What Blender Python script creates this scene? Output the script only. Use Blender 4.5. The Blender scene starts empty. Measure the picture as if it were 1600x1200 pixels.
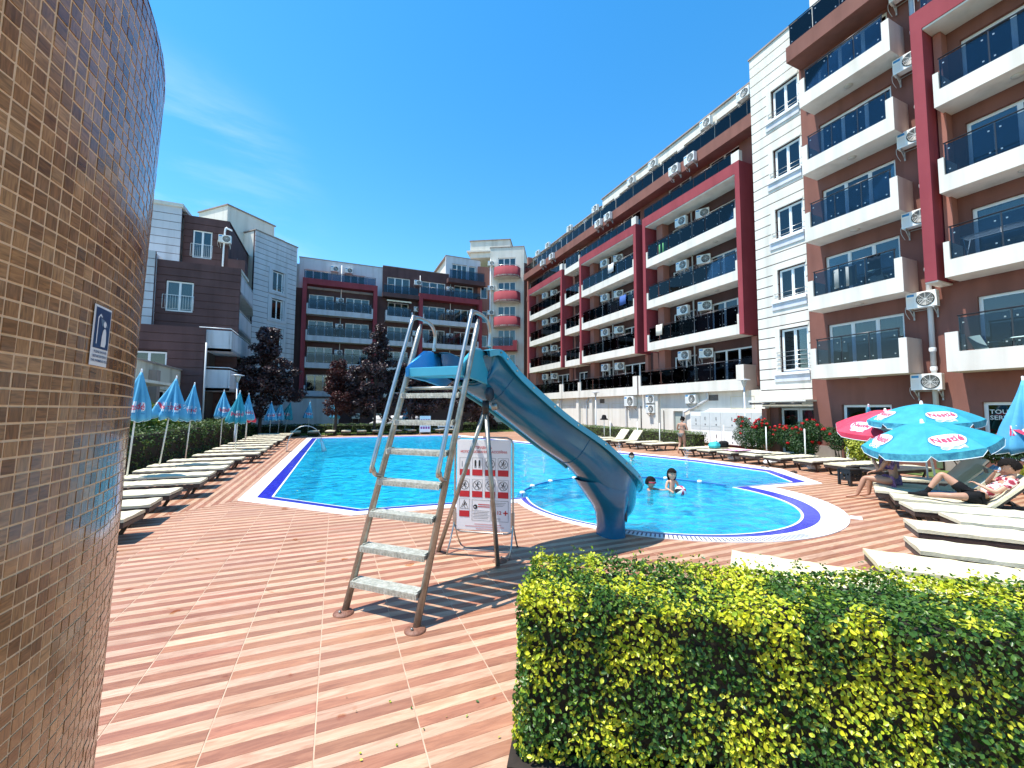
import bpy, bmesh, math, random
import numpy as np
from mathutils import Vector, Matrix, Euler
random.seed(7); RNG = np.random.default_rng(11)
SC = bpy.context.scene
COL = SC.collection
R = math.radians
# ------------------------------------------------------------ camera, sky, sun, exposure
# world axes follow the paving grid: +X to the right-hand building, +Y along the pool towards the back wing
cam = bpy.data.objects.new('camera', bpy.data.cameras.new('camera')); COL.objects.link(cam)
cam.data.sensor_width = 36; cam.data.lens = 14.4; cam.data.clip_end = 3000; cam.data.clip_start = 0.05
_f = Vector((0.39396, 0.91698, 0.06279)); _r = Vector((0.9187, -0.39494, 0.00348)); _u = _r.cross(_f).normalized(); _r = _f.cross(_u).normalized()
cam.matrix_world = Matrix(((_r.x, _u.x, -_f.x, 0), (_r.y, _u.y, -_f.y, 0), (_r.z, _u.z, -_f.z, 2.0), (0, 0, 0, 1)))
SC.camera = cam
W = bpy.data.worlds.new('World'); SC.world = W; W.use_nodes = True
wn = W.node_tree; bg = wn.nodes['Background']
sky = wn.nodes.new('ShaderNodeTexSky'); sky.sky_type = 'NISHITA'; sky.sun_disc = False
SUN = Vector((-0.42, 0.086, 1.0)).normalized()
sky.sun_elevation = math.asin(SUN.z); sky.sun_rotation = math.atan2(SUN.x, SUN.y)
sky.air_density = 1.2; sky.dust_density = 0.15; sky.ozone_density = 2.2; sky.altitude = 50
hs = wn.nodes.new('ShaderNodeHueSaturation'); hs.inputs['Saturation'].default_value = 1.38; hs.inputs['Hue'].default_value = 0.494; hs.inputs['Value'].default_value = 1.48
wn.links.new(sky.outputs[0], hs.inputs['Color'])
# thin high cloud: stretched noise, mostly low in the west (left of the view)
tc = wn.nodes.new('ShaderNodeTexCoord'); mpw = wn.nodes.new('ShaderNodeMapping'); mpw.inputs['Scale'].default_value = (1.4, 1.0, 6.0); mpw.inputs['Rotation'].default_value = (.35, .3, .2); wn.links.new(tc.outputs['Generated'], mpw.inputs[0])
nw = wn.nodes.new('ShaderNodeTexNoise'); nw.inputs['Scale'].default_value = 1.7; nw.inputs['Detail'].default_value = 7; nw.inputs['Roughness'].default_value = .6; nw.inputs['Distortion'].default_value = .5; wn.links.new(mpw.outputs[0], nw.inputs['Vector'])
rw = wn.nodes.new('ShaderNodeMapRange'); rw.interpolation_type = 'SMOOTHSTEP'; rw.inputs['From Min'].default_value = .42; rw.inputs['From Max'].default_value = .75; wn.links.new(nw.outputs['Fac'], rw.inputs[0])
dp = wn.nodes.new('ShaderNodeVectorMath'); dp.operation = 'DOT_PRODUCT'; dp.inputs[1].default_value = (-.30, .90, .33); wn.links.new(tc.outputs['Generated'], dp.inputs[0])
rm = wn.nodes.new('ShaderNodeMapRange'); rm.interpolation_type = 'SMOOTHSTEP'; rm.inputs['From Min'].default_value = .955; rm.inputs['From Max'].default_value = 1.0; rm.inputs['To Min'].default_value = .0; rm.inputs['To Max'].default_value = .38; wn.links.new(dp.outputs['Value'], rm.inputs[0])
mu = wn.nodes.new('ShaderNodeMath'); mu.operation = 'MULTIPLY'; wn.links.new(rw.outputs[0], mu.inputs[0]); wn.links.new(rm.outputs[0], mu.inputs[1])
mc = wn.nodes.new('ShaderNodeMixRGB'); mc.inputs[2].default_value = (5.2, 6.3, 7.2, 1); wn.links.new(mu.outputs[0], mc.inputs[0]); wn.links.new(hs.outputs[0], mc.inputs[1]); wn.links.new(mc.outputs[0], bg.inputs['Color'])
bg.inputs['Strength'].default_value = 0.12
sl = bpy.data.lights.new('sun', 'SUN'); sl.energy = 4.9; sl.angle = R(0.5); sl.color = (1.0, 0.955, 0.89)
so = bpy.data.objects.new('sun', sl); COL.objects.link(so); so.rotation_euler = SUN.to_track_quat('Z', 'Y').to_euler(); so.location = (-20, 4, 60)
SC.view_settings.view_transform = 'Standard'; SC.view_settings.look = 'None'; SC.view_settings.gamma = 1
SC.view_settings.exposure = 0.62; SC.view_settings.use_curve_mapping = False
SC.cycles.max_bounces = 8; SC.cycles.transparent_max_bounces = 16; SC.cycles.diffuse_bounces = 3

# ------------------------------------------------------------ materials
MATS = {}
def nt(m): return m.node_tree.nodes, m.node_tree.links
def mat(name, c, rough=0.6, c2=None, scale=4.0, bump=0.0, bscale=60.0, metal=0.0, spec=0.5, stretch=(1, 1, 1), emit=None, detail=6, coat=0.0, trans=0.0):
    if name in MATS: return MATS[name]
    m = bpy.data.materials.new(name); m.use_nodes = True; N, L = nt(m); b = N['Principled BSDF']
    b.inputs['Base Color'].default_value = (*c, 1); b.inputs['Roughness'].default_value = rough; b.inputs['Metallic'].default_value = metal
    b.inputs['Specular IOR Level'].default_value = spec; b.inputs['Coat Weight'].default_value = coat
    if trans: b.inputs['Subsurface Weight'].default_value = 0
    if c2 is not None or bump:
        g = N.new('ShaderNodeNewGeometry'); mp = N.new('ShaderNodeMapping'); mp.inputs['Scale'].default_value = stretch
        L.new(g.outputs['Position'], mp.inputs[0])
    if c2 is not None:
        n = N.new('ShaderNodeTexNoise'); n.inputs['Scale'].default_value = scale; n.inputs['Detail'].default_value = detail; n.inputs['Roughness'].default_value = .65
        L.new(mp.outputs[0], n.inputs['Vector']); r = N.new('ShaderNodeValToRGB')
        r.color_ramp.elements[0].position = .36; r.color_ramp.elements[1].position = .66
        r.color_ramp.elements[0].color = (*c, 1); r.color_ramp.elements[1].color = (*c2, 1)
        L.new(n.outputs['Fac'], r.inputs[0]); L.new(r.outputs[0], b.inputs['Base Color'])
    if bump:
        n2 = N.new('ShaderNodeTexNoise'); n2.inputs['Scale'].default_value = bscale; n2.inputs['Detail'].default_value = 4
        bp = N.new('ShaderNodeBump'); bp.inputs['Strength'].default_value = bump; bp.inputs['Distance'].default_value = .02
        L.new(mp.outputs[0], n2.inputs['Vector']); L.new(n2.outputs['Fac'], bp.inputs['Height']); L.new(bp.outputs[0], b.inputs['Normal'])
    MATS[name] = m; return m
def glassmat(name, tint, gl=0.05, ior=1.5, diff=None, df=0.0, bump=0):
    m = bpy.data.materials.new(name); m.use_nodes = True; N, L = nt(m); N.remove(N['Principled BSDF']); out = N['Material Output']
    t = N.new('ShaderNodeBsdfTransparent'); t.inputs[0].default_value = (*tint, 1)
    g = N.new('ShaderNodeBsdfGlossy'); g.inputs['Roughness'].default_value = gl
    f = N.new('ShaderNodeFresnel'); f.inputs[0].default_value = ior; mx = N.new('ShaderNodeMixShader')
    src = t.outputs[0]
    if diff:
        d = N.new('ShaderNodeBsdfDiffuse'); d.inputs[0].default_value = (*diff, 1); m2 = N.new('ShaderNodeMixShader'); m2.inputs[0].default_value = df
        L.new(t.outputs[0], m2.inputs[1]); L.new(d.outputs[0], m2.inputs[2]); src = m2.outputs[0]
    L.new(f.outputs[0], mx.inputs[0]); L.new(src, mx.inputs[1]); L.new(g.outputs[0], mx.inputs[2]); L.new(mx.outputs[0], out.inputs[0])
    MATS[name] = m; return m

def wallmat(name, c, c2, grime=0.25):
    """painted render: base tone variation, vertical rain streaks, fine stucco bump"""
    m = bpy.data.materials.new(name); m.use_nodes = True; N, L = nt(m); b = N['Principled BSDF']; b.inputs['Roughness'].default_value = .85
    b.inputs['Specular IOR Level'].default_value = .25
    g = N.new('ShaderNodeNewGeometry')
    n = N.new('ShaderNodeTexNoise'); n.inputs['Scale'].default_value = .7; n.inputs['Detail'].default_value = 7; L.new(g.outputs['Position'], n.inputs['Vector'])
    r = N.new('ShaderNodeValToRGB'); r.color_ramp.elements[0].position = .35; r.color_ramp.elements[1].position = .7
    r.color_ramp.elements[0].color = (*c, 1); r.color_ramp.elements[1].color = (*c2, 1); L.new(n.outputs['Fac'], r.inputs[0])
    mp = N.new('ShaderNodeMapping'); mp.inputs['Scale'].default_value = (1.6, 1.6, .16); L.new(g.outputs['Position'], mp.inputs[0])
    s = N.new('ShaderNodeTexNoise'); s.inputs['Scale'].default_value = 1.3; s.inputs['Detail'].default_value = 6; L.new(mp.outputs[0], s.inputs['Vector'])
    r2 = N.new('ShaderNodeValToRGB'); r2.color_ramp.elements[0].position = .47; r2.color_ramp.elements[1].position = .78
    r2.color_ramp.elements[0].color = (1, 1, 1, 1); r2.color_ramp.elements[1].color = (1 - grime, 1 - grime * 1.05, 1 - grime * 1.15, 1); L.new(s.outputs['Fac'], r2.inputs[0])
    mx = N.new('ShaderNodeMixRGB'); mx.blend_type = 'MULTIPLY'; mx.inputs[0].default_value = 1; L.new(r.outputs[0], mx.inputs[1]); L.new(r2.outputs[0], mx.inputs[2])
    L.new(mx.outputs[0], b.inputs['Base Color'])
    n2 = N.new('ShaderNodeTexNoise'); n2.inputs['Scale'].default_value = 45; bp = N.new('ShaderNodeBump'); bp.inputs['Strength'].default_value = .35; bp.inputs['Distance'].default_value = .01
    L.new(g.outputs['Position'], n2.inputs['Vector']); L.new(n2.outputs['Fac'], bp.inputs['Height']); L.new(bp.outputs[0], b.inputs['Normal'])
    MATS[name] = m; return m
M_white = wallmat('cream_render', (.68, .64, .555), (.74, .705, .63), .2)
M_bwhite = wallmat('pale_render', (.56, .57, .60), (.63, .63, .65), .25)
M_beige = wallmat('beige_render', (.55, .43, .36), (.62, .5, .42), .2)
M_brown = wallmat('brown_render', (.20, .085, .066), (.245, .105, .08), .25)
M_dbrown = wallmat('dark_brown_render', (.10, .055, .054), (.13, .072, .07), .25)
M_red = wallmat('red_render', (.27, .046, .058), (.32, .06, .07), .22)
M_sal = wallmat('salmon_render', (.33, .14, .105), (.38, .165, .125), .2)
M_grey = wallmat('grey_plinth', (.30, .24, .21), (.38, .31, .27), .3)
M_frame = mat('white_pvc', (.82, .84, .84), .35)
M_wood = mat('dark_lounger_frame', (.035, .022, .017), .45, (.06, .035, .026), 14, .3, 80)
M_cush = mat('cream_canvas', (.58, .52, .35), .85, (.70, .64, .46), 1.6, .5, 14)
M_cushy = mat('pale_yellow_canvas', (.70, .62, .36), .85, (.75, .68, .42), 3.0, .25, 120)
M_steel = mat('galvanised_steel', (.27, .265, .235), .38, (.42, .41, .36), 9, .15, 120, metal=.85)
M_steel2 = mat('polished_steel', (.50, .49, .45), .33, (.40, .39, .36), 12, 0, metal=.9)
M_dark = mat('black_plastic', (.015, .015, .016), .4)
M_rust = mat('rusty_foot', (.16, .06, .035), .55, (.26, .12, .07), 25, .3, 90)
M_acw = mat('ac_white', (.80, .80, .75), .4)
M_pipe = mat('grey_pipe', (.55, .56, .56), .4)
M_rail = mat('dark_rail', (.05, .05, .055), .3, metal=.5)
M_int = mat('room_interior', (.06, .05, .045), .9)
M_cur = mat('curtain_white', (.72, .76, .78), .9, (.55, .6, .62), 7, 0, stretch=(6, 6, .3))
M_curr = mat('curtain_plum', (.22, .05, .06), .9, (.13, .03, .04), 7, 0, stretch=(6, 6, .3))
M_curo = mat('curtain_ochre', (.45, .38, .26), .9, (.3, .24, .16), 7, 0, stretch=(6, 6, .3))
M_pane = glassmat('window_glass', (.50, .58, .60), .01, 1.85)
M_rglass = glassmat('railing_glass', (.42, .50, .58), .02, 1.45)
M_black = mat('black_rubber', (.009, .009, .01), .8, spec=.15)

# ------------------------------------------------------------ object helpers
def tag(o, label=None, cat=None, group=None, kind=None):
    if label: o['label'] = label
    if cat: o['category'] = cat
    if group: o['group'] = group
    if kind: o['kind'] = kind
    return o
def thing(name, label, cat, loc=(0, 0, 0), rz=0.0, group=None):
    o = bpy.data.objects.new(name, None); COL.objects.link(o); o.location = loc; o.rotation_euler = (0, 0, rz); o.empty_display_size = .2
    return tag(o, label, cat, group)
def link(name, me, parent=None, loc=None, rot=None, label=None):
    o = bpy.data.objects.new(name, me); COL.objects.link(o); o.parent = parent
    if loc is not None: o.location = loc
    if rot is not None: o.rotation_euler = rot
    if label: o['label'] = label
    return o
def copy_tree(o, parent=None):
    c = o.copy(); COL.objects.link(c); c.parent = parent
    for ch in list(o.children): copy_tree(ch, c)
    return c
class MB:
    def __init__(s): s.v = []; s.f = []; s.sm = []
    def add(s, vs, fs, smooth=False):
        n = len(s.v); s.v += [tuple(v) for v in vs]; s.f += [tuple(i + n for i in f) for f in fs]; s.sm += [smooth] * len(fs); return s
    def box(s, x0, x1, y0, y1, z0, z1):
        vs = [(x0, y0, z0), (x1, y0, z0), (x1, y1, z0), (x0, y1, z0), (x0, y0, z1), (x1, y0, z1), (x1, y1, z1), (x0, y1, z1)]
        return s.add(vs, [(0, 3, 2, 1), (4, 5, 6, 7), (0, 1, 5, 4), (1, 2, 6, 5), (2, 3, 7, 6), (3, 0, 4, 7)])
    def obox(s, c, ax, ay, az):   # centre and three half vectors
        c = Vector(c); ax, ay, az = Vector(ax), Vector(ay), Vector(az)
        vs = [c + i * ax + j * ay + k * az for k in (-1, 1) for i, j in ((-1, -1), (1, -1), (1, 1), (-1, 1))]
        return s.add(vs, [(0, 3, 2, 1), (4, 5, 6, 7), (0, 1, 5, 4), (1, 2, 6, 5), (2, 3, 7, 6), (3, 0, 4, 7)])
    def prism(s, poly, z0, z1):
        n = len(poly); vs = [(x, y, z0) for x, y in poly] + [(x, y, z1) for x, y in poly]
        return s.add(vs, [tuple(range(n))[::-1], tuple(range(n, 2 * n))] + [(i, (i + 1) % n, n + (i + 1) % n, n + i) for i in range(n)])
    def tube(s, pts, r, n=10, cap=True):
        pts = [Vector(p) for p in pts]; rs = r if isinstance(r, (list, tuple)) else [r] * len(pts); rings = []; prev = None
        for i, p in enumerate(pts):
            t = (pts[min(i + 1, len(pts) - 1)] - pts[max(i - 1, 0)]).normalized()
            if prev is None: a = t.orthogonal().normalized()
            else: a = (prev - t * prev.dot(t)).normalized()
            prev = a; b = t.cross(a)
            rings.append([p + (a * math.cos(2 * math.pi * k / n) + b * math.sin(2 * math.pi * k / n)) * rs[i] for k in range(n)])
        vs = [v for rg in rings for v in rg]; fs = []
        for i in range(len(pts) - 1):
            for k in range(n): fs.append((i * n + k, i * n + (k + 1) % n, (i + 1) * n + (k + 1) % n, (i + 1) * n + k))
        s.add(vs, fs, True)
        if cap: m = len(s.v) - len(vs); s.f += [tuple(m + k for k in range(n))[::-1], tuple(m + (len(pts) - 1) * n + k for k in range(n))]; s.sm += [False, False]
        return s
    def lathe(s, prof, c=(0, 0, 0), n=20, axis='z'):
        vs = []
        for r, z in prof:
            for k in range(n):
                a = 2 * math.pi * k / n
                if axis == 'z': vs.append((c[0] + r * math.cos(a), c[1] + r * math.sin(a), c[2] + z))
                else: vs.append((c[0] + r * math.cos(a), c[1] + z, c[2] + r * math.sin(a)))
        fs = [(i * n + k, i * n + (k + 1) % n, (i + 1) * n + (k + 1) % n, (i + 1) * n + k) for i in range(len(prof) - 1) for k in range(n)]
        return s.add(vs, fs, True)
    def grid(s, rows, smooth=True, closed=False):
        m = len(rows[0]); vs = [p for r_ in rows for p in r_]; fs = []
        for i in range(len(rows) - 1):
            for k in range(m if closed else m - 1): fs.append((i * m + k, i * m + (k + 1) % m, (i + 1) * m + (k + 1) % m, (i + 1) * m + k))
        return s.add(vs, fs, smooth)
    def mesh(s, name, m=None):
        me = bpy.data.meshes.new(name); me.from_pydata(s.v, [], s.f)
        if m: me.materials.append(m)
        me.polygons.foreach_set('use_smooth', s.sm); me.update(); return me
    def build(s, name, m, parent=None, label=None, loc=None, rot=None, fix=False):
        me = s.mesh(name, m)
        if fix:
            bm = bmesh.new(); bm.from_mesh(me); bmesh.ops.recalc_face_normals(bm, faces=bm.faces); bm.to_mesh(me); bm.free()
        return link(name, me, parent, loc, rot, label)
def bevel(o, w=.01, seg=2):
    b = o.modifiers.new('bevel', 'BEVEL'); b.width = w; b.segments = seg; b.limit_method = 'ANGLE'; b.angle_limit = R(40); return o
def smooth_curve(pts, k=6):
    P = [Vector(p) for p in pts]; out = []
    for i in range(len(P) - 1):
        a, b, c, d = P[max(i - 1, 0)], P[i], P[i + 1], P[min(i + 2, len(P) - 1)]
        for j in range(k):
            t = j / k; out.append(.5 * ((2 * b) + (c - a) * t + (2 * a - 5 * b + 4 * c - d) * t * t + (3 * b - a - 3 * c + d) * t ** 3))
    return out + [P[-1]]
def text_geo(txt, size, align='CENTER', bold=False):
    cu = bpy.data.curves.new('t', 'FONT'); cu.body = txt; cu.size = size; cu.align_x = align; cu.align_y = 'CENTER'; cu.resolution_u = 2
    if bold: cu.offset = size * .018
    o = bpy.data.objects.new('t', cu); COL.objects.link(o); dg = bpy.context.evaluated_depsgraph_get(); me = bpy.data.meshes.new_from_object(o.evaluated_get(dg))
    vs = [tuple(v.co) for v in me.vertices]; fs = [tuple(p.vertices) for p in me.polygons]
    bpy.data.objects.remove(o); bpy.data.curves.remove(cu); bpy.data.meshes.remove(me); return vs, fs
def leaf_mesh(name, P, Nn, size, m, jitter=.6, wid=.55, curl=.25, svar=.35):
    """one mesh of many folded leaf quads at points P facing roughly Nn"""
    n = len(P); nr = Nn + RNG.normal(0, jitter, (n, 3)); nr /= np.linalg.norm(nr, axis=1)[:, None] + 1e-9
    t = np.cross(nr, RNG.normal(0, 1, (n, 3))); t /= np.linalg.norm(t, axis=1)[:, None] + 1e-9; b = np.cross(nr, t)
    s = size * (1 + RNG.uniform(-svar, svar, n))[:, None]
    v = np.empty((n, 6, 3))
    v[:, 0] = P - t * s * .5; v[:, 3] = P + t * s * .5
    v[:, 1] = P - t * s * .12 + b * s * wid * .5 + nr * s * curl * .5; v[:, 2] = P + t * s * .22 + b * s * wid * .42 + nr * s * curl * .4
    v[:, 5] = P - t * s * .12 - b * s * wid * .5 + nr * s * curl * .5; v[:, 4] = P + t * s * .22 - b * s * wid * .42 + nr * s * curl * .4
    me = bpy.data.meshes.new(name); me.vertices.add(n * 6); me.vertices.foreach_set('co', v.reshape(-1))
    me.loops.add(n * 8); me.polygons.add(n * 2)
    base = (np.arange(n) * 6)[:, None]; li = np.concatenate([base + [0, 1, 2, 3], base + [0, 3, 4, 5]], 1).reshape(-1)
    me.loops.foreach_set('vertex_index', li.astype(np.int32)); me.polygons.foreach_set('loop_start', np.arange(0, n * 8, 4, dtype=np.int32))
    me.update(calc_edges=True); me.materials.append(m); return me
def leafmat(name, cols, patch=None, pscale=3.0, rough=.45, trans=.25):
    """leaf colour per leaf; patch = second palette used where a large noise is high"""
    m = bpy.data.materials.new(name); m.use_nodes = True; N, L = nt(m); b = N['Principled BSDF']; b.inputs['Roughness'].default_value = rough
    b.inputs['Specular IOR Level'].default_value = .35
    g = N.new('ShaderNodeNewGeometry')
    def ramp(cs):
        r = N.new('ShaderNodeValToRGB'); r.color_ramp.interpolation = 'LINEAR'
        while len(r.color_ramp.elements) < len(cs): r.color_ramp.elements.new(.5)
        for i, c in enumerate(cs): r.color_ramp.elements[i].position = i / (len(cs) - 1); r.color_ramp.elements[i].color = (*c, 1)
        L.new(g.outputs['Random Per Island'], r.inputs[0]); return r
    a = ramp(cols); src = a.outputs[0]
    if patch:
        p = ramp(patch); n = N.new('ShaderNodeTexNoise'); n.inputs['Scale'].default_value = pscale; n.inputs['Detail'].default_value = 3; L.new(g.outputs['Position'], n.inputs['Vector'])
        ad = N.new('ShaderNodeMath'); ad.operation = 'MULTIPLY_ADD'; ad.inputs[1].default_value = .16; L.new(g.outputs['Random Per Island'], ad.inputs[0]); L.new(n.outputs['Fac'], ad.inputs[2])
        st = N.new('ShaderNodeMapRange'); st.inputs['From Min'].default_value = .59; st.inputs['From Max'].default_value = .62; L.new(ad.outputs[0], st.inputs[0])
        mx = N.new('ShaderNodeMixRGB'); L.new(st.outputs[0], mx.inputs[0]); L.new(a.outputs[0], mx.inputs[1]); L.new(p.outputs[0], mx.inputs[2]); src = mx.outputs[0]
    L.new(src, b.inputs['Base Color'])
    tr = N.new('ShaderNodeBsdfTranslucent'); L.new(src, tr.inputs[0]); ms = N.new('ShaderNodeMixShader'); ms.inputs[0].default_value = trans
    L.new(b.outputs[0], ms.inputs[1]); L.new(tr.outputs[0], ms.inputs[2]); L.new(ms.outputs[0], N['Material Output'].inputs[0])
    MATS[name] = m; return m
ORD = ['', 'first', 'second', 'third', 'fourth', 'fifth', 'sixth', 'seventh', 'eighth', 'ninth', 'tenth', 'eleventh', 'twelfth', 'thirteenth', 'fourteenth', 'fifteenth', 'sixteenth', 'seventeenth', 'eighteenth', 'nineteenth', 'twentieth']
# ------------------------------------------------------------ ground, paving, pool
gm = mat('distant_lawn', (.06, .09, .03), .95, (.10, .12, .05), .8, .5, 30)
def inpoly(x, y, P):
    c = False; n = len(P)
    for i in range(n):
        x1, y1 = P[i]; x2, y2 = P[(i + 1) % n]
        if (y1 > y) != (y2 > y) and x < (x2 - x1) * (y - y1) / (y2 - y1) + x1: c = not c
    return c
def arc(cx, cy, r, a0, a1, n): return [(cx + r * math.cos(R(a0 + (a1 - a0) * i / (n - 1))), cy + r * math.sin(R(a0 + (a1 - a0) * i / (n - 1)))) for i in range(n)]
def circ_hit(cx, cy, r, y, side):
    dx = math.sqrt(max(r * r - (y - cy) ** 2, 0)); return math.degrees(math.atan2(y - cy, side * dx))
NA = 72
def outline(main, cx, cy, r, yl, yr):
    """main: corners before / after the round paddling end"""
    a0 = circ_hit(cx, cy, r, yl, -1) % 360; a1 = circ_hit(cx, cy, r, yr, 1)
    while a1 < a0: a1 += 360
    return main[0] + arc(cx, cy, r, a0, a1, NA) + main[1]
W_o = outline(([(-1.9, 10.65), (.34, 8.34)], [(12.26, 7.05), (13.98, 9.3), (13.75, 12.3), (12.5, 16.6), (10.7, 24), (8.8, 31.6), (-1.75, 31.6)]), 7.04, 7.58, 3.44, 8.14, 7.2)
B_o = outline(([(-1.57, 10.80), (.44, 8.61)], [(12.08, 7.36), (13.36, 9.25), (13.3, 12.2), (12.1, 16.5), (10.3, 23.9), (8.45, 31.25), (-1.42, 31.25)]), 6.83, 7.56, 3.10, 8.42, 7.5)
WA = outline(([(-1.29, 10.92), (.52, 8.90)], [(11.92, 7.62), (13.1, 9.2), (13.02, 12.1), (11.85, 16.4), (10.05, 23.8), (8.2, 30.95), (-1.15, 30.95)]), 6.78, 7.60, 2.90, 8.68, 7.72)
inner = [((a[0] + b[0]) / 2, (a[1] + b[1]) / 2) for a, b in zip(W_o, B_o)]
# base slab under the tiles, with the pool cut out of it
def fill_between(outer, holes, z, name, m, kind='structure'):
    bm = bmesh.new()
    def loop(P):
        vs = [bm.verts.new((x, y, z)) for x, y in P]; return [bm.edges.new((vs[i], vs[(i + 1) % len(vs)])) for i in range(len(vs))]
    es = loop(outer)
    for h in holes: es += loop(h)
    bmesh.ops.triangle_fill(bm, use_beauty=True, use_dissolve=False, edges=es)
    for f in bm.faces:
        if f.normal.z < 0: f.normal_flip()
    me = bpy.data.meshes.new(name); bm.to_mesh(me); bm.free(); me.materials.append(m); o = link(name, me); tag(o, kind=kind); return o
M_grout = mat('deck_grout', (.58, .40, .28), .9, (.42, .28, .19), 6, .2, 90)
fill_between([(-14, -8), (26, -8), (26, 46), (-14, 46)], [inner], .0095, 'paving_bed', M_grout)
fill_between([(-900, -900), (900, -900), (900, 900), (-900, 900)], [[(-13.9, -7.9), (25.9, -7.9), (25.9, 45.9), (-13.9, 45.9)]], -.03, 'ground', gm)

def plankmat(name, ca, cb, cc):
    m = bpy.data.materials.new(name); m.use_nodes = True; N, L = nt(m); b = N['Principled BSDF']
    g = N.new('ShaderNodeNewGeometry'); oi = N.new('ShaderNodeObjectInfo')
    rd = N.new('ShaderNodeMath'); rd.operation = 'ADD'; L.new(g.outputs['Random Per Island'], rd.inputs[0]); L.new(oi.outputs['Random'], rd.inputs[1])
    fr = N.new('ShaderNodeMath'); fr.operation = 'FRACT'; L.new(rd.outputs[0], fr.inputs[0])
    ml = N.new('ShaderNodeMath'); ml.operation = 'MULTIPLY'; ml.inputs[1].default_value = 37.; L.new(fr.outputs[0], ml.inputs[0])
    cmb = N.new('ShaderNodeCombineXYZ'); L.new(ml.outputs[0], cmb.inputs[2])
    ad = N.new('ShaderNodeVectorMath'); L.new(g.outputs['Position'], ad.inputs[0]); L.new(cmb.outputs[0], ad.inputs[1])
    mp = N.new('ShaderNodeMapping'); mp.inputs['Scale'].default_value = (2.2, 17, 1) if 'turned' not in name else (17, 2.2, 1); L.new(ad.outputs[0], mp.inputs[0])
    n = N.new('ShaderNodeTexNoise'); n.inputs['Scale'].default_value = 1.3; n.inputs['Detail'].default_value = 8; n.inputs['Roughness'].default_value = .68; n.inputs['Distortion'].default_value = 1.2; L.new(mp.outputs[0], n.inputs['Vector'])
    r = N.new('ShaderNodeValToRGB'); r.color_ramp.elements[0].position = .33; r.color_ramp.elements[0].color = (*cb, 1); r.color_ramp.elements[1].position = .56; r.color_ramp.elements[1].color = (*ca, 1)
    e = r.color_ramp.elements.new(.7); e.color = (*cc, 1); L.new(n.outputs['Fac'], r.inputs[0])
    hsv = N.new('ShaderNodeHueSaturation'); mr = N.new('ShaderNodeMapRange'); mr.inputs['To Min'].default_value = .84; mr.inputs['To Max'].default_value = 1.13; L.new(fr.outputs[0], mr.inputs[0]); L.new(mr.outputs[0], hsv.inputs['Value'])
    mh = N.new('ShaderNodeMath'); mh.operation = 'MULTIPLY'; mh.inputs[1].default_value = 7.13; L.new(fr.outputs[0], mh.inputs[0]); fh = N.new('ShaderNodeMath'); fh.operation = 'FRACT'; L.new(mh.outputs[0], fh.inputs[0])
    mr2 = N.new('ShaderNodeMapRange'); mr2.inputs['To Min'].default_value = .497; mr2.inputs['To Max'].default_value = .508; L.new(fh.outputs[0], mr2.inputs[0]); L.new(mr2.outputs[0], hsv.inputs['Hue'])
    L.new(r.outputs[0], hsv.inputs['Color'])
    # worn pinkish bleaching and a few wet / orange patches of their own shape
    n3 = N.new('ShaderNodeTexNoise'); n3.inputs['Scale'].default_value = .42; n3.inputs['Detail'].default_value = 3; L.new(g.outputs['Position'], n3.inputs['Vector'])
    m3 = N.new('ShaderNodeMapRange'); m3.inputs['From Min'].default_value = .42; m3.inputs['From Max'].default_value = .66; L.new(n3.outputs['Fac'], m3.inputs[0])
    wm = N.new('ShaderNodeMixRGB'); wm.inputs[2].default_value = (.50, .31, .21, 1); m3b = N.new('ShaderNodeMath'); m3b.operation = 'MULTIPLY'; m3b.inputs[1].default_value = .22; L.new(m3.outputs[0], m3b.inputs[0]); L.new(m3b.outputs[0], wm.inputs[0]); L.new(hsv.outputs[0], wm.inputs[1])
    n4 = N.new('ShaderNodeTexNoise'); n4.inputs['Scale'].default_value = 2.6; n4.inputs['Detail'].default_value = 5; L.new(g.outputs['Position'], n4.inputs['Vector'])
    m4 = N.new('ShaderNodeMapRange'); m4.inputs['From Min'].default_value = .665; m4.inputs['From Max'].default_value = .70; L.new(n4.outputs['Fac'], m4.inputs[0])
    wet = N.new('ShaderNodeMixRGB'); wet.blend_type = 'MULTIPLY'; wet.inputs[2].default_value = (.86, .62, .42, 1); L.new(m4.outputs[0], wet.inputs[0]); L.new(wm.outputs[0], wet.inputs[1])
    L.new(wet.outputs[0], b.inputs['Base Color'])
    rr = N.new('ShaderNodeMapRange'); rr.inputs['To Min'].default_value = .5; rr.inputs['To Max'].default_value = .18; L.new(m4.outputs[0], rr.inputs[0]); L.new(rr.outputs[0], b.inputs['Roughness'])
    bp = N.new('ShaderNodeBump'); bp.inputs['Strength'].default_value = .2; bp.inputs['Distance'].default_value = .004; L.new(n.outputs['Fac'], bp.inputs['Height']); L.new(bp.outputs[0], b.inputs['Normal'])
    return m
def pset(sfx): return [plankmat('plank_pale' + sfx, (.54, .33, .215), (.38, .20, .12), (.59, .39, .27)), plankmat('plank_red' + sfx, (.35, .142, .078), (.215, .078, .042), (.40, .19, .11))]
PM = [pset(''), pset('_turned')]
deck = bpy.data.objects.new('pool_deck', None); COL.objects.link(deck); tag(deck, kind='structure')
PW, PL, T0, OFF = .10, .60, .012, -.06
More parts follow.
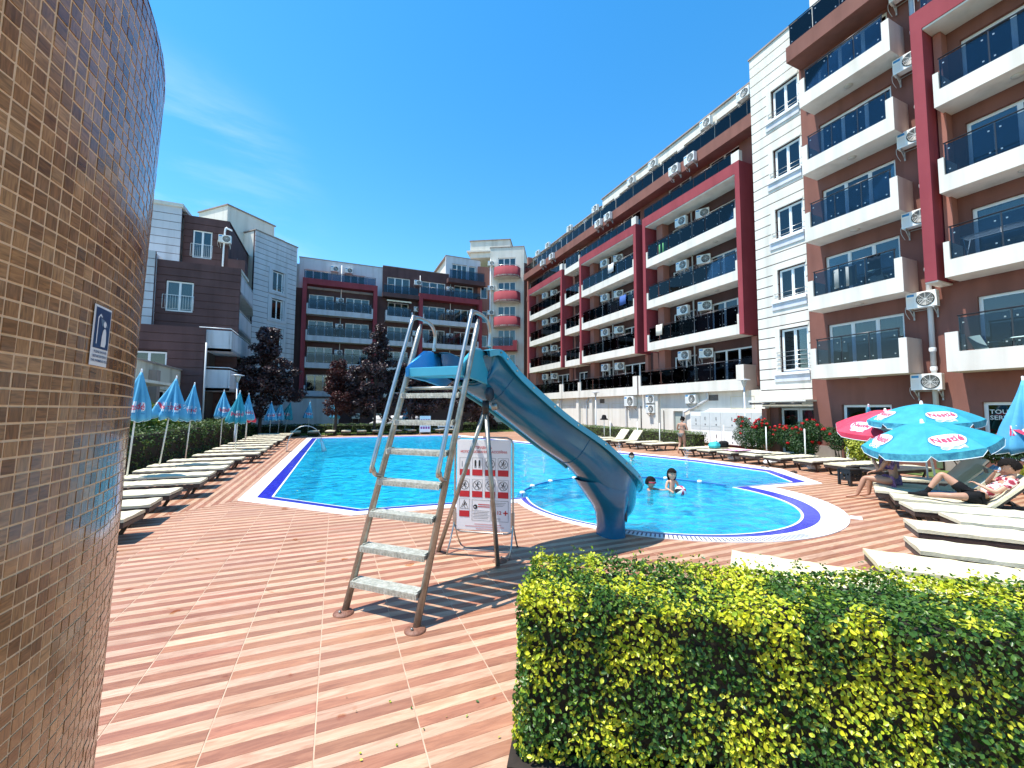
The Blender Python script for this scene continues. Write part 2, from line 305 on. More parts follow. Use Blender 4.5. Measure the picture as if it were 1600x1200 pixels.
def plank_mesh(w, l, turned):
    s = MB(); g_ = .0022; x, y = (l / 2 - g_ * 1.9, w / 2 - g_ * .4) if not turned else (w / 2 - g_ * .4, l / 2 - g_ * 1.9); c = .0015
    vs = [(-x, -y, 0), (x, -y, 0), (x, y, 0), (-x, y, 0), (-x, -y, T0 - c), (x, -y, T0 - c), (x, y, T0 - c), (-x, y, T0 - c), (-x + c, -y + c, T0), (x - c, -y + c, T0), (x - c, y - c, T0), (-x + c, y - c, T0)]
    s.add(vs, [(0, 1, 5, 4), (1, 2, 6, 5), (2, 3, 7, 6), (3, 0, 4, 7), (4, 5, 9, 8), (5, 6, 10, 9), (6, 7, 11, 10), (7, 4, 8, 11), (8, 9, 10, 11)]); return s
PMESH = {}
for t in (0, 1):
    for k in (0, 1): PMESH[t, k] = plank_mesh(PW, PL, t).mesh('plank', PM[t][k])
cand = []; small = {(t, k): MB() for t in (0, 1) for k in (0, 1)}
camxy = (0., 0.)
def seam(x, y): return x + 1.9 < min(0, y - 10.65) if y < 10.65 else x < -1.9
for j in range(-20, 350):
    yb = j * PW
    for i in range(-14, 34):
        x0 = OFF + i * PL
        cx, cy = x0 + PL / 2, yb + PW / 2
        if cx > 19.9 or cy > 34.2 or cy < -1.5: continue
        cand.append((0, j % 2, cx, cy, PL, PW))
for i in range(-50, 70):
    for j in range(-4, 58):
        cx, cy = -1.9 - (i + .5) * PW, j * PL + PL / 2
        if cx > 2 or cx < -8.6: continue
        cand.append((1, i % 2, cx, cy, PW, PL))
full = []
for t, k, cx, cy, w, l in cand:
    hx, hy = w / 2, l / 2
    cs = [(cx - hx, cy - hy), (cx + hx, cy - hy), (cx + hx, cy + hy), (cx - hx, cy + hy)]
    side = [seam(x, y) == bool(t) for x, y in cs]; ins = [inpoly(x, y, inner) for x, y in cs]
    if not any(side) or all(ins): continue
    if all(side) and not any(ins) and (cx < -2.2 or cy < 3.8 or cy > 32 or cx > 14.2 or not inpoly(cx, cy, W_o)): full.append((cx * cx + cy * cy, t, k, cx, cy)); continue
    n = 12; a = w / n if t == 0 else w / 3; b_ = l / 3 if t == 0 else l / n   # cut planks: narrow pieces that follow the edge
    nx, ny = (n, 3) if t == 0 else (3, n)
    for p in range(nx):
        for q in range(ny):
            x, y = cx - hx + (p + .5) * w / nx, cy - hy + (q + .5) * l / ny
            if seam(x, y) == bool(t) and not inpoly(x, y, inner):
                gx = .0; e0 = .0011
                xa, xb = x - w / nx / 2, x + w / nx / 2; ya, yb2 = y - l / ny / 2, y + l / ny / 2
                if p == 0: xa += e0 * 1.5
                if p == nx - 1: xb -= e0 * 1.5
                if q == 0: ya += e0
                if q == ny - 1: yb2 -= e0
                small[t, k].add([(xa, ya, T0), (xb, ya, T0), (xb, yb2, T0), (xa, yb2, T0)], [(0, 1, 2, 3)])
def vis(cx, cy):
    d = _f.x * cx + _f.y * cy - 2 * _f.z; 
    if d < 1.9: return False
    x = (_r.x * cx + _r.y * cy) / d; y = (_u.x * cx + _u.y * cy - 2 * _u.z) / d
    return abs(x) < 1.27 and -.96 < y and not (x < -.98) and not (cx > 1.2 and cy < 2.3)
full.sort(); nparts = 0; stuff = {(t, k): MB() for t in (0, 1) for k in (0, 1)}
for d2, t, k, cx, cy in full:
    if nparts < 300 and vis(cx, cy):
        link('plank', PMESH[t, k], deck, (cx, cy, random.uniform(-.0006, .0006))); nparts += 1
    else:
        me = PMESH[t, k]; s = stuff[t, k]; dz = random.uniform(-.0006, .0006)
        s.add([(v.co.x + cx, v.co.y + cy, v.co.z + dz) for v in me.vertices], [tuple(p.vertices) for p in me.polygons])
for (t, k), s in stuff.items(): tag(s.build('planks', PM[t][k], deck), kind='stuff')
for (t, k), s in small.items(): tag(s.build('cut_planks', PM[t][k], deck), kind='stuff')

# pool: white coping, blue gutter tiles, thin white line, walls, floor, water
M_cop = mat('white_coping', (.86, .86, .84), .5, (.78, .79, .78), 5, .15, 60)
def tilemat(name, c, c2, sc, mortar, rough=.2):
    m = bpy.data.materials.new(name); m.use_nodes = True; N, L = nt(m); b = N['Principled BSDF']; b.inputs['Roughness'].default_value = rough
    g = N.new('ShaderNodeNewGeometry'); br = N.new('ShaderNodeTexBrick'); br.offset = 0; br.inputs['Scale'].default_value = sc; br.inputs['Mortar Size'].default_value = .012; br.inputs['Brick Width'].default_value = .5; br.inputs['Row Height'].default_value = .5
    br.inputs['Color1'].default_value = (*c, 1); br.inputs['Color2'].default_value = (*c2, 1); br.inputs['Mortar'].default_value = (*mortar, 1)
    L.new(g.outputs['Position'], br.inputs['Vector']); L.new(br.outputs['Color'], b.inputs['Base Color']); return m
M_blue = tilemat('cobalt_tiles', (.02, .025, .42), (.035, .045, .52), 6, (.05, .07, .36))
M_floor = tilemat('pool_floor_tiles', (.30, .74, .86), (.26, .68, .82), 4, (.45, .76, .84), .4)
def ring(A, B, za, zb, name, m, skirt=0):
    s = MB(); n = len(A); vs = [(x, y, za) for x, y in A] + [(x, y, zb) for x, y in B]
    fs = [(i, (i + 1) % n, n + (i + 1) % n, n + i) for i in range(n)]
    if skirt:
        vs += [(x, y, za - skirt) for x, y in A]; fs += [(2 * n + i, 2 * n + (i + 1) % n, (i + 1) % n, i) for i in range(n)]
    s.add(vs, fs); o = s.build(name, m); tag(o, kind='structure'); return o
pool = bpy.data.objects.new('swimming_pool', None); COL.objects.link(pool); tag(pool, kind='structure')
def poolpart(o):
    o.parent = pool
    if 'kind' in o: del o['kind']
    return o
poolpart(ring(W_o, B_o, .026, .024, 'white_coping', M_cop, .02))
poolpart(ring(B_o, WA, .018, -.015, 'gutter_tiles', M_blue))
WB = [(x + (6.6 - x) * .004, y + ((11 if y > 10.7 else 7.6) - y) * .012) for x, y in WA]
s = MB(); n = len(WA)
WI = []
for i in range(n):
    p0, p1, p2 = Vector(WA[i - 1]), Vector(WA[i]), Vector(WA[(i + 1) % n]); d = ((p1 - p0).normalized() + (p2 - p1).normalized()); d.normalize()
    WI.append((p1.x - d.y * .045, p1.y + d.x * .045))
poolpart(ring(WA, WI, -.008, -.012, 'white_edge_line', M_cop))
s = MB(); s.add([(x, y, -.0125) for x, y in WI] + [(x, y, -1.35) for x, y in WI], [(i, n + i, n + (i + 1) % n, (i + 1) % n) for i in range(n)])
poolpart(s.build('pool_walls', M_floor))
def fillpoly(P, z, name, m):
    o = fill_between(P, [], z, name, m); return o
M_floor.node_tree.nodes['Principled BSDF'].inputs['Specular IOR Level'].default_value = .1
fl = poolpart(fillpoly(WI, -1.34, 'pool_floor', M_floor))
# shallow floor of the paddling end and the sunken wall that parts it from the deep pool
cx, cy, rr = 6.78, 7.60, 2.86
poolpart(fillpoly([(cx + (rr - .01) * math.cos(R(a)), cy + (rr - .01) * math.sin(R(a))) for a in range(0, 360, 5)], -.55, 'paddling_floor', M_floor))
s = MB(); A = arc(cx, cy, 2.86, -3, 176, 60); Bq = arc(cx, cy, 3.12, -3, 176, 60); m_ = len(A)
s.add([(x, y, -.06) for x, y in A] + [(x, y, -.06) for x, y in Bq] + [(x, y, -1.34) for x, y in A] + [(x, y, -1.34) for x, y in Bq],
      [(i, m_ + i, m_ + i + 1, i + 1)[::-1] for i in range(m_ - 1)] + [(m_ + i, 3 * m_ + i, 3 * m_ + i + 1, m_ + i + 1) for i in range(m_ - 1)])
poolpart(s.build('divider_wall', M_blue))
s = MB(); s.add([(x, y, -.061) for x, y in A] + [(x, y, -1.34) for x, y in A], [(m_ + i, i, i + 1, m_ + i + 1) for i in range(m_ - 1)]); poolpart(s.build('divider_inner_face', M_floor))
s = MB(); A2 = arc(cx, cy, 2.83, -3, 176, 60); s.add([(x, y, -.054) for x, y in A2] + [(x, y, -.054) for x, y in A], [(i, m_ + i, m_ + i + 1, i + 1)[::-1] for i in range(m_ - 1)]); poolpart(s.build('divider_edge_line', M_cop))
# blue stripes of the submerged steps in the right-hand corner
s = MB()
for q in range(5): s.box(9.9 + q * .25, 12.9, 7.95 + q * .34, 8.15 + q * .34, -1.3, -.08 - q * .05)
poolpart(s.build('entry_steps', M_blue))
# water
mw = bpy.data.materials.new('pool_water'); mw.use_nodes = True; N, L = nt(mw); N.remove(N['Principled BSDF'])
g = N.new('ShaderNodeNewGeometry'); mp = N.new('ShaderNodeMapping'); mp.inputs['Scale'].default_value = (1, 1.25, 1); mp.inputs['Rotation'].default_value = (0, 0, .5); L.new(g.outputs['Position'], mp.inputs[0])
n1 = N.new('ShaderNodeTexNoise'); n1.inputs['Scale'].default_value = 2.9; n1.inputs['Detail'].default_value = 5; n1.inputs['Distortion'].default_value = 1.6; n1.inputs['Roughness'].default_value = .6; L.new(mp.outputs[0], n1.inputs['Vector'])
n2 = N.new('ShaderNodeTexVoronoi'); n2.feature = 'SMOOTH_F1'; n2.inputs['Scale'].default_value = 3.4; L.new(mp.outputs[0], n2.inputs['Vector'])
ds = N.new('ShaderNodeMath'); ds.operation = 'ADD'; L.new(n1.outputs['Fac'], ds.inputs[0]); L.new(n2.outputs['Distance'], ds.inputs[1])
bp = N.new('ShaderNodeBump'); bp.inputs['Strength'].default_value = 1.0; bp.inputs['Distance'].default_value = .085; L.new(ds.outputs[0], bp.inputs['Height'])
cr = N.new('ShaderNodeValToRGB'); cr.color_ramp.elements[0].position = .33; cr.color_ramp.elements[0].color = (.0, .23, .48, 1); cr.color_ramp.elements[1].position = .66; cr.color_ramp.elements[1].color = (.03, .62, .78, 1); cm = N.new('ShaderNodeMath'); cm.operation = 'MULTIPLY_ADD'; cm.inputs[1].default_value = -.55; L.new(n2.outputs['Distance'], cm.inputs[0]); cn = N.new('ShaderNodeMath'); cn.operation = 'ADD'; cn.inputs[1].default_value = .26; L.new(n1.outputs['Fac'], cn.inputs[0]); L.new(cn.outputs[0], cm.inputs[2]); L.new(cm.outputs[0], cr.inputs[0])  # ripple light and dark, with a caustic-like bright web, put into the water colour
df = N.new('ShaderNodeBsdfDiffuse'); L.new(cr.outputs[0], df.inputs[0]); tr = N.new('ShaderNodeBsdfTransparent'); tr.inputs[0].default_value = (.20, .82, .93, 1)
m1 = N.new('ShaderNodeMixShader'); m1.inputs[0].default_value = .42; L.new(tr.outputs[0], m1.inputs[1]); L.new(df.outputs[0], m1.inputs[2])
gl = N.new('ShaderNodeBsdfGlossy'); gl.inputs['Roughness'].default_value = .06; L.new(bp.outputs[0], gl.inputs['Normal'])
fr = N.new('ShaderNodeFresnel'); fr.inputs[0].default_value = 1.33; L.new(bp.outputs[0], fr.inputs['Normal'])
m2 = N.new('ShaderNodeMixShader'); L.new(fr.outputs[0], m2.inputs[0]); L.new(m1.outputs[0], m2.inputs[1]); L.new(gl.outputs[0], m2.inputs[2]); L.new(m2.outputs[0], N['Material Output'].inputs[0])
wat = fillpoly(WI, -.03, 'water', mw)
# overflow grating in the coping behind the slide foot
s = MB()
for k in range(46):
    a = R(217 + k * 1.15); c, sn = math.cos(a), math.sin(a); r0, r1 = 3.22, 3.40
    s.obox((7.0 + c * 3.32, 7.58 + sn * 3.32, .0285), (c * .085, sn * .085, 0), (-sn * .012, c * .012, 0), (0, 0, .0015))
poolpart(s.build('overflow_grating', mat('grating_grey', (.10, .11, .13), .6)))
# ------------------------------------------------------------ building kit (local x along the facade, y outward, z up)
def hole_boxes(s, x0, x1, z0, z1, y0, y1, holes):
    xs = sorted({x0, x1} | {min(max(v, x0), x1) for h in holes for v in h[:2]}); 
    for i in range(len(xs) - 1):
        a, b = xs[i], xs[i + 1]
        if b - a < 1e-4: continue
        cuts = sorted([(max(h[2], z0), min(h[3], z1)) for h in holes if h[0] < (a + b) / 2 < h[1] and h[3] > z0 and h[2] < z1]); z = z0
        for c0, c1 in cuts:
            if c0 > z + 1e-4: s.box(a, b, y0, y1, z, c0)
            z = max(z, c1)
        if z1 > z + 1e-4: s.box(a, b, y0, y1, z, z1)
def wall(root, m, x0, x1, z0, z1, y, holes=(), th=.25, name='wall', label=None):
    s = MB(); hole_boxes(s, x0, x1, z0, z1, y - th, y, list(holes)); return s.build(name, m, root, label)
def clad(root, m, x0, x1, z0, z1, y, holes=(), pitch=.48, gap=.042, th=.05, notch=None):
    """rendered bands parted by recessed joints, every band an object"""
    n = max(1, round((z1 - z0) / pitch)); p = (z1 - z0) / n
    for i in range(n):
        s = MB(); hole_boxes(s, x0, x1, z0 + i * p + gap, z0 + (i + 1) * p, y - th, y, list(holes))
        runs = []
        for k in range(0, len(s.v), 8):
            b = s.v[k:k + 8]
            if runs and any(abs(max(v[0] for v in r_[-1]) - b[0][0]) < 1e-4 for r_ in runs[-1:]) : runs[-1].append(b)
            else: runs.append([b])
        for r_ in runs:
            q = MB()
            for b in r_: q.add(b, [(0, 3, 2, 1), (4, 5, 6, 7), (0, 1, 5, 4), (1, 2, 6, 5), (2, 3, 7, 6), (3, 0, 4, 7)])
            q.build('cladding_band', m, root)
    s = MB(); hole_boxes(s, x0 + .012, x1 - .012, z0, z1 - .004, y - th - .2, y - th + .004, list(holes)); s.build('joint_backing', M_dbrown, root)
WMC = {}
def window(root, x, z, w, h, n, y=0., cur=None, open_=False, depth=.12):
    """x centre, z sill; frame is recessed a little behind the wall face"""
    key = (round(w, 2), round(h, 2), n)
    if key not in WMC:
        s = MB(); f = .055; pw = (w - f * (n + 1)) / n
        s.box(-w / 2, w / 2, -.06, 0, 0, f); s.box(-w / 2, w / 2, -.06, 0, h - f, h)
        for i in range(n + 1): a = -w / 2 + i * (pw + f); s.box(a, a + f, -.058, .002 if i in (0, n) else .012, f, h - f)
        for i in range(n):
            a = -w / 2 + f + i * (pw + f)
            s.box(a, a + .035, -.05, -.008, f, h - f); s.box(a + pw - .035, a + pw, -.05, -.008, f, h - f); s.box(a + .035, a + pw - .035, -.05, -.008, f, f + .035); s.box(a + .035, a + pw - .035, -.05, -.008, h - f - .035, h - f)
        fm = s.mesh('window', M_frame); g_ = MB().box(0, pw - .07, -.03, -.024, 0, h - 2 * f - .07).mesh('pane', M_pane)
        c_ = MB(); k = 14
        rows = [[(-w / 2 + .06 + (w - .12) * j / (k * 2), -.16 + .03 * (1 if j % 2 else -1), zz) for j in range(k * 2 + 1)] for zz in (.06, h - .06)]
        c_.grid(rows, True); WMC[key] = (fm, g_, pw, f, c_)
    fm, gme, pw, f, c_ = WMC[key]
    o = link('window', fm, root, (x, y - depth, z))
    for i in range(n): link('pane', gme, o, (-w / 2 + f + i * (pw + f) + .035, 0, f + .035))
    if cur:
        ck = key + (cur.name,)
        if ck not in WMC:
            if cur is M_cur or random.random() < .5: WMC[ck] = c_.mesh('curtain', cur)
            else: WMC[ck] = c_.mesh('curtain', cur)
        link('curtain', WMC[ck], o, (0, random.uniform(-.05, 0), 0))
    return o
def rcur():
    r = random.random(); return M_cur if r < .42 else (M_curr if r < .57 else (M_curo if r < .68 else None))
GPC = {}
def glass_rail(root, x0, x1, z, y, h=.95, n=None, side=None, kids=None, clips=True):
    """dark glass panels on posts with a thin steel handrail; returns the railing object"""
    L_ = x1 - x0; n = n or max(1, round(L_ / 1.0)); w = L_ / n; s = MB()
    for i in range(n + 1): xx = min(max(x0 + i * w, x0 + .02), x1 - .02); s.box(xx - .016, xx + .016, y - .055, y - .02, z, z + h + .06)
    s.tube([(x0 - .02, y - .03, z + h + .08), (x1 + .02, y - .03, z + h + .08)], .024, 8)
    r = s.build('railing', M_rail, root)
    key = (round(w, 2), round(h, 2))
    if key not in GPC:
        GPC[key] = MB().box(.025, w - .025, -.006, .006, .03, h).mesh('glass_panel', M_rglass)
        c = MB()
        for xx in (.12, w - .12):
            for zz in (.16, h - .16): c.box(xx - .02, xx + .02, .006, .016, zz - .02, zz + .02)
        GPC[key, 'c'] = c.mesh('glass_clips', M_steel2)
    for i in range(n):
        link('glass_panel', GPC[key], r, (x0 + i * w, y, z))
        if clips: tag(link('glass_clips', GPC[key, 'c'], r, (x0 + i * w, y, z)), kind='stuff')
    return r
def balcony(root, x0, x1, zb, y0, y1, m=None, mend=None, band=.55, post=.25, postr=None, top=1.22, gh=.95, n=None, lamp=True, ends=(1, 1), label=None):
    """slab with a solid front band, taller end posts and tinted glass between them"""
    m = m or M_white; mend = mend or M_beige; s = MB(); t = .12; s.box(x0, x1, y0, y1, zb, zb + .18); s.box(x0, x1, y1 - t, y1 - .001, zb + .18, zb + band)
    if ends[0]: s.box(x0, x0 + post, y1 - t, y1, zb + band, zb + top)
    if ends[1]: s.box(x1 - post, x1, y1 - t, y1, zb + band, zb + top)
    s.box(x0 + .0, x0 + t, y0, y1 - t, zb + .18, zb + (top if ends[0] else band)); s.box(x1 - t, x1, y0, y1 - t, zb + .18, zb + (top if ends[1] else band))
    b = s.build('balcony', m, root, label)
    if ends[0] and mend: MB().box(x0 - .004, x0, y0, y1 - .004, zb + .004, zb + top - .003).build('end_face', mend, b)
    xa, xb = (x0 + post if ends[0] else x0), (x1 - post if ends[1] else x1)
    r = glass_rail(b, xa, xb, zb + band, y1 - .06, gh, n); 
    if lamp:
        for q in ([.5] if x1 - x0 < 4.5 else [.26, .76]):
            MB().lathe([(.0, -.07), (.09, -.06), (.14, -.03), (.15, 0)], (x0 + (x1 - x0) * q, (y0 + y1) / 2, zb), 14).build('ceiling_light', mat('lamp_bowl', (.5, .48, .42), .3), b)
    return b
# a split-system outdoor unit: casing, fan grille, fan, side louvres, feet, badge
def make_ac():
    r = bpy.data.objects.new('air_conditioner', None)
    o = bevel(MB().box(-.39, .39, 0, .28, 0, .55).build('casing', M_acw, r), .012, 2)
    g_ = MB().lathe([(.0, .002), (.235, .002), (.235, .012), (.215, .014)], (-.11, .28, .275), 28, 'y')
    g_.build('fan_opening', mat('ac_dark', (.05, .055, .05), .5), r)
    q = MB()
    for k in range(1, 6): q.lathe([(.038 * k, .018), (.038 * k + .006, .020)], (-.11, .28, .275), 24, 'y')
    for k in range(8): a = k * math.pi / 4; q.obox((-.11 + .11 * math.cos(a), .298, .275 + .11 * math.sin(a)), (.11 * math.cos(a), 0, .11 * math.sin(a)), (-.004 * math.sin(a), 0, .004 * math.cos(a)), (0, .002, 0))
    q.build('fan_grille', M_acw, r)
    q = MB()
    for k in range(9): q.box(.17, .36, .28, .283, .06 + k * .035, .075 + k * .035)
    q.build('louvre', mat('ac_louvre', (.62, .63, .6), .5), r)
    MB().box(.17, .36, .28, .284, .42, .50).build('blue_badge', mat('badge_blue', (.02, .25, .55), .4), r)
    q = MB()
    for xx in (-.3, .3): q.box(xx - .02, xx + .02, -.12, .3, -.05, -.012); q.box(xx - .02, xx + .02, -.12, -.08, -.35, -.05); q.obox((xx, .06, -.17), (.012, 0, 0), (0, .2, .13), (0, -.012, .012))
    q.box(-.3, .3, -.11, -.09, -.045, -.02); q.build('bracket', mat('ac_bracket', (.4, .4, .38), .5), r)
    MB().tube(smooth_curve([(.39, .1, .12), (.46, .1, .1), (.47, .05, -.1), (.42, -.1, -.3)], 4), .009, 6).build('hose', M_pipe, r)
    return r
ACP = make_ac(); AC_FIRST = [True]
def ac(root, x, y, z, yaw=0, label='', group='air conditioners on the balconies'):
    M = root.matrix_basis if root else Matrix()
    M = Matrix.Translation(root.location) @ root.rotation_euler.to_matrix().to_4x4()
    p = M @ Vector((x, y, z))
    if AC_FIRST[0]: COL.objects.link(ACP); o = ACP; AC_FIRST[0] = False
    else: o = copy_tree(ACP)
    o.location = p; o.rotation_euler = (0, 0, root.rotation_euler.z + yaw); tag(o, label, 'air conditioner', group); return o
FL = ['ground floor', 'first floor', 'second floor', 'third floor', 'fourth floor', 'fifth floor', 'top floor']
SL = [3.2, 6.1, 9.0, 11.9, 14.85]

# ------------------------------------------------------------ long wing with the red frames, right of the pool
LW = thing('apartment_building', 'long apartment wing with three red frames around its white balconies', 'building', (20.8, 0, 0), R(90))
hol = []; wins = []
def addwin(x, z, w, h, n, c='r'): hol.append((x - w / 2, x + w / 2, z, z + h)); wins.append((x, z, w, h, n, rcur() if c == 'r' else c))
frames = [(14.75, 22.35, 'nearest'), (23.05, 30.55, 'middle'), (33.6, 41.1, 'farthest')]
for fi, (a, b, nm) in enumerate(frames):
    for k, z in enumerate([3.2, 6.1, 9.0, 11.9, 14.85]):
        fz = z + .2
        if k < 4:
            addwin(a + 1.75, fz, 2.6, 2.15, 3); addwin(b - 2.45, fz, 1.9, 2.15, 2)
        else: addwin(a + 1.9, 15.55, 2.1, 1.75, 2, M_cur); addwin(b - 2.3, 15.55, 2.1, 1.75, 2, M_cur)
for k, z in enumerate([3.2, 6.1, 9.0, 11.9, 14.85]): addwin(31.9, z + .2, 1.5, 2.1, 2)
M_shb = wallmat('shaded_recess_brown', (.085, .042, .038), (.11, .055, .048), .2); wall(LW, M_shb, 13.5, 43.2, 3.1, 14.86, 0, [h for h in hol]); wall(LW, M_brown, 13.5, 43.2, 14.861, 17.3, 0, hol)  # darker copy of the brown render; the recesses' deep shade is put into it
for x, z, w, h, n, c in wins: window(LW, x, z, w, h, n, 0, c)
MB().box(13.4, 43.2, -1.55, -1.5, 0, 20).build('room_back', M_int, LW)
s = MB()
for z in [3.1, 6.1, 9.0, 11.9, 14.85, 17.3]: s.box(13.5, 43.2, -1.5, -.26, z - .02, z + .14)
s.build('floor_slab', M_int, LW)
for fi, (a, b, nm) in enumerate(frames):
    s = MB(); s.box(a, a + .28, 0, 1.2, 6.05, 14.87); s.box(b - .28, b, 0, 1.2, 6.05, 14.87); s.box(a, b, 0, 1.2, 14.87, 15.5); s.build('red_frame', M_red, LW, 'deep red frame around the balconies')
    MB().box(a + .29, b - .29, 0.0, 1.17, 14.80, 14.866).build('soffit', M_white, LW)
    s = MB(); s.box(a + .285, b - .285, 0, 1.17, 6.03, 6.046); 
    MB().box(b - 1.25, b - .7, 0.003, .55, 3.3, 14.78).build('pier', M_sal, LW)
    if fi < 3: MB().box(a + .0, a + .30, 0.003, .25, 3.3, 6.0).build('pier', M_sal, LW)
    for k, z in enumerate([6.07, 9.0, 11.9]): balcony(LW, a + .29, b - .29, z, .01, 1.16, post=.14, n=7, band=.55, top=1.1)
    # wide first-floor balcony with beige ends
    balcony(LW, a + .1, b + (.65 if fi == 0 else .1), 3.08, .01, 1.2, post=.2, n=8, band=.6, top=1.35, lamp=False)
    s = MB(); s.box(a + .1, a + .55, 1.08, 1.203, 3.62, 4.43); s.build('end_post', M_white, LW)
    # the railing above the frame
    glass_rail(LW, a + .5, b - .1, 15.5, 1.1, .62, 8, clips=False)
    MB().box(a + .02, a + .5, .9, 1.15, 15.5, 16.1).build('parapet_post', M_white, LW)
    cx = (a + b) / 2 + .1
    s = MB(); s.tube([(cx + .35, .12, 3.3), (cx + .35, .12, 17.1)], .05, 8); s.build('drainpipe', M_pipe, LW)
    for k, z in enumerate([3.2, 6.1, 9.0, 11.9]):
        t = 'air conditioner on the %s balcony of the %s red frame' % (FL[k + 1], nm)
        ac(LW, cx - .55, .1, z + 2.0, R(30), t + ', nearer of its pair'); ac(LW, cx + .75, .45, z + 2.0, R(8), t + ', farther of its pair')
for k, z in enumerate([6.0, 9.0, 11.9, 14.8]): balcony(LW, 30.62, 33.2, z, .01, 1.12, post=.14, n=3, top=1.1)
balcony(LW, 30.7, 33.65, 3.08, .01, 1.19, post=.2, n=3, band=.6, top=1.35, lamp=False)
# brown terrace band and white set-back top floor
MB().box(13.4, 43.2, -.2, .8, 17.25, 17.95).build('terrace_band', M_brown, LW)
hol = []; wins = []
for x in [14.6, 16.6, 19.2, 21.3, 24.0, 26.1, 28.3, 31, 33, 35.5, 37.7, 40]: addwin(x, 18.0, 1.5, 1.95, 2, M_cur)
wall(LW, M_white, 13.4, 29.2, 17.95, 20.6, -.4, hol); wall(LW, M_white, 29.2, 43.2, 17.95, 20.0, -.4, hol)
for x, z, w, h, n, c in wins: window(LW, x, z, w, h, n, -.4, c)
MB().box(13.4, 29.25, -6, -.3, 20.6, 20.68).build('roof_edge', M_grey, LW); MB().box(29.25, 43.2, -6, -.3, 20.0, 20.08).build('roof_edge', M_grey, LW)
MB().box(13.4, 43.2, -6, -1.6, 0, 19.9).build('rear_block', M_white, LW)
glass_rail(LW, 13.5, 29.0, 17.95, .7, .85, 15, clips=False); glass_rail(LW, 29.3, 42.9, 17.95, .7, .85, 13, clips=False)
for i, x in enumerate([15.3, 17.9, 22.6, 25.0, 29.9, 34.3, 38.9, 41.3]): ac(LW, x, -.28, 19.75, 0, 'air conditioner high on the white top-floor wall, %s from its near end' % ORD[i + 1], 'air conditioners on the top floor')
for i, x in enumerate([18.2, 19.5, 26.6, 27.9, 36.0, 38.0]): ac(LW, x, .82, 17.35, 0, 'air conditioner on the brown terrace band under the roof, %s from its near end' % ORD[i + 1], 'air conditioners on the brown band')
# ground floor: cream wall with panels, piers, grilles, pipes and the meter cabinets
hol = [(19.4, 20.2, 0, 1.95)]
wall(LW, M_white, 13.4, 43, 0, 3.08, .8, hol)
wall(LW, M_red, 13.4, 18.3, 0, .12, .83, (), .02, 'plinth')
MB().box(19.42, 20.18, .62, .66, 0, 1.95).build('service_door', mat('sage_door', (.38, .43, .38), .5), LW)
for x0 in (21.35, 29.0, 31.1, 34.6, 38.0): MB().box(x0, x0 + .42, .8, 1.0, 0, 3.06).build('pier', M_white, LW)
for x0, x1, z0, z1 in [(23.2, 26.6, .15, 2.5), (27.0, 28.7, .15, 2.5), (29.6, 30.9, .15, 2.5), (31.8, 34.3, .15, 2.4), (14.6, 16.0, 2.1, 2.75)]:
    s = MB(); s.box(x0, x1, .8, .812, z0, z0 + .03); s.box(x0, x1, .8, .812, z1, z1 + .03); s.box(x0, x0 + .03, .8, .812, z0, z1); s.box(x1 - .03, x1, .8, .812, z0, z1); s.build('panel_frame', M_cush, LW)
for x0 in (16.8, 27.55):
    s = MB(); s.box(x0, x0 + .62, .8, .815, 2.57, 2.9); g0 = s.build('vent_grille', mat('grille_brown', (.12, .09, .08), .5), LW)
    q = MB()
    for k in range(7): q.box(x0 + .03, x0 + .59, .815, .823, 2.6 + k * .042, 2.617 + k * .042)
    q.build('slat', M_steel, g0)
s = MB(); s.tube(smooth_curve([(17.4, .95, 3.05), (17.4, .95, 2.75), (17.6, .95, 2.55), (19.0, .95, 1.95), (19.2, .95, 1.75), (19.2, .95, .1)], 5), .06, 10); s.build('drainpipe', M_pipe, LW)
for x0 in (24.75, 30.0, 34.4): MB().tube(smooth_curve([(x0 - .25, .86, 3.05), (x0 - .2, .9, 2.8), (x0, .9, 2.7), (x0, .9, .1)], 4), .05, 8).build('drainpipe', M_pipe, LW)
s = MB(); s.tube([(23.2, .85, 2.3), (23.2, .85, .1)], .025, 6); s.tube([(21.0, .85, 2.0), (21.0, .85, .1)], .02, 6); s.build('cable_duct', M_black, LW)
ac(LW, 18.5, .85, 2.42, 0, 'white air conditioner on the cream wall beside the slanting drainpipe', 'air conditioners on the ground-floor wall')
ac(LW, 22.0, .85, 2.5, 0, 'upper of two stacked air conditioners on the cream ground-floor wall', 'air conditioners on the ground-floor wall')
ac(LW, 22.0, .85, 1.82, 0, 'lower of two stacked air conditioners on the cream ground-floor wall', 'air conditioners on the ground-floor wall')
o_ = ac(LW, 24.1, .85, 2.3, 0, 'large beige air conditioner alone on the cream ground-floor wall', 'air conditioners on the ground-floor wall'); o_.scale = (1.3, 1.2, 1.3)
M_cab = mat('cabinet_grey', (.55, .58, .56), .45, (.6, .62, .6), 3); M_cabw = mat('cabinet_white', (.8, .8, .77), .45)
cab = thing('meter_cabinet', 'row of white and grey metal meter cabinets along the foot of the cream wall', 'cabinet', (20.8, 0, 0), R(90))
MB().box(13.75, 18.5, .82, 1.14, .14, 1.93).build('carcass', M_cabw, cab)
xs = [13.8, 14.5, 15.35, 16.35, 17.1, 17.75, 18.45]
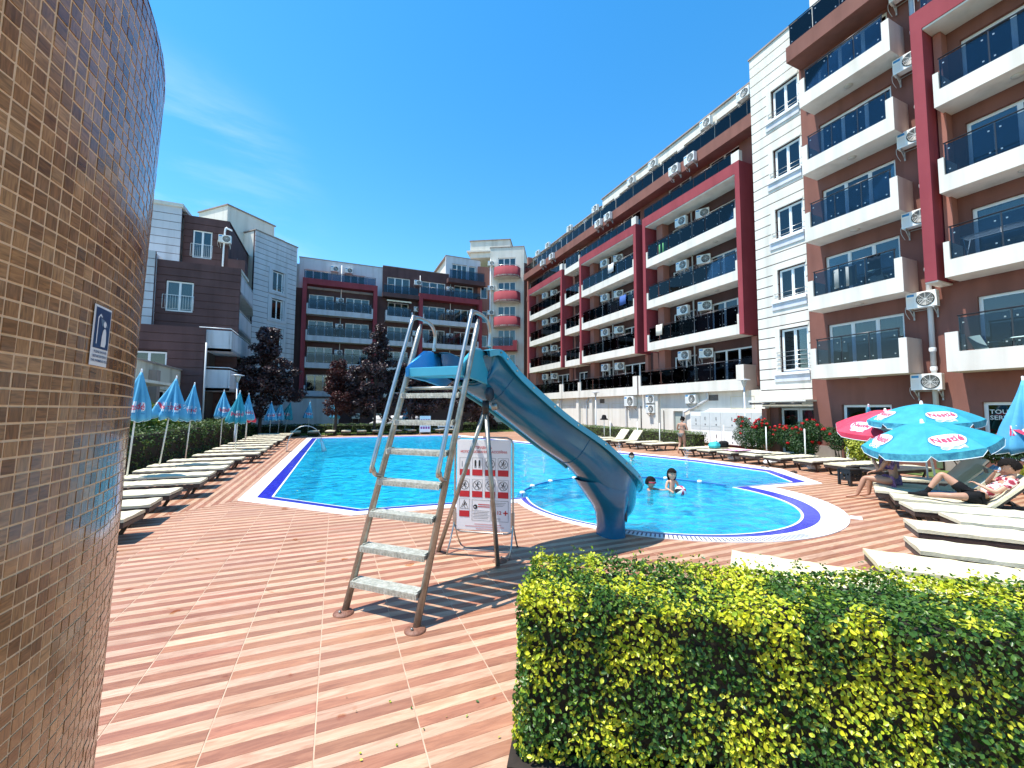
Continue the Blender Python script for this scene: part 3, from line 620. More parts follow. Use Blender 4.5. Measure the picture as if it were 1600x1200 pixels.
for i in range(6):
    for z0, z1, m in ((.17, .88, M_cabw), (.9, 1.08, M_cab), (1.1, 1.9, M_cab)):
        if i == 5 and z0 > 1: z1 = 1.7
        d_ = MB().box(xs[i] + .02, xs[i + 1] - .02, 1.14, 1.165, z0, z1).build('cabinet_door', m, cab)
        if z0 != .9:
            zc = (z0 + z1) / 2; q = MB(); q.box(xs[i] + .3, xs[i] + .33, 1.165, 1.19, zc - .05, zc + .13); q.box(xs[i] + .28, xs[i] + .35, 1.165, 1.172, z0 + .06, z0 + .14); q.build('handle', mat('handle_dark', (.12, .12, .12), .4), d_)

# ------------------------------------------------------------ white stair tower between the wings
ST = thing('stair_tower', 'white banded stair tower with one column of double windows', 'building', (18.8, 0, 0), R(90))
hol = [(11.14, 12.36, 3.75, 5.75)] + [(11.14, 12.36, z + 1.0, z + 2.45) for z in SL[1:]] + [(11.0, 12.75, 0, 2.15)]
clad(ST, M_white, 11.06, 13.4, 2.45, 19.7, 0, hol, .495, .045)
MB().box(11.06, 13.4, -6, -1.3, 0, 19.68).build('core', M_white, ST); MB().box(13.2, 13.39, -1.3, -.26, 0, 19.68).build('side_wall', M_white, ST)
MB().box(11.06, 11.13, -1.3, -.26, 0, 19.68).build('side_wall', M_brown, ST)
MB().box(11.0, 13.44, -6, .05, 19.7, 19.78).build('roof_edge', M_grey, ST)
for h in hol[:-1]:
    z0, z1 = h[2], h[3]
    w_ = window(ST, 11.75, z0 + .03, 1.16, z1 - z0 - .06, 2, 0, M_cur if z0 > 9 else None)
    s = MB(); s.box(12.36, 12.58, 0, .03, z0 - .12, z1 + .1); s.box(11.1, 12.36, 0, .03, z1, z1 + .1); s.build('window_surround', M_white, ST)
    MB().box(11.08, 12.62, -.1, .12, z0 - .12, z0 - .004).build('sill', M_frame, ST); MB().box(11.1, 12.66, 0, .05, z0 - .42, z0 - .125).build('apron', M_bwhite, ST)
    s = MB(); nr = 5 if z0 < 4 else 2
    for k in range(nr): s.tube([(11.1, .08, z0 + .12 + k * .2), (12.5, .08, z0 + .12 + k * .2)], .012, 6)
    s.tube([(12.5, 0, z0 + .12 + (nr - 1) * .2), (12.5, .085, z0 + .12 + (nr - 1) * .2)], .012, 6); s.build('window_bar', M_steel2, ST)
# entrance under it
wall(ST, M_brown, 12.76, 13.4, 0, 2.45, -.3, (), .2, 'entrance_wall'); MB().box(13.15, 13.39, -.28, -.02, 0, 2.1).build('pier', M_sal, ST)
MB().box(11.06, 13.4, -.32, -.1, 2.16, 2.44).build('lintel', M_white, ST)
window(ST, 12.35, .02, .8, 2.1, 1, -.4); window(ST, 11.45, .02, .95, 2.1, 1, -.4)
MB().box(10.9, 13.5, 0, .75, 2.4, 2.47).build('entrance_canopy', M_white, ST)
q = MB(); q.tube([(13.45, .7, 2.32), (12.5, .7, 2.32)], .04, 8); q.tube([(12.2, .7, 2.32), (11.1, .7, 2.32)], .035, 8); q.build('awning_arm', M_rail, ST)

# ------------------------------------------------------------ near block at the right edge
NB = thing('apartment_building', 'tall brown apartment block nearest on the right with white balconies', 'building', (18.8, 0, 0), R(90))
hol = []; wins = []
for k, z in enumerate(SL): addwin(9.1, z + .22, 2.5, 2.15, 3, [M_curo, None, M_curr, M_curo, M_cur][k])
for k, z in enumerate(SL[:4]): addwin(4.3, z + .22, 3.4, 2.25, 3, [M_curr, M_cur, M_curr, None][k])
addwin(9.2, 18.1, 2.4, 2.1, 3, M_cur); addwin(4.3, 15.1, 3.4, 2.1, 3, M_cur)
hol += [(8.35, 9.98, 0.05, 2.25), (2.2, 6.05, .5, 2.3)]
wall(NB, M_brown, -1, 11.05, 0, 17.6, 0, hol); wall(NB, M_white, 6.9, 11.0, 17.6, 21.8, -.9, [h for h in hol if h[2] > 18]); 
for x, z, w, h, n, c in wins: window(NB, x, z, w, h, n, -.9 if z > 18 else 0, c)
window(NB, 9.16, .06, 1.6, 2.18, 2, 0, None); window(NB, 4.15, .52, 3.8, 1.77, 2, 0, M_curo)
MB().box(-1, 11.05, -1.6, -1.55, 0, 17.5).build('room_back', M_int, NB); MB().box(-1, 11.0, -6, -1.7, 0, 21.7).build('rear_block', M_white, NB)
s = MB()
for z in [2.6] + SL + [17.4]: s.box(-1, 11.0, -1.5, -.26, z - .02, z + .16)
s.build('floor_slab', M_int, NB)
MB().box(10.05, 11.05, 0.0, .04, 0, .55).build('plinth', M_grey, NB); MB().box(6.2, 7.0, .0, .04, 0, .55).build('plinth', M_grey, NB)
for k, z in enumerate(SL): balcony(NB, 7.4, 10.5, z + (.1 if k == 0 else 0), .01, 1.0, post=.22, n=3, top=1.22, gh=.95)
MB().box(6.9, 11.0, -.9, .95, 17.3, 18.0).build('terrace_band', M_brown, NB); glass_rail(NB, 7.0, 10.9, 18.0, .85, .95, 4)
# red frame at the right edge
s = MB(); s.box(6.54, 6.84, .01, 1.0, 6.25, 14.9); s.box(-1, 6.84, .01, 1.0, 14.9, 15.6); s.build('red_frame', M_red, NB, 'tall red frame at the right edge of the view')
MB().box(-1, 6.53, .01, .97, 14.83, 14.896).build('soffit', M_white, NB); MB().box(6.30, 6.50, 0.003, .4, 6.3, 14.8).build('pier', M_sal, NB)
MB().box(6.53, 6.84, .01, .98, 6.2, 6.246).build('frame_foot', M_white, NB)
for k, z in enumerate([6.27, 9.05, 11.95]): balcony(NB, -.6, 6.36, z, .02, .98, post=.14, n=6, top=1.15, gh=1.0)
balcony(NB, -.8, 6.44, 3.25, .02, 1.02, post=.3, n=6, top=1.25, gh=1.05, band=.62)
glass_rail(NB, -.6, 6.6, 15.6, .85, .8, 6)
s = MB(); s.tube([(7.08, .14, 17.3), (7.08, .14, .1)], .075, 12); d_ = s.build('drainpipe', M_pipe, NB)
q = MB()
for z in (1.6, 3.45, 4.1, 6.9, 9.9, 12.8, 15.6): q.lathe([(.09, -.07), (.1, 0), (.09, .07)], (7.08, .14, z), 12)
q.build('pipe_collar', M_frame, d_)
for k, z in enumerate([2.72, 5.55, 8.45, 11.4, 14.2, 17.0]): ac(NB, 7.22, .16, z, R(6), 'air conditioner with blue badge by the brown wall\'s drainpipe, %s level' % FL[k], 'air conditioners up the drainpipe'); 
v, f = text_geo('TOURIST', .185, 'LEFT', True); v2, f2 = text_geo('SERVICE', .185, 'LEFT', True)
s = MB(); s.add([(5.93 - x, -.10, 1.985 + y) for x, y, z in v], f); s.add([(5.93 - x, -.10, 1.80 + y) for x, y, z in v2], f2); s.build('window_lettering', mat('lettering', (.62, .64, .6), .5), NB)
# clothes rack and plastic chairs on its balconies
def plastic_chair(loc, rz, label):
    t = thing('plastic_chair', label, 'chair', loc, rz, 'plastic furniture on the balconies'); m = mat('pale_green_plastic', (.55, .72, .66), .45)
    MB().box(-.21, .21, -.2, .2, .40, .43).build('seat', m, t)
    s = MB(); s.grid([[(-.2 + .4 * i / 6, .2 + .03 * math.sin(math.pi * i / 6) + h * .22, .43 + h * .42) for i in range(7)] for h in (0, .33, .66, 1)]); s.build('backrest', m, t)
    for sx in (-1, 1):
        MB().tube([(sx * .22, -.18, .62), (sx * .24, 0, .64), (sx * .22, .24, .62)], .018, 6).build('armrest', m, t)
        for sy in (-1, 1): MB().tube([(sx * .18, sy * .17, .41), (sx * .25, sy * .24, 0)], .022, 6).build('leg', m, t)
    return t
plastic_chair((18.15, 5.6, 3.44), R(60), 'pale green plastic chair behind glass on the lowest right-edge balcony, nearer the red frame')
plastic_chair((18.25, 4.2, 3.44), R(-60), 'pale green plastic chair at the right of the lowest right-edge balcony')
plastic_chair((18.3, 8.3, 6.29), R(100), 'pale green plastic chair on the second-floor balcony beside the white tower')
t = thing('balcony_table', 'round pale green plastic table between chairs on the lowest right-edge balcony', 'table', (18.2, 4.9, 3.44)); m = mat('pale_green_plastic', (0, 0, 0))
MB().lathe([(0, .7), (.4, .7), (.42, .68), (.4, .67), (0, .67)], n=20).build('tabletop', m, t)
for a in range(4): MB().tube([(.15 * math.cos(a * 1.57), .15 * math.sin(a * 1.57), .67), (.3 * math.cos(a * 1.57), .3 * math.sin(a * 1.57), 0)], .02, 6).build('leg', m, t)
t = thing('drying_rack', 'white folding clothes rack on the right-edge balcony above the plastic chairs', 'clothes rack', (18.2, 5.3, 6.46), R(90))
s = MB(); s.tube([(-.7, -.25, 1.0), (.7, -.25, 1.0), (.7, .25, 1.0), (-.7, .25, 1.0), (-.7, -.25, 1.0)], .012, 6)
for k in range(7): s.tube([(-.7, -.2 + k * .066, 1.0), (.7, -.2 + k * .066, 1.0)], .006, 5)
s.build('rack_top', M_frame, t); s = MB()
for sx in (-.65, .65): s.tube([(sx, -.25, 0), (sx, .25, 1.0)], .012, 6); s.tube([(sx, .25, 0), (sx, -.25, 1.0)], .012, 6)
s.build('leg', M_frame, t)
for (x, y, z, w, c, lb) in [(19.7, 20.6, 12.5, .7, (.10, .33, .12), 'green towel hanging over the balcony rail in the nearest red frame'), (17.86, 9.2, 6.9, .85, (.25, .27, .26), 'grey towel drying inside the glass on the second-floor balcony by the white tower'), (17.9, 8.25, 7.05, .4, (.03, .03, .035), 'black garment hanging on the second-floor balcony by the white tower')]:
    s = MB(); s.grid([[(x + .012 * math.sin(i * 1.7), y - w / 2 + w * i / 8, z + .62 - h * .75 - .02 * math.sin(i)) for i in range(9)] for h in (0, .5, 1)]); o = s.build('towel', mat('cloth_%d' % int(z * 10 + w * 100), c, .9), None); sm = o.modifiers.new('s', 'SOLIDIFY'); sm.thickness = .01; tag(o, lb, 'towel')

rail_cloths = [(20.9, 1, (.70, .66, .55), 'cream towel'), (24.6, 2, (.05, .12, .35), 'navy towel'), (26.0, 3, (.55, .58, .6), 'pale grey towel')]
for (y, k, c, nm) in rail_cloths:
    z = [3.08, 6.07, 9.0, 11.9][k] + .55; s = MB(); w = random.uniform(.5, .8)
    s.grid([[(19.6 + .03 + dx + .008 * math.sin(i * 1.9), y - w / 2 + w * i / 8, z + dz + .015 * math.sin(i * 1.1)) for i in range(9)] for dx, dz in ((-.035, .35), (-.035, .7), (-.02, 1.05), (.04, 1.07), (.07, .8))]); o = s.build('towel', mat('rail_cloth_%d' % int(y * 10), c, .9), None); sm = o.modifiers.new('s', 'SOLIDIFY'); sm.thickness = .008
    tag(o, '%s hung over the rail of a %s balcony, long wing' % (nm, FL[k + 1]), 'towel')
# ------------------------------------------------------------ back wing across the far end
BW = thing('apartment_building', 'six-storey brown and grey-white wing across the far end of the pool', 'building', (0, 47.2, 0), R(180))
hol = []; wins = []
def aw(a, z, w, h, n, c='r'): addwin(-a, z, w, h, n, c)
BZ = [3.3, 6.2, 9.0, 11.75]
for z in BZ:
    aw(-1.7, z + .2, 2.4, 2.1, 3, 'r'); aw(1.9, z + .2, 2.4, 2.1, 3, 'r'); aw(6.2, z + .2, 2.3, 2.1, 3, M_cur if z > 8 else 'r'); aw(10.2, z + .2, 2.8, 2.1, 3); aw(14.0, z + .2, 2.6, 2.1, 3)
for a, w in ((6.2, 2.5), (10.2, 2.8), (13.9, 2.4)): aw(a, 14.95, w, 2.0, 3, M_cur)
wall(BW, M_dbrown, -16.3, 4.9, 0, 14.6, 0, hol); wall(BW, M_dbrown, -12.0, -4.45, 14.6, 18.1, 0, hol); wall(BW, M_dbrown, -16.3, -12.0, 14.6, 17.4, 0, hol)
for x, z, w, h, n, c in wins: window(BW, x, z, w, h, n, 0, c)
hol = []; wins = []
aw(-2.2, 15.0, 2.3, 1.7, 3, M_cur); aw(1.5, 15.0, 2.2, 1.7, 3, M_cur); wall(BW, M_bwhite, -4.45, 3.9, 14.6, 17.9, -.2, hol)
for x, z, w, h, n, c in wins: window(BW, x, z, w, h, n, -.2, c)
hol = []; wins = []
aw(13.4, 17.75, 1.9, 1.9, 3, M_cur); aw(15.0, 17.75, .9, 1.9, 1, M_cur); wall(BW, M_bwhite, -16.0, -11.7, 17.4, 20.5, -.3, hol)
for x, z, w, h, n, c in wins: window(BW, x, z, w, h, n, -.3, c)
MB().box(-16.2, -11.95, -7, -.55, 17.4, 20.5).build('rear_block', M_white, BW); MB().box(-12.5, 4.8, -7, -1.5, 0, 17.6).build('rear_block', M_bwhite, BW); MB().box(-16.3, -12.5, -7, -1.5, 0, 17.3).build('rear_block', M_int, BW)
MB().box(-16.3, -11.7, -.3, 1.0, 16.95, 17.45).build('terrace_band', M_dbrown, BW); glass_rail(BW, -16.2, -11.9, 17.45, .9, 1.0, 5, clips=False)
for x0, x1, z, y in ((-4.5, 3.95, 17.9, -.15), (-12.05, -4.45, 18.1, .05), (-16.05, -11.65, 20.5, -.25)): MB().box(x0, x1, -7, y, z, z + .07).build('roof_edge', M_grey, BW)
for a0, a1, zt in ((-3.45, 3.85, 15.45), (8.4, 15.9, 15.2)):
    s = MB(); s.box(-a1, -a1 + .4, 0.01, 1.0, 3.2, zt - .6); s.box(-a0 - .4, -a0, 0.01, 1.0, 3.2, zt - .6); s.box(-a1, -a0, .01, 1.0, zt - .6, zt); s.build('red_frame', M_red, BW)
    for z in BZ: balcony(BW, -a1 + .42, -a0 - .42, z, .01, .98, M_bwhite, None, post=.14, n=7, top=1.1, lamp=False)
    glass_rail(BW, -a1 + .2, -a0 - .1, zt, .9, .75, 8, clips=False)
for z in BZ: balcony(BW, -7.7, -4.75, z, .01, .95, M_bwhite, None, post=.16, n=3, top=1.15, lamp=False)
MB().box(-8.4, -4.4, .01, .9, 14.45, 14.9).build('terrace_band', M_dbrown, BW); glass_rail(BW, -8.3, -4.5, 14.9, .8, .85, 4, clips=False)
s = MB(); 
for k in range(12): s.grid([[(-7.5 + k * .22, .2, 14.3), (-7.5 + k * .22, 1.0, 14.05), (-7.5 + k * .22, 1.02, 13.9)], [(-7.28 + k * .22, .2, 14.3), (-7.28 + k * .22, 1.0, 14.05), (-7.28 + k * .22, 1.02, 13.9 + .03 * (k % 2))]], False)
s.build('awning', M_cush, BW)
for i, (a, z, y) in enumerate([(-.5, 16.75, -.2), (.9, 16.75, -.2), (8.3, 16.3, 0), (8.3, 13.2, 0), (.1, 13.3, 0), (.1, 10.5, 0), (.1, 7.7, 0), (12.1, 16.0, 0), (12.1, 13.2, 0), (12.1, 10.4, 0), (8.2, 10.4, 0)]):
    ac(BW, -a, y + .1, z, 0, 'white air conditioner on the back wing, %s' % ['left of the pair on the pale top-floor wall', 'right of the pair on the pale top-floor wall', 'between two wide top-floor windows of the brown part', 'below a striped awning beside a small balcony', 'high inside the left red frame', 'in the middle row inside the left red frame', 'in the lower row inside the left red frame', 'beside a drainpipe under the white box storey', 'high inside the right red frame', 'lower inside the right red frame', 'beside the second small balcony from the top'][i], 'air conditioners on the back wing')
for a in (.2, 8.6, 12.2): MB().tube([(-a, .1, 17.5), (-a, .1, 3.3)], .05, 8).build('drainpipe', M_pipe, BW)
# garden-floor wall of the back wing
MB().box(-16.3, 4.9, .0, .12, 0, .5).build('plinth', M_grey, BW)

# ------------------------------------------------------------ corner tower with rounded red balconies
TW = thing('apartment_tower', 'cream corner tower with a column of rounded red balconies', 'building', (20.6, 44.4, 0), R(149.74))
hol = []; wins = []
for z in [3.4, 6.4, 9.4, 12.3, 15.3, 18.3]: addwin(2.1, z + .2, 2.2, 2.1, 3, M_cur)
wall(TW, M_white, 0, 4.17, 0, 21.9, 0, hol)
for x, z, w, h, n, c in wins: window(TW, x, z, w, h, n, 0, c)
MB().box(0, 4.17, -5, -1.2, 0, 21.9).build('rear_block', M_white, TW); MB().box(0, .2, -1.2, -.26, 0, 21.9).build('side_wall', M_white, TW); MB().box(3.97, 4.17, -1.2, -.26, 0, 21.9).build('side_wall', M_white, TW)
MB().box(-.05, 4.22, -5, .05, 21.9, 22.0).build('roof_edge', M_grey, TW)
MB().box(2.0, 7.2, -6, -2.2, 21.6, 23.8).build('roof_box', M_white, TW); MB().box(4.2, 7.6, -4.5, -1.9, 22.3, 22.5).build('roof_overhang', M_white, TW); MB().box(1.9, 7.3, -6.1, -2.1, 23.8, 23.9).build('roof_edge', M_grey, TW)
for k, z in enumerate([11.9, 14.95, 18.0]):
    P_ = [(.4 + 3.3 * i / 16, 1.15 * math.sqrt(max(0, 1 - ((i - 8) / 8) ** 2)) ** .8 + .15) for i in range(17)]
    s = MB(); s.prism([(.4, .005)] + P_ + [(3.7, .005)], z, z + .18); b_ = s.build('balcony', M_white, TW)
    q = MB(); Q_ = [(2.05 + (x - 2.05) * .95, y * .93) for x, y in P_]
    vs = [(x, y, z - .03) for x, y in P_] + [(x, y, z + 1.2) for x, y in P_] + [(x, y, z + 1.2) for x, y in Q_] + [(x, y, z - .03) for x, y in Q_]; n_ = 17
    q.add(vs, [(i + 1, i, n_ + i, n_ + i + 1) for i in range(16)] + [(n_ + i + 1, n_ + i, 2 * n_ + i, 2 * n_ + i + 1) for i in range(16)] + [(2 * n_ + i + 1, 2 * n_ + i, 3 * n_ + i, 3 * n_ + i + 1) for i in range(16)], True); q.build('curved_parapet', M_red, b_)
    MB().tube([(x, y * .96, z + 1.33) for x, y in P_], .025, 8).build('handrail', M_steel2, b_)
    ac(TW, 4.0, .12, z + 1.6, 0, 'white air conditioner beside the rounded red balcony, %s' % ['lowest of three', 'middle of three', 'highest of three'][k], 'air conditioners on the corner tower')
for z in (9.0, 6.0): balcony(TW, .7, 3.6, z, .01, 1.2, M_red, None, post=.5, n=2, top=1.2, lamp=False, ends=(1, 0))
MB().tube([(4.1, .14, 20.5), (4.1, .14, 2)], .06, 8).build('drainpipe', M_pipe, TW)
# brown corner pieces either side of the tower
CP = thing('corner_block', 'narrow brown corner wall joining the tower to the back wing', 'building', (17.0, 46.5, 0), R(180 - 12))
hol = [(.25, 1.15, z, z + 1.5) for z in (9.6, 12.6, 15.6)]; wall(CP, M_sal, 0, 1.5, 0, 19.6, -.25, hol); MB().box(0, 1.5, -4, -1.5, 0, 19.5).build('rear_block', M_brown, CP)
for h in hol: window(CP, .7, h[2] + .02, .86, 1.44, 1, -.25, None)
CQ = thing('corner_block', 'brown corner joining the tower to the long wing, with glass-railed balconies', 'building', (22.6, 43.2, 0), R(180))
hol = [(.5, 1.6, z + .2, z + 2.2) for z in SL] + [(.5, 1.5, 18.1, 19.7)]; wall(CQ, M_sal, -.6, 2.0, 0, 20.2, 0, hol); MB().box(-.6, 2.0, -4, -1.5, 0, 20).build('rear_block', M_brown, CQ)
for h in hol: window(CQ, 1.05, h[2] + .02, 1.0, h[3] - h[2] - .04, 1, 0, M_cur)
for z in (14.8, 17.3): MB().box(-.6, 2.2, 0.01, 1.0, z, z + .5).build('terrace_band', M_brown, CQ); glass_rail(CQ, -.5, 2.1, z + .5, .9, .9, 2, clips=False)

# ------------------------------------------------------------ stepped left building
LB = thing('apartment_building', 'stepped dark brown and grey-white banded building at the left', 'building', (0, 36, 0), R(180))
def LH(L_): return [(-a1, -a0, z0, z1) for a0, a1, z0, z1 in L_]
hU = LH([(-9.95, -8.75, 13.0, 15.1)]); hU2 = LH([(-14.3, -13.2, 11.2, 15.2)])
clad(LB, M_dbrown, 7.72, 10.5, 9.5, 16.0, 0, hU, .5); window(LB, 9.35, 13.02, 1.16, 2.06, 2, 0, M_cur)
clad(LB, M_bwhite, 10.5, 16.5, 9.5, 16.35, .5, hU2, .55); window(LB, 13.75, 11.22, 1.06, 3.9, 1, .5, M_cur)
MB().box(7.74, 10.5, -8, -.9, 0, 15.9).build('rear_block', M_dbrown, LB); MB().box(10.5, 16.5, -8, -.4, 0, 16.3).build('rear_block', M_bwhite, LB)
MB().box(7.7, 16.6, -8, .0, 16.0, 16.08).build('roof_edge', M_dbrown, LB); MB().box(10.4, 16.6, -8, .62, 16.35, 16.6).build('cornice', M_white, LB)
h2 = LH([(-10.4, -8.9, 8.35, 10.4), (-10.3, -8.5, 5.3, 7.35)])
clad(LB, M_dbrown, 6.3, 10.9, 0, 11.7, 3, h2, .5); window(LB, 9.65, 8.37, 1.46, 2.0, 2, 3, M_cur); window(LB, 9.4, 5.32, 1.76, 2.0, 2, 3, M_curo)
clad(LB, M_bwhite, 10.9, 15.5, 3, 12.1, 3.35, (), .55); MB().box(10.9, 15.5, .5, 3.1, 0, 12.0).build('rear_block', M_bwhite, LB); MB().box(8.0, 10.9, 0.3, 2.1, 0, 11.5).build('rear_block', M_int, LB)
MB().box(6.3, 10.9, .1, 2.74, 11.55, 11.72).build('terrace_floor', M_white, LB)
h3 = LH([(-10.9, -9.2, 3.2, 5.4)])
clad(LB, M_dbrown, 7.4, 15, 0, 6.9, 6, h3, .5); window(LB, 10.05, 3.22, 1.66, 2.1, 2, 6, None); MB().box(7.45, 15, 3.4, 4.9, 0, 6.85).build('rear_block', M_int, LB)
for x0, y0, z in ((9.0, 3.06, 11.0),): pass
# juliet bars
for x0, x1, z, y in ((8.7, 10.0, 13.1, 0), (8.85, 10.5, 8.5, 3)):
    s = MB(); s.tube([(x0, .1 + y, z + .9), (x1, .1 + y, z + .9)], .018, 6); s.tube([(x0, .1 + y, z), (x1, .1 + y, z)], .012, 6)
    for q in (x0, x1): s.tube([(q, y, z), (q, y + .1, z), (q, y + .1, z + .9), (q, y, z + .9)], .012, 6)
    for k in range(13): s.tube([(x0 + (x1 - x0) * k / 12, y + .1, z), (x0 + (x1 - x0) * k / 12, y + .1, z + .9)], .007, 5)
    s.build('window_bars', M_frame, LB)
# recessed side with white balconies facing the pool
MB().box(7.73, 7.95, -8.5, -.02, 11.5, 15.85).build('side_wall', M_dbrown, LB); MB().box(7.73, 7.95, -8.5, 2.7, 0, 11.5).build('side_wall', M_dbrown, LB)
for (y0, y1, z, x0) in ((-5.0, 2.7, 9.95, 6.28), (-5.0, 2.7, 7.45, 6.32), (-4.0, 5.7, 5.55, 6.1), (-4.5, 5.7, 3.1, 6.1)):
    s = MB(); s.prism([(7.8, y0), (7.8, y1), (x0, y1), (x0 + .05, y0 + 3), (x0 + .5, y0)][::-1], z, z + .18); b_ = s.build('balcony', M_bwhite, LB)
    q = MB(); q.prism([(x0, y1), (x0 + .12, y1), (x0 + .17, y0 + 3), (x0 + .05, y0 + 3)][::-1], z + .002, z + 1.3); q.build('parapet', M_bwhite, b_)
    q = MB(); q.box(x0 + .1, 7.8, y1 - .12, y1, z + .004, z + 1.3); q.build('parapet', M_bwhite if z < 6 else M_dbrown, b_)
    q = MB(); q.tube([(7.8, y1 - .06, z + 1.45), (x0 + .06, y1 - .06, z + 1.45), (x0 + .1, y0 + 3, z + 1.45)], .025, 6); q.build('handrail', M_frame, b_)
for i, (x, y, z) in enumerate([(7.9, .12, 14.3), (7.3, 2.2, 8.9), (7.3, 2.2, 6.1)]): ac(LB, x, y, z, [0, 0, 0][i], 'white air conditioner on the stepped brown building, %s' % ['right of its top window', 'under the upper white balcony', 'under the lower white balcony'][i], 'air conditioners on the left building')
s = MB(); s.tube(smooth_curve([(7.5, .2, 15.3), (7.75, .2, 15.4), (7.95, .15, 15.2), (8.0, .15, 12.2)], 4), .06, 8); s.build('drainpipe', M_frame, LB)
MB().tube([(7.3, 6.08, 6.0), (7.3, 6.08, 0)], .05, 8).build('drainpipe', M_pipe, LB)
s = MB(); s.box(6.6, 7.7, -.9, .1, 11.72, 13.2); s.build('terrace_wall', M_dbrown, LB)
for z in (7.0, 9.8, 4.9, 12.3): 
    o_ = window(LB, 0, 0, 1.3, 2.0, 2, 0, M_cur); o_.location = (7.74, 0.2 if z < 12 else -3, z); o_.rotation_euler = (0, 0, R(90)); 

MT = thing('apartment_building', 'grey-white banded block with three framed double windows, left of the back wing', 'building', (-4.0, 45.9, 0), R(-135))
hM = [(1.25, 2.75, z, z + 2.0) for z in (13.2, 10.5, 7.7, 4.9)]
clad(MT, M_bwhite, 0, 4.45, 0, 18.3, 0, hM, .5); MB().box(0.02, 4.43, -4.5, -1.2, 0, 18.25).build('rear_block', M_white, MT); MB().box(4.25, 4.44, -1.2, -.26, 0, 18.25).build('side_wall', M_white, MT); MB().box(.01, .2, -1.2, -.26, 0, 18.25).build('side_wall', M_dbrown, MT)
MB().box(-.06, 4.5, -4.5, .06, 18.3, 18.4).build('roof_edge', M_grey, MT)
for h in hM:
    window(MT, 2.0, h[2] + .04, 1.1, 1.9, 2, 0, None); s = MB(); s.box(1.0, 1.25, 0, .06, h[2] - .25, h[3] + .2); s.box(2.75, 3.0, 0, .06, h[2] - .25, h[3] + .2); s.box(1.25, 2.75, 0, .06, h[3], h[3] + .2); s.box(1.25, 2.75, 0, .06, h[2] - .25, h[2]); s.box(1.25, 1.44, -.2, .0, h[2], h[3]); s.box(2.56, 2.75, -.2, 0, h[2], h[3]); s.build('window_surround', M_bwhite, MT)
    s = MB(); s.tube([(1.4, .05, h[2] + .35), (2.6, .05, h[2] + .35)], .015, 6); s.tube([(1.4, .05, h[2] + .6), (2.6, .05, h[2] + .6)], .015, 6); s.build('window_bar', M_dark, MT)
MB().box(1.4, 6.0, -5.6, -1.6, 16, 20.2).build('roof_box', M_white, MT); MB().box(-.3, 1.4, -5, -2.2, 19.3, 19.5).build('roof_overhang', M_white, MT); MB().box(1.3, 6.1, -5.7, -1.5, 20.2, 20.3).build('roof_edge', M_grey, MT)
# single-storey beige annex behind the left hedge
AX = thing('annex_building', 'low beige single-storey annex behind the left hedge', 'building', (-8.5, 0, 0), R(-90))
M_sand = wallmat('sand_render', (.55, .52, .42), (.63, .60, .50), .45)
hA = [(-32.2, -29.6, 1.2, 3.0), (-28.8, -26.5, 1.2, 3.0)]
wall(AX, M_sand, -32.6, -14, 0, 4.25, 0, hA); MB().box(-32.6, -14, -6, -.9, 0, 4.2).build('rear_block', M_int, AX); MB().box(-32.7, -14, -6.2, .08, 4.25, 4.33).build('roof_edge', M_grey, AX)
for h in hA: window(AX, (h[0] + h[1]) / 2, 1.22, h[1] - h[0] - .04, 1.76, 3, 0, None)
MB().box(-25.9, -25.5, .01, .35, 1.8, 3.9).build('flue_pipe', M_grey, AX); MB().box(-24.6, -17, .02, 1.5, 3.05, 3.17).build('entrance_canopy', M_white, AX)
# ------------------------------------------------------------ curved mosaic wall of the outdoor shower, left edge
KS = .62; PC = Vector((-2.4949 * KS, 1.4784 * KS, 0)); PR0 = 1.85 * KS; ZT = 2 + 1.95 * KS
def prad(z):
    z = 2 + (z - 2) / KS
    r = 1.85 + .032 * (z - 2.0) + .006
    if z > 3.33: r -= .95 * (z - 3.33) ** 1.35
    return r * KS
tw = thing('shower_wall', 'tall curved wall clad in small brown mosaic tiles at the left edge', 'wall', PC)
s = MB(); nz = 44
s.grid([[((prad(z) - .0008) * math.cos(2 * math.pi * k / 160), (prad(z) - .0008) * math.sin(2 * math.pi * k / 160), z) for k in range(160)] for z in [ZT * i / nz for i in range(nz + 1)]], True, True)
s.prism([((prad(ZT) - .0008) * math.cos(2 * math.pi * k / 80), (prad(ZT) - .0008) * math.sin(2 * math.pi * k / 80)) for k in range(80)], ZT - .05, ZT + .002)
s.build('core', mat('mosaic_grout', (.78, .56, .36), .8, (.66, .46, .29), 9, .3, 120), tw)
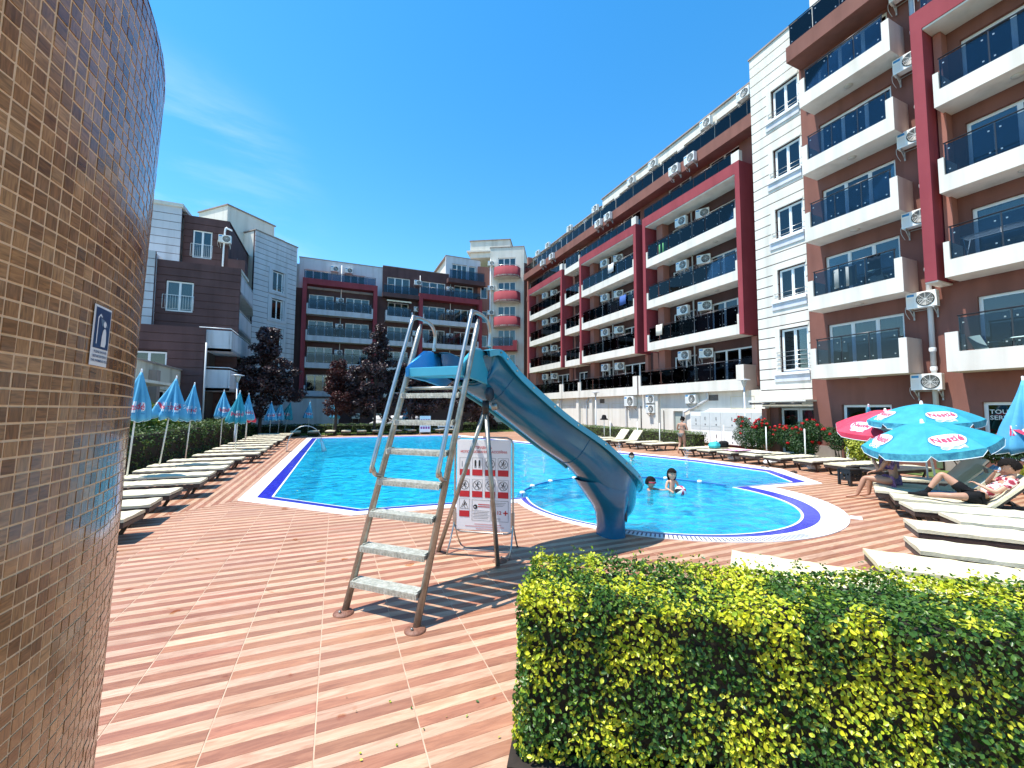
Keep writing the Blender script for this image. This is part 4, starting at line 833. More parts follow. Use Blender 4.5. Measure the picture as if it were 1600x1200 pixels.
def mosmat():
    m = bpy.data.materials.new('mosaic_tile'); m.use_nodes = True; N, L = nt(m); b = N['Principled BSDF']
    g = N.new('ShaderNodeNewGeometry'); oi = N.new('ShaderNodeObjectInfo'); ad = N.new('ShaderNodeMath'); ad.operation = 'ADD'; L.new(g.outputs['Random Per Island'], ad.inputs[0]); L.new(oi.outputs['Random'], ad.inputs[1]); fr = N.new('ShaderNodeMath'); fr.operation = 'FRACT'; L.new(ad.outputs[0], fr.inputs[0])
    r = N.new('ShaderNodeValToRGB'); cs = [(.14, .060, .022), (.30, .145, .056), (.42, .23, .10), (.21, .096, .036), (.34, .18, .078), (.24, .108, .038)]
    while len(r.color_ramp.elements) < 6: r.color_ramp.elements.new(.5)
    for i, c in enumerate(cs): r.color_ramp.elements[i].position = i / 5; r.color_ramp.elements[i].color = (*c, 1)
    L.new(fr.outputs[0], r.inputs[0])
    ml = N.new('ShaderNodeMath'); ml.operation = 'MULTIPLY'; ml.inputs[1].default_value = 50; L.new(fr.outputs[0], ml.inputs[0]); cb = N.new('ShaderNodeCombineXYZ'); L.new(ml.outputs[0], cb.inputs[0]); va = N.new('ShaderNodeVectorMath'); L.new(cb.outputs[0], va.inputs[0]); L.new(g.outputs['Position'], va.inputs[1])
    def stripes(sc):
        mp = N.new('ShaderNodeMapping'); mp.inputs['Scale'].default_value = sc; L.new(va.outputs[0], mp.inputs[0]); n = N.new('ShaderNodeTexNoise'); n.inputs['Scale'].default_value = 1; n.inputs['Detail'].default_value = 5; n.inputs['Distortion'].default_value = .6; L.new(mp.outputs[0], n.inputs['Vector']); return n
    a, c = stripes((35, 35, 250)), stripes((250, 250, 35)); gt = N.new('ShaderNodeMath'); gt.operation = 'GREATER_THAN'; gt.inputs[1].default_value = .5
    m5 = N.new('ShaderNodeMath'); m5.operation = 'MULTIPLY'; m5.inputs[1].default_value = 13.7; L.new(fr.outputs[0], m5.inputs[0]); f5 = N.new('ShaderNodeMath'); f5.operation = 'FRACT'; L.new(m5.outputs[0], f5.inputs[0]); L.new(f5.outputs[0], gt.inputs[0])
    mx = N.new('ShaderNodeMixRGB'); L.new(gt.outputs[0], mx.inputs[0]); L.new(a.outputs['Fac'], mx.inputs[1]); L.new(c.outputs['Fac'], mx.inputs[2])
    mr = N.new('ShaderNodeMapRange'); mr.inputs['From Min'].default_value = .3; mr.inputs['From Max'].default_value = .7; mr.inputs['To Min'].default_value = .55; mr.inputs['To Max'].default_value = 1.35; L.new(mx.outputs[0], mr.inputs[0])
    hv = N.new('ShaderNodeHueSaturation'); L.new(r.outputs[0], hv.inputs['Color']); L.new(mr.outputs[0], hv.inputs['Value']); L.new(hv.outputs[0], b.inputs['Base Color']); b.inputs['Roughness'].default_value = .22; b.inputs['Coat Weight'].default_value = .25; b.inputs['Coat Roughness'].default_value = .08
    return m
M_mos = mosmat(); pitch = .038 * KS; ncol = round(2 * math.pi * PR0 / pitch); rows_ = int((ZT - .03) / pitch)
tile_me = {}
st = MB(); count = 0; tl = []
def camang(th, z):
    p = PC + Vector((prad(z) * math.cos(th), prad(z) * math.sin(th), z)); q = p - Vector((0, 0, 2)); d = q.dot(_f)
    if d < .05: return None
    nrm = Vector((math.cos(th), math.sin(th), 0))
    if nrm.dot(-q) < 0: return None
    x, y = q.dot(_r) / d * 640 + 800, 600 - q.dot(_u) / d * 640
    return (x, y, d) if -5 < x < 1605 and -5 < y < 1205 else None
for j in range(rows_):
    z = (j + .5) * pitch
    for i in range(ncol):
        th = 2 * math.pi * (i + .5) / ncol; c = camang(th, z); tl.append((c[2] if c else 99, i, j, th, z))
tl.sort(); hb = pitch / 2 - .0017
tme = MB(); tme.add([(0, -hb, -hb), (0, hb, -hb), (0, hb, hb), (0, -hb, hb), (-.003, -hb, -hb), (-.003, hb, -hb), (-.003, hb, hb), (-.003, -hb, hb)], [(0, 1, 2, 3), (4, 5, 1, 0), (5, 6, 2, 1), (6, 7, 3, 2), (7, 4, 0, 3)]); tme = tme.mesh('tile', M_mos)
for n_, (d, i, j, th, z) in enumerate(tl):
    r_ = prad(z); slope = (prad(z + .02) - prad(z - .02)) / .04; dr = random.uniform(-.0006, .0006)
    if n_ < 300 and d < 50: link('tile', tme, tw, (r_ * math.cos(th) + dr, r_ * math.sin(th), z), (0, math.atan(slope), th))
    else:
        e = Vector((math.cos(th), math.sin(th), 0)); t_ = Vector((-e.y, e.x, 0)); wv = (Vector((0, 0, 1)) + e * slope).normalized(); c_ = e * (r_ + dr) + Vector((0, 0, z)); k = r_ / PR0
        a = [c_ + t_ * sx * hb * k + wv * sz * hb for sx, sz in ((-1, -1), (1, -1), (1, 1), (-1, 1))]; b_ = [p - e * .003 for p in a]
        st.add(a + b_, [(0, 1, 2, 3), (4, 5, 1, 0), (5, 6, 2, 1), (6, 7, 3, 2), (7, 4, 0, 3)])
tag(st.build('tiles', M_mos, tw), kind='stuff')
# shower notice: pictogram and text
def onwall(px, py, dr=.004):
    q = (_f + _r * ((px - 800) / 640) + _u * ((600 - py) / 640)); t0, t1 = .2, 6
    o = Vector((0, 0, 2)); last = None
    for k in range(1, 1600):
        p = o + q * (k * .002); d = (Vector((p.x, p.y, 0)) - PC).length - prad(p.z)
        if d < dr: return p
    return None
p_ = onwall(159, 526, .004); th0 = math.atan2(p_.y - PC.y, p_.x - PC.x); z0 = p_.z; SW, SH = .125, .215
sg_scale = KS
sg = thing('shower_sign', 'small blue and white shower notice fixed to the mosaic wall', 'sign', p_, th0); sg.scale = (KS * .8,) * 3
def S_(u, v, d=0.): a = u * KS / prad(z0); r_ = (prad(z0 + v * KS) + .003) / KS + d; return (r_ * math.cos(a) - (prad(z0) + .004) / KS, r_ * math.sin(a), v)
def patch(u0, u1, v0, v1, d, name, m, th=.002):
    s = MB(); s.grid([[S_(u0 + (u1 - u0) * i / 6, v, d) for i in range(7)] for v in (v0, v1)], False); o = s.build(name, m, sg); return o
M_sw = mat('sign_white', (.78, .8, .82), .3); M_navy = mat('sign_navy', (.01, .035, .12), .3)
o = patch(-SW / 2, SW / 2, -SH / 2, SH / 2, .001, 'board', M_sw); sd = o.modifiers.new('s', 'SOLIDIFY'); sd.thickness = .002
patch(-SW / 2 + .007, SW / 2 - .007, -SH / 2 + .062, SH / 2 - .008, .0022, 'blue_panel', M_navy)
def flat(vs, fs, name, m, du=0, dv=0, d=.0032): s = MB(); s.add([S_(x + du, y + dv, d) for x, y, *_ in vs], fs); return s.build(name, m, sg)
s = MB(); s.lathe([(0, 0), (.011, 0)], n=16); c = [(x + .012, y + .045, 0) for x, y, z in s.v]; flat(c, s.f, 'pictogram', M_sw)
body = [(-.006, -.037), (-.004, .0), (.002, .022), (.010, .030), (.022, .028), (.028, .012), (.032, -.022), (.026, -.037)]; flat(body, [tuple(range(8))[::-1]], 'pictogram', M_sw)
q = [(-.042, -.03), (-.036, -.03), (-.036, .06), (-.028, .072), (-.016, .066), (-.012, .07), (-.026, .079), (-.042, .064)]; flat(q, [(0, 1, 2, 7), (2, 3, 6, 7), (3, 4, 5, 6)], 'pictogram', M_sw)
s = MB()
for k in range(5): s.add([(-.016 + k * .007, .055 - k * .001, 0), (-.013 + k * .007, .055 - k * .001, 0), (-.001 + k * .0105, .03, 0), (-.004 + k * .0105, .03, 0)], [(0, 1, 2, 3)])
flat([v for v in s.v if True], s.f, 'pictogram', mat('sign_pale_blue', (.35, .5, .65), .4), -.004, .008)
for k, tx in enumerate(['PLEASE SHOWER', 'BEFORE ENTERING', 'THE SWIMMING POOL']): v, f = text_geo(tx, .0125, 'CENTER', True); flat(v, f, 'lettering', M_navy, 0, -.058 - k * .016)

# ------------------------------------------------------------ water slide
E1 = Vector((.7071, .7071, 0)); Q1 = Vector((-.7071, .7071, 0)); O1 = Vector((.42, 4.145, 0))
def L3(x, y, z): return Vector(O1 + E1 * x + Q1 * y) + Vector((0, 0, z))
SLD = thing('water_slide', 'blue plastic pool slide with a tall steel ladder', 'slide', O1)
def sl_build(s, name, m, parent=SLD, label=None, fix=False):
    s.v = [tuple(Vector(v) - O1) for v in s.v]; return s.build(name, m, parent, label, fix=fix)
LEAN = .393; HW = .415
lad = sl_build(MB().tube([L3(.02, HW, .03), L3(LEAN * 3.0, HW, 3.0), L3(LEAN * 3.1, HW, 3.1)], [.034, .034, .016], 14), 'ladder_rail', M_steel)
sl_build(MB().tube([L3(.02, -HW, .03), L3(LEAN * 3.0, -HW, 3.0), L3(LEAN * 3.1, -HW, 3.1)], [.034, .034, .016], 14), 'ladder_rail', M_steel)
for sy in (HW, -HW):
    pts = [(.52, 1.27), (.42, 1.29), (.375, 1.36), (.395, 1.5), (1.0, 3.05), (1.05, 3.13), (1.13, 3.17), (1.34, 3.17), (1.48, 3.13), (1.55, 3.03), (1.56, 2.95), (1.53, 2.8)]
    sl_build(MB().tube(smooth_curve([L3(x, sy + (.0), z) for x, z in pts], 4), .024, 12), 'handrail', M_steel2)
M_tread = mat('tread_plate', (.40, .40, .33), .55, (.62, .62, .54), 22, .5, 140, metal=.5)
for z in (.285, .59, .91, 1.22, 1.54, 1.86, 2.17):
    x = LEAN * z; s = MB(); a, b_ = L3(x - .055, -HW + .03, z), None
    s.obox(L3(x + .01, 0, z + .012), E1 * .075, Q1 * (HW - .028), Vector((0, 0, .006))); s.obox(L3(x - .062, 0, z - .012), E1 * .004, Q1 * (HW - .028), Vector((0, 0, .026)))
    for k in range(21): s.obox(L3(x - .067, (HW - .05) * (k / 10 - 1), z - .01), E1 * .003, Q1 * .006 + Vector((0, 0, .01)), Vector((0, 0, .007)) - Q1 * .002)
    for k in range(20):
        for l in range(3): s.obox(L3(x - .03 + l * .04, (HW - .05) * (k / 9.5 - 1), z + .019), (E1 + Q1 * (1 if (k + l) % 2 else -1)) * .008, (Q1 - E1 * (1 if (k + l) % 2 else -1)) * .0025, Vector((0, 0, .0015)))
    s.obox(L3(x + .01, HW - .04, z - .0), E1 * .05, Q1 * .006, Vector((0, 0, .03))); s.obox(L3(x + .01, -HW + .04, z - .0), E1 * .05, Q1 * .006, Vector((0, 0, .03)))
    sl_build(s, 'step', M_tread)
for x, y in ((0, HW), (0, -HW), (1.84, .45), (1.84, -.45)):
    c = L3(x, y, .012); s = MB(); s.lathe([(0, .03), (.04, .03), (.085, .018), (.098, .006), (.098, 0)], c, 24); f_ = sl_build(s, 'foot_plate', M_rust)
    if (x, y) != (1.84, .45): s = MB(); s.lathe([(.0, .047), (.012, .047), (.012, .03)], c + E1 * .05, 8); s.lathe([(.0, .047), (.012, .047), (.012, .03)], c - E1 * .05, 8); sl_build(s, 'bolt', M_steel, f_)
BF = [Vector((1.36, 5.74, .03)), Vector((1.94, 4.95, .03))]; ap = Vector((1.80, 5.06, 2.02))
for p in BF: sl_build(MB().tube([p, ap + (p - ap) * .02], .030, 12), 'rear_leg', M_steel)
sl_build(MB().tube([ap + Vector((0, 0, -.07)), ap + Vector((0, 0, .1))], .045, 10), 'leg_bracket', M_dark)
sl_build(MB().tube([L3(LEAN * 2.25, -HW, 2.25), L3(LEAN * 2.25, HW, 2.25)], .02, 8), 'cross_tube', M_steel)
M_slide = mat('shaded_slide_blue', (.006, .115, .215), .2, (.012, .15, .26), 2.2, .05, 20, coat=.15)  # slide plastic darkened: the shade on the hull is put into its colour
M_slidel = mat('lit_slide_blue', (.035, .32, .47), .3, (.045, .36, .51), 3, .05, 20)  # lighter copy of the same plastic, with the sunlight put into its colour
# trough: centre line with width, wall height, bank; starts at the platform
cl = [((1.46, 5.10), 2.61, 45, .32, .26), ((1.66, 5.24), 2.64, 38, .36, .32), ((1.90, 5.33), 2.53, 20, .38, .38), ((2.20, 5.37), 2.33, 8, .38, .36), ((2.60, 5.38), 2.04, 3, .38, .35), ((3.05, 5.40), 1.74, 1, .37, .36), ((3.60, 5.42), 1.40, 3, .36, .38), ((4.02, 5.48), 1.05, 12, .35, .42), ((4.28, 5.62), .78, 34, .34, .45), ((4.45, 5.83), .60, 52, .33, .44), ((4.58, 6.05), .50, 60, .33, .34)]
# rim height is z + wall on the near side; the run is resampled smoothly
raw = [(Vector((c[0][0], c[0][1], 0)), c[1], c[2], c[3], c[4]) for c in cl]
K = 6; PTS = smooth_curve([r_[0] for r_ in raw], K); ZZ = [v.x for v in smooth_curve([(r_[1], 0, 0) for r_ in raw], K)]; HD = [v.x for v in smooth_curve([(r_[2], 0, 0) for r_ in raw], K)]; WD = [v.x for v in smooth_curve([(r_[3], 0, 0) for r_ in raw], K)]; DP = [v.x for v in smooth_curve([(r_[4], 0, 0) for r_ in raw], K)]
NS = 20
def section(i, off=0.0):
    """U profile: near rim (right of travel) to far rim; origin at rim level"""
    h = R(HD[i]); rt_ = Vector((math.sin(h), -math.cos(h), 0)); w, d = WD[i] - off, DP[i]
    j0, j1 = max(i - 1, 0), min(i + 1, len(PTS) - 1); dz = (ZZ[j1] - ZZ[j0]); dl = (PTS[j1] - PTS[j0]).length; sl_ = math.atan2(dz, dl)
    up_ = Vector((-math.sin(sl_) * math.cos(h), -math.sin(sl_) * math.sin(h), math.cos(sl_)))
    c = PTS[i] + Vector((0, 0, ZZ[i] + .12)); out = []
    for k in range(NS + 1):
        a = math.pi * k / NS; cx_ = math.cos(a); cy_ = math.sin(a) ** .62
        out.append(c + rt_ * (w * (abs(cx_) ** .8) * (1 if cx_ > 0 else -1)) - up_ * ((d + .12 - off) * cy_))
    return out, rt_, up_
rows = []
for i in range(len(PTS)):
    o_, rt_, up_ = section(i); n_, _, _ = section(i, .035); fl = .085
    lipn = [o_[0] - up_ * .05 + rt_ * fl, o_[0] + rt_ * fl, o_[0] + rt_ * (fl - .012) + up_ * .012]; lipf = [o_[-1] - rt_ * (fl - .012) + up_ * .012, o_[-1] - rt_ * fl, o_[-1] - rt_ * fl - up_ * .05]
    rows.append(lipn + n_ + lipf + [o_[-1] - rt_ * .012 - up_ * .045] + o_[::-1][1:-1] + [o_[0] + rt_ * .012 - up_ * .045])
s = MB(); s.grid(rows, True, True); ring_n = len(rows[0]); b0 = len(s.v) - ring_n
s.f += []; 
s.f += [tuple(range(ring_n))[::-1]] if False else []
tr_ = sl_build(s, 'chute', M_slide, fix=True); es = tr_.modifiers.new('e', 'EDGE_SPLIT'); es.split_angle = R(50)
# moulded edge of the rim in the lit blue, a separate strip on the near side, and one on the far side
for side in (0, 1):
    s = MB(); rr_ = []
    for i in range(len(PTS)):
        o_, rt_, up_ = section(i); e = o_[0] if side == 0 else o_[-1]; d_ = rt_ if side == 0 else -rt_
        a, b_, c_, f_ = e + d_ * .10 - up_ * .065, e + d_ * .10 + up_ * .014, e - d_ * .008 + up_ * .018, e + d_ * .08 - up_ * .065
        rr_.append([a, b_, c_, e - d_ * .008 + up_ * .012, e + d_ * .06 + up_ * .006, f_])
    s.grid(rr_, False, True); sl_build(s, 'rim', M_slidel, fix=True)
s = MB(); kp = []
for i in range(2, len(PTS) - 24):
    o_, rt_, up_ = section(i); kp.append(o_[12] - up_ * .012)
s.tube(kp, .024, 8); sl_build(s, 'lit_edge_strip', M_slidel)  # light-blue tube added to give the chute's lower edge its lit strip
for st_ in (17, 34):
    o_, rt_, up_ = section(st_, -.006); sl_build(MB().tube(o_, .005, 6), 'section_seam', M_slide)
for st_ in range(6, len(PTS) - 6, 5):
    o_, rt_, up_ = section(st_); c_ = o_[0] + rt_ * .103 - up_ * .022; sl_build(MB().tube([c_ - rt_ * .01, c_ + rt_ * .01], .012, 8), 'rim_bolt', M_steel)
# platform: front lip, seat and two side wings
s = MB(); s.obox(L3(.90, 0, 2.445), E1 * .025, Q1 * (HW - .03), Vector((0, 0, .055))); s.obox(L3(1.08, 0, 2.41), E1 * .2, Q1 * .36, Vector((0, 0, .012))); bevel(sl_build(s, 'seat', M_slidel), .008)
for sy in (1, -1):
    prof = [(.86, 2.39), (.86, 2.50), (1.02, 2.62), (1.22, 2.75), (1.36, 2.765), (1.62, 2.70), (1.78, 2.60), (1.90, 2.40), (1.7, 2.30), (1.3, 2.36)]
    s = MB(); ya, yb_ = sy * (HW - .03), sy * (HW - .075)
    vs = [L3(x, ya, z) for x, z in prof] + [L3(x, yb_ - sy * .02 * (z - 2.3), z) for x, z in prof]; n_ = len(prof)
    s.add(vs, [tuple(range(n_)), tuple(range(n_, 2 * n_))[::-1]] + [(i, n_ + i, n_ + (i + 1) % n_, (i + 1) % n_) for i in range(n_)]); w_ = bevel(sl_build(s, 'side_wing', mat('backlit_slide_blue', (.03, .33, .70), .3) if sy > 0 else M_slidel, fix=True), .012)  # left wing brighter: light passing through the plastic is put into its colour
# foot flange with bolt under the near wing
c = L3(1.55, -.43, 2.2); s = MB(); s.lathe([(0, .02), (.075, .02), (.09, .0), (.09, -.03)], (0, 0, 0), 20); Rm = Matrix.Rotation(R(90), 4, 'X'); Rz = Matrix.Rotation(R(45), 4, 'Z')
s.v = [tuple(c + (Rz @ Rm @ Vector(v))) for v in s.v]; sl_build(s, 'hub_recess', mat('slide_recess', (.01, .03, .05), .5))
s = MB(); s.lathe([(0, .05), (.035, .05), (.05, .03), (.05, -.02)], (0, 0, 0), 14); s.v = [tuple(c + E1 * .12 + Vector((0, 0, -.16)) + (Rz @ Rm @ Vector(v))) for v in s.v]; sl_build(s, 'bolt', M_steel)
# moulded foot under the run-out
s = MB(); rr_ = []
for z, x, y, a, b_ in [(.0, 4.10, 5.52, .20, .24), (.18, 4.10, 5.52, .185, .235), (.36, 4.09, 5.52, .20, .25), (.48, 4.06, 5.51, .24, .28), (.60, 4.02, 5.50, .30, .32), (.76, 3.95, 5.48, .36, .33), (.92, 3.86, 5.46, .40, .30)]:
    rr_.append([(x + a * math.copysign(abs(math.cos(t)) ** .75, math.cos(t)), y + b_ * math.copysign(abs(math.sin(t)) ** .75, math.sin(t)), z) for t in [2 * math.pi * k / 28 for k in range(28)]])
s.grid(rr_, True, True); sl_build(s, 'moulded_foot', M_slide)
s = MB(); s.lathe([(0, .0), (.045, .0), (.055, -.012)], (0, 0, 0), 18); s.v = [tuple(Vector((4.245, 5.30, .33)) + Matrix.Rotation(R(28), 3, 'Z') @ (Matrix.Rotation(R(90), 3, 'X') @ (Vector((v[0] * .75, v[1] * 1.7, v[2]))))) for v in s.v]; sl_build(s, 'foot_opening', MATS['slide_recess'])

# ------------------------------------------------------------ rules board on its A-stand
A0, A1 = Vector((1.62, 5.85, 0)), Vector((2.32, 5.35, 0)); dd = (A1 - A0); BWD = dd.length; ud = dd.normalized(); rzb = math.atan2(ud.y, ud.x)
sb = thing('rules_board', 'white bathing rules board with red and white pictograms on a steel stand', 'sign', (A0 + A1) / 2, rzb)
BH0, BH1 = .26, 1.60
bevel(MB().box(-BWD / 2 + .03, BWD / 2 - .03, -.012, .012, BH0 + .03, BH1 - .03).build('board', mat('board_white', (.82, .80, .80), .35), sb), .006)
w2 = BWD / 2; c = .09
fr_ = [(-w2, BH0 + c), (-w2, BH1 - c), (-w2 + c * .3, BH1 - c * .3), (-w2 + c, BH1), (w2 - c, BH1), (w2 - c * .3, BH1 - c * .3), (w2, BH1 - c), (w2, BH0 + c), (w2 - c * .3, BH0 + c * .3), (w2 - c, BH0), (-w2 + c, BH0), (-w2 + c * .3, BH0 + c * .3), (-w2, BH0 + c)]
MB().tube([(x, 0, z) for x, z in fr_], .014, 8).build('frame', M_steel2, sb)
for sx in (-1, 1):
    for sy in (-1, 1): MB().tube([(sx * w2, 0, .45), (sx * w2, 0, .40), (sx * (w2 + .01), sy * .14, .16), (sx * (w2 + .01), sy * .27, .015)], .012, 8).build('leg', M_steel2, sb)
    MB().box(sx * w2 - .02, sx * w2 + .02, -.02, .02, .36, .56).build('clamp', M_steel2, sb)
MB().tube([(-w2, -.2, .08), (w2, -.2, .08)], .008, 6).build('cross_bar', M_steel2, sb)
M_ink = mat('print_black', (.02, .02, .02), .5); M_pr = mat('print_red', (.55, .02, .03), .45); M_wh = mat('print_white', (.82, .82, .82), .4)
YF = -.0135
def pr(x0, x1, z0, z1, d=0): return (x0, x1, YF - .0004 - d, YF - .0001 - d, z0, z1)
s = MB(); red = MB(); wt = MB()
def line(s, pts, w, d=0):
    for (x0, z0), (x1, z1) in zip(pts[:-1], pts[1:]):
        a = Vector((x0, z0)); b_ = Vector((x1, z1)); t = (b_ - a).normalized() * w / 2; n_ = Vector((-t.y, t.x)); a -= t; b_ += t
        s.add([(p.x, YF - .001 - d, p.y) for p in (a - n_, b_ - n_, b_ + n_, a + n_)], [(0, 1, 2, 3)])
def disc(s, x, z, r, r0=0, n=20, d=0):
    vs = [(x + r * math.cos(6.2832 * k / n), YF - .001 - d, z + r * math.sin(6.2832 * k / n)) for k in range(n)]
    if r0: vs += [(x + r0 * math.cos(6.2832 * k / n), YF - .001 - d, z + r0 * math.sin(6.2832 * k / n)) for k in range(n)]; s.add(vs, [(k, (k + 1) % n, n + (k + 1) % n, n + k) for k in range(n)])
    else: s.add(vs, [tuple(range(n))])
cw, ch = .15, .25; X0 = [-.355, -.165, .025, .215]; Z0 = [1.06, .755]
cells = [(X0[i], Z0[j]) for j in range(2) for i in range(4)] + [(X0[0], .475)]
fig = 0
for (x, z) in cells:
    red.add([(p, YF - .0012, q_) for p, q_ in ((x, z), (x + cw, z), (x + cw, z + .085), (x, z + .085))], [(0, 1, 2, 3)])
    line(s, [(x, z), (x + cw, z), (x + cw, z + ch), (x, z + ch), (x, z)], .003)
    cx_, cz_ = x + cw / 2, z + .085 + (ch - .085) / 2
    if fig == 8: line(s, [(cx_ - .06, cz_ - .055), (cx_ + .06, cz_ - .055), (cx_, cz_ + .065), (cx_ - .06, cz_ - .055)], .005)
    elif fig > 1: disc(s, cx_, cz_, .066, .059); line(s, [(cx_ - .045, cz_ + .045), (cx_ + .045, cz_ - .045)], .006)
    if fig == 0: line(s, [(cx_ + .035, cz_ - .06), (cx_ + .035, cz_ + .06)], .016); line(s, [(cx_ - .04, cz_ - .05), (cx_ - .04, cz_ + .03)], .006)
    elif fig == 1:
        for k in (-.03, .03): disc(s, cx_ + k, cz_ + .04, .012); line(s, [(cx_ + k, cz_ + .02), (cx_ + k, cz_ - .02)], .026); line(s, [(cx_ + k - .008, cz_ - .02), (cx_ + k - .008, cz_ - .055)], .008); line(s, [(cx_ + k + .008, cz_ - .02), (cx_ + k + .008, cz_ - .055)], .008)
    else:
        a = [(0, .03), (-.005, 0), (.0, -.01)] ; disc(s, cx_ + .008, cz_ + .036, .010)
        line(s, [(cx_ + .004, cz_ + .022), (cx_ - .006, cz_ - .006)], .014)
        t = fig * 1.3; line(s, [(cx_ - .006, cz_ - .006), (cx_ + .012 * math.cos(t) + .008, cz_ - .03), (cx_ + .016, cz_ - .048)], .007); line(s, [(cx_ - .006, cz_ - .006), (cx_ - .03, cz_ - .018 + .01 * math.sin(t)), (cx_ - .036, cz_ - .036)], .007); line(s, [(cx_ + .002, cz_ + .016), (cx_ + .028, cz_ + .012 * math.cos(t)), (cx_ + .034, cz_ + .02)], .006); line(s, [(cx_, cz_ + .014), (cx_ - .026, cz_ + .006 + .01 * math.sin(t))], .006)
    fig += 1
line(s, [(-.165, .43), (.105, .43), (.105, .715), (-.165, .715), (-.165, .43)], .004); line(s, [(.125, .43), (.365, .43), (.365, .715), (.125, .715), (.125, .43)], .004)
disc(s, -.115, .62, .032); disc(wt, -.122, .618, .010, d=.0006)
for k in range(6): line(s, [(-.15 + .01 * (k % 2), .565 - k * .021), (.09 - .012 * (k % 3), .565 - k * .021)], .0045)
for k in range(3): line(s, [(.145, .685 - k * .02), (.33 - .02 * k, .685 - k * .02)], .004)
for k in range(2): line(s, [(.145, .47 - k * .016), (.25, .47 - k * .016)], .004)
for k in range(2): line(red, [(-.07, .655 - k * .03), (.09, .655 - k * .03)], .012)
line(red, [(.30, .55), (.35, .55)], .017); line(red, [(.325, .525), (.325, .575)], .017)
tag(s.build('black_print', M_ink, sb), kind='stuff'); tag(red.build('red_print', M_pr, sb), kind='stuff'); wt.build('white_print', M_wh, sb)
def btxt(t, x, z, size, m, name='lettering'):
    v, f = text_geo(t, size, 'CENTER', True); q = MB(); q.add([(x + a, YF - .0016, z + b_) for a, b_, _c in v], [tuple(k) for k in f]); q.build(name, m, sb)
btxt('ПРАВИЛА', 0, 1.455, .05, M_pr); btxt('ИСПОЛЬЗОВАНИЯ БАССЕЙНА', 0, 1.395, .046, M_pr); btxt('112', .215, .55, .07, M_pr)
q = MB()
for k, (a, b_) in enumerate([(-.12, .26), (-.26, .30), (-.1, .24)]):
    x = a
    while x < b_: l_ = random.uniform(.015, .05); line(q, [(x, .38 - k * .032), (min(x + l_, b_), .38 - k * .032)], .011); x += l_ + .012
q.build('faint_red_print', mat('print_faint_red', (.68, .34, .36), .5), sb)

# ------------------------------------------------------------ sun loungers
def make_lounger(raised=False, cushion=None, wide=.66, label=''):
    """origin under the foot end, +x towards the head end"""
    t = bpy.data.objects.new('sun_lounger', None); L_ = 1.95; h = .30; w = wide
    s = MB()
    for sy in (-1, 1): s.box(0, L_, sy * (w / 2 - .035) - .02, sy * (w / 2 - .035) + .02, h - .07, h)
    for x in (0, .6, 1.2, L_ - .04): s.box(x, x + .04, -w / 2 + .055, w / 2 - .055, h - .066, h - .004)
    s.build('frame', M_wood, t)
    for x in (.28, 1.55):
        for sy in (-1, 1):
            s = MB(); dx = -.13 if x < 1 else .13; s.obox((x + dx / 2, sy * (w / 2 - .03), (h - .05) / 2), (.033, 0, 0), (0, .018, 0), (dx / 2, sy * .01, (h - .05) / 2 * .98)); s.build('leg', M_wood, t)
        MB().tube([(x, -w / 2 + .04, h - .1), (x, w / 2 - .04, h - .1)], .012, 6).build('cross_bar', M_steel, t)
    for i in range(8):
        x = .06 + i * .13
        if not raised or x < 1.1: MB().box(x, x + .075, -w / 2 + .057, w / 2 - .057, h - .003, h + .012).build('slat', M_wood, t)
    m = cushion or M_cush
    def pad(x0, x1, nm, M=None):
        s = MB(); n_, k_ = 10, 8; top = [[(x0 + (x1 - x0) * i / n_, (-w / 2 + .005 + (w - .01) * j / k_), h + .055 + .012 * math.sin(math.pi * min(max(j / k_, .02), .98)) ** .5 + .006 * math.sin(i * 2.1 + j)) for j in range(k_ + 1)] for i in range(n_ + 1)]
        s.grid(top); per = [p for p in [r_[0] for r_ in top]] + [p for p in top[-1][1:]] + [r_[-1] for r_ in top[::-1][1:]] + top[0][::-1][1:-1]
        n0 = len(per); s.add(per + [(x, y, h + .014) for x, y, z in per], [(i, n0 + i, n0 + (i + 1) % n0, (i + 1) % n0) for i in range(n0)]); s.add([(x, y, h + .014) for x, y, z in per], [tuple(range(n0))])
        o = s.build(nm, m, t, fix=True); return o
    pad(-.01, 1.22, 'mattress'); hp = pad(1.225, 1.97, 'head_pad')
    if raised:
        a = R(-48); hp.location = (1.225 - 1.225 * math.cos(a) - h * math.sin(a), 0, h + 1.225 * math.sin(a) - h * math.cos(a)); hp.rotation_euler = (0, a, 0)
        MB().tube([(1.7, -w / 2 + .1, .62), (1.85, -w / 2 + .1, h)], .012, 6).tube([(1.7, w / 2 - .1, .62), (1.85, w / 2 - .1, h)], .012, 6).build('back_strut', M_steel, t)
        o = MB().box(1.225, 1.95, -w / 2 + .05, w / 2 - .05, h - .03, h + .012).build('back_frame', M_wood, t); o.location = hp.location; o.rotation_euler = hp.rotation_euler
    return t
def add_tree_to_scene(o):
    COL.objects.link(o)
FLAT = make_lounger(); RAIS = make_lounger(True); FLATY = make_lounger(False, M_cushy)
for pr_ in (FLAT, RAIS, FLATY):
    for ch in pr_.children: COL.objects.unlink(ch)
def lounger(src, x, y, deg, label, group, tilt=0):
    o = src.copy(); COL.objects.link(o)
    for ch in src.children: c = ch.copy(); COL.objects.link(c); c.parent = o
    o.location = (x, y, .012); o.rotation_euler = (tilt, 0, R(deg)); tag(o, label, 'sun lounger', group); return o
GL = 'sun loungers along the left hedge'
lb_ = [(7.25, 0), (8.2, 1), (9.25, 1), (10.3, 1), (11.6, 1), (12.75, 1), (13.95, 1), (15.1, 1), (16.3, 1), (17.9, 1), (19.2, 1), (20.6, 1), (22.0, 1), (23.5, 1), (25.0, 1), (26.5, 1), (28.0, 1), (29.6, 1), (31.2, 1)]
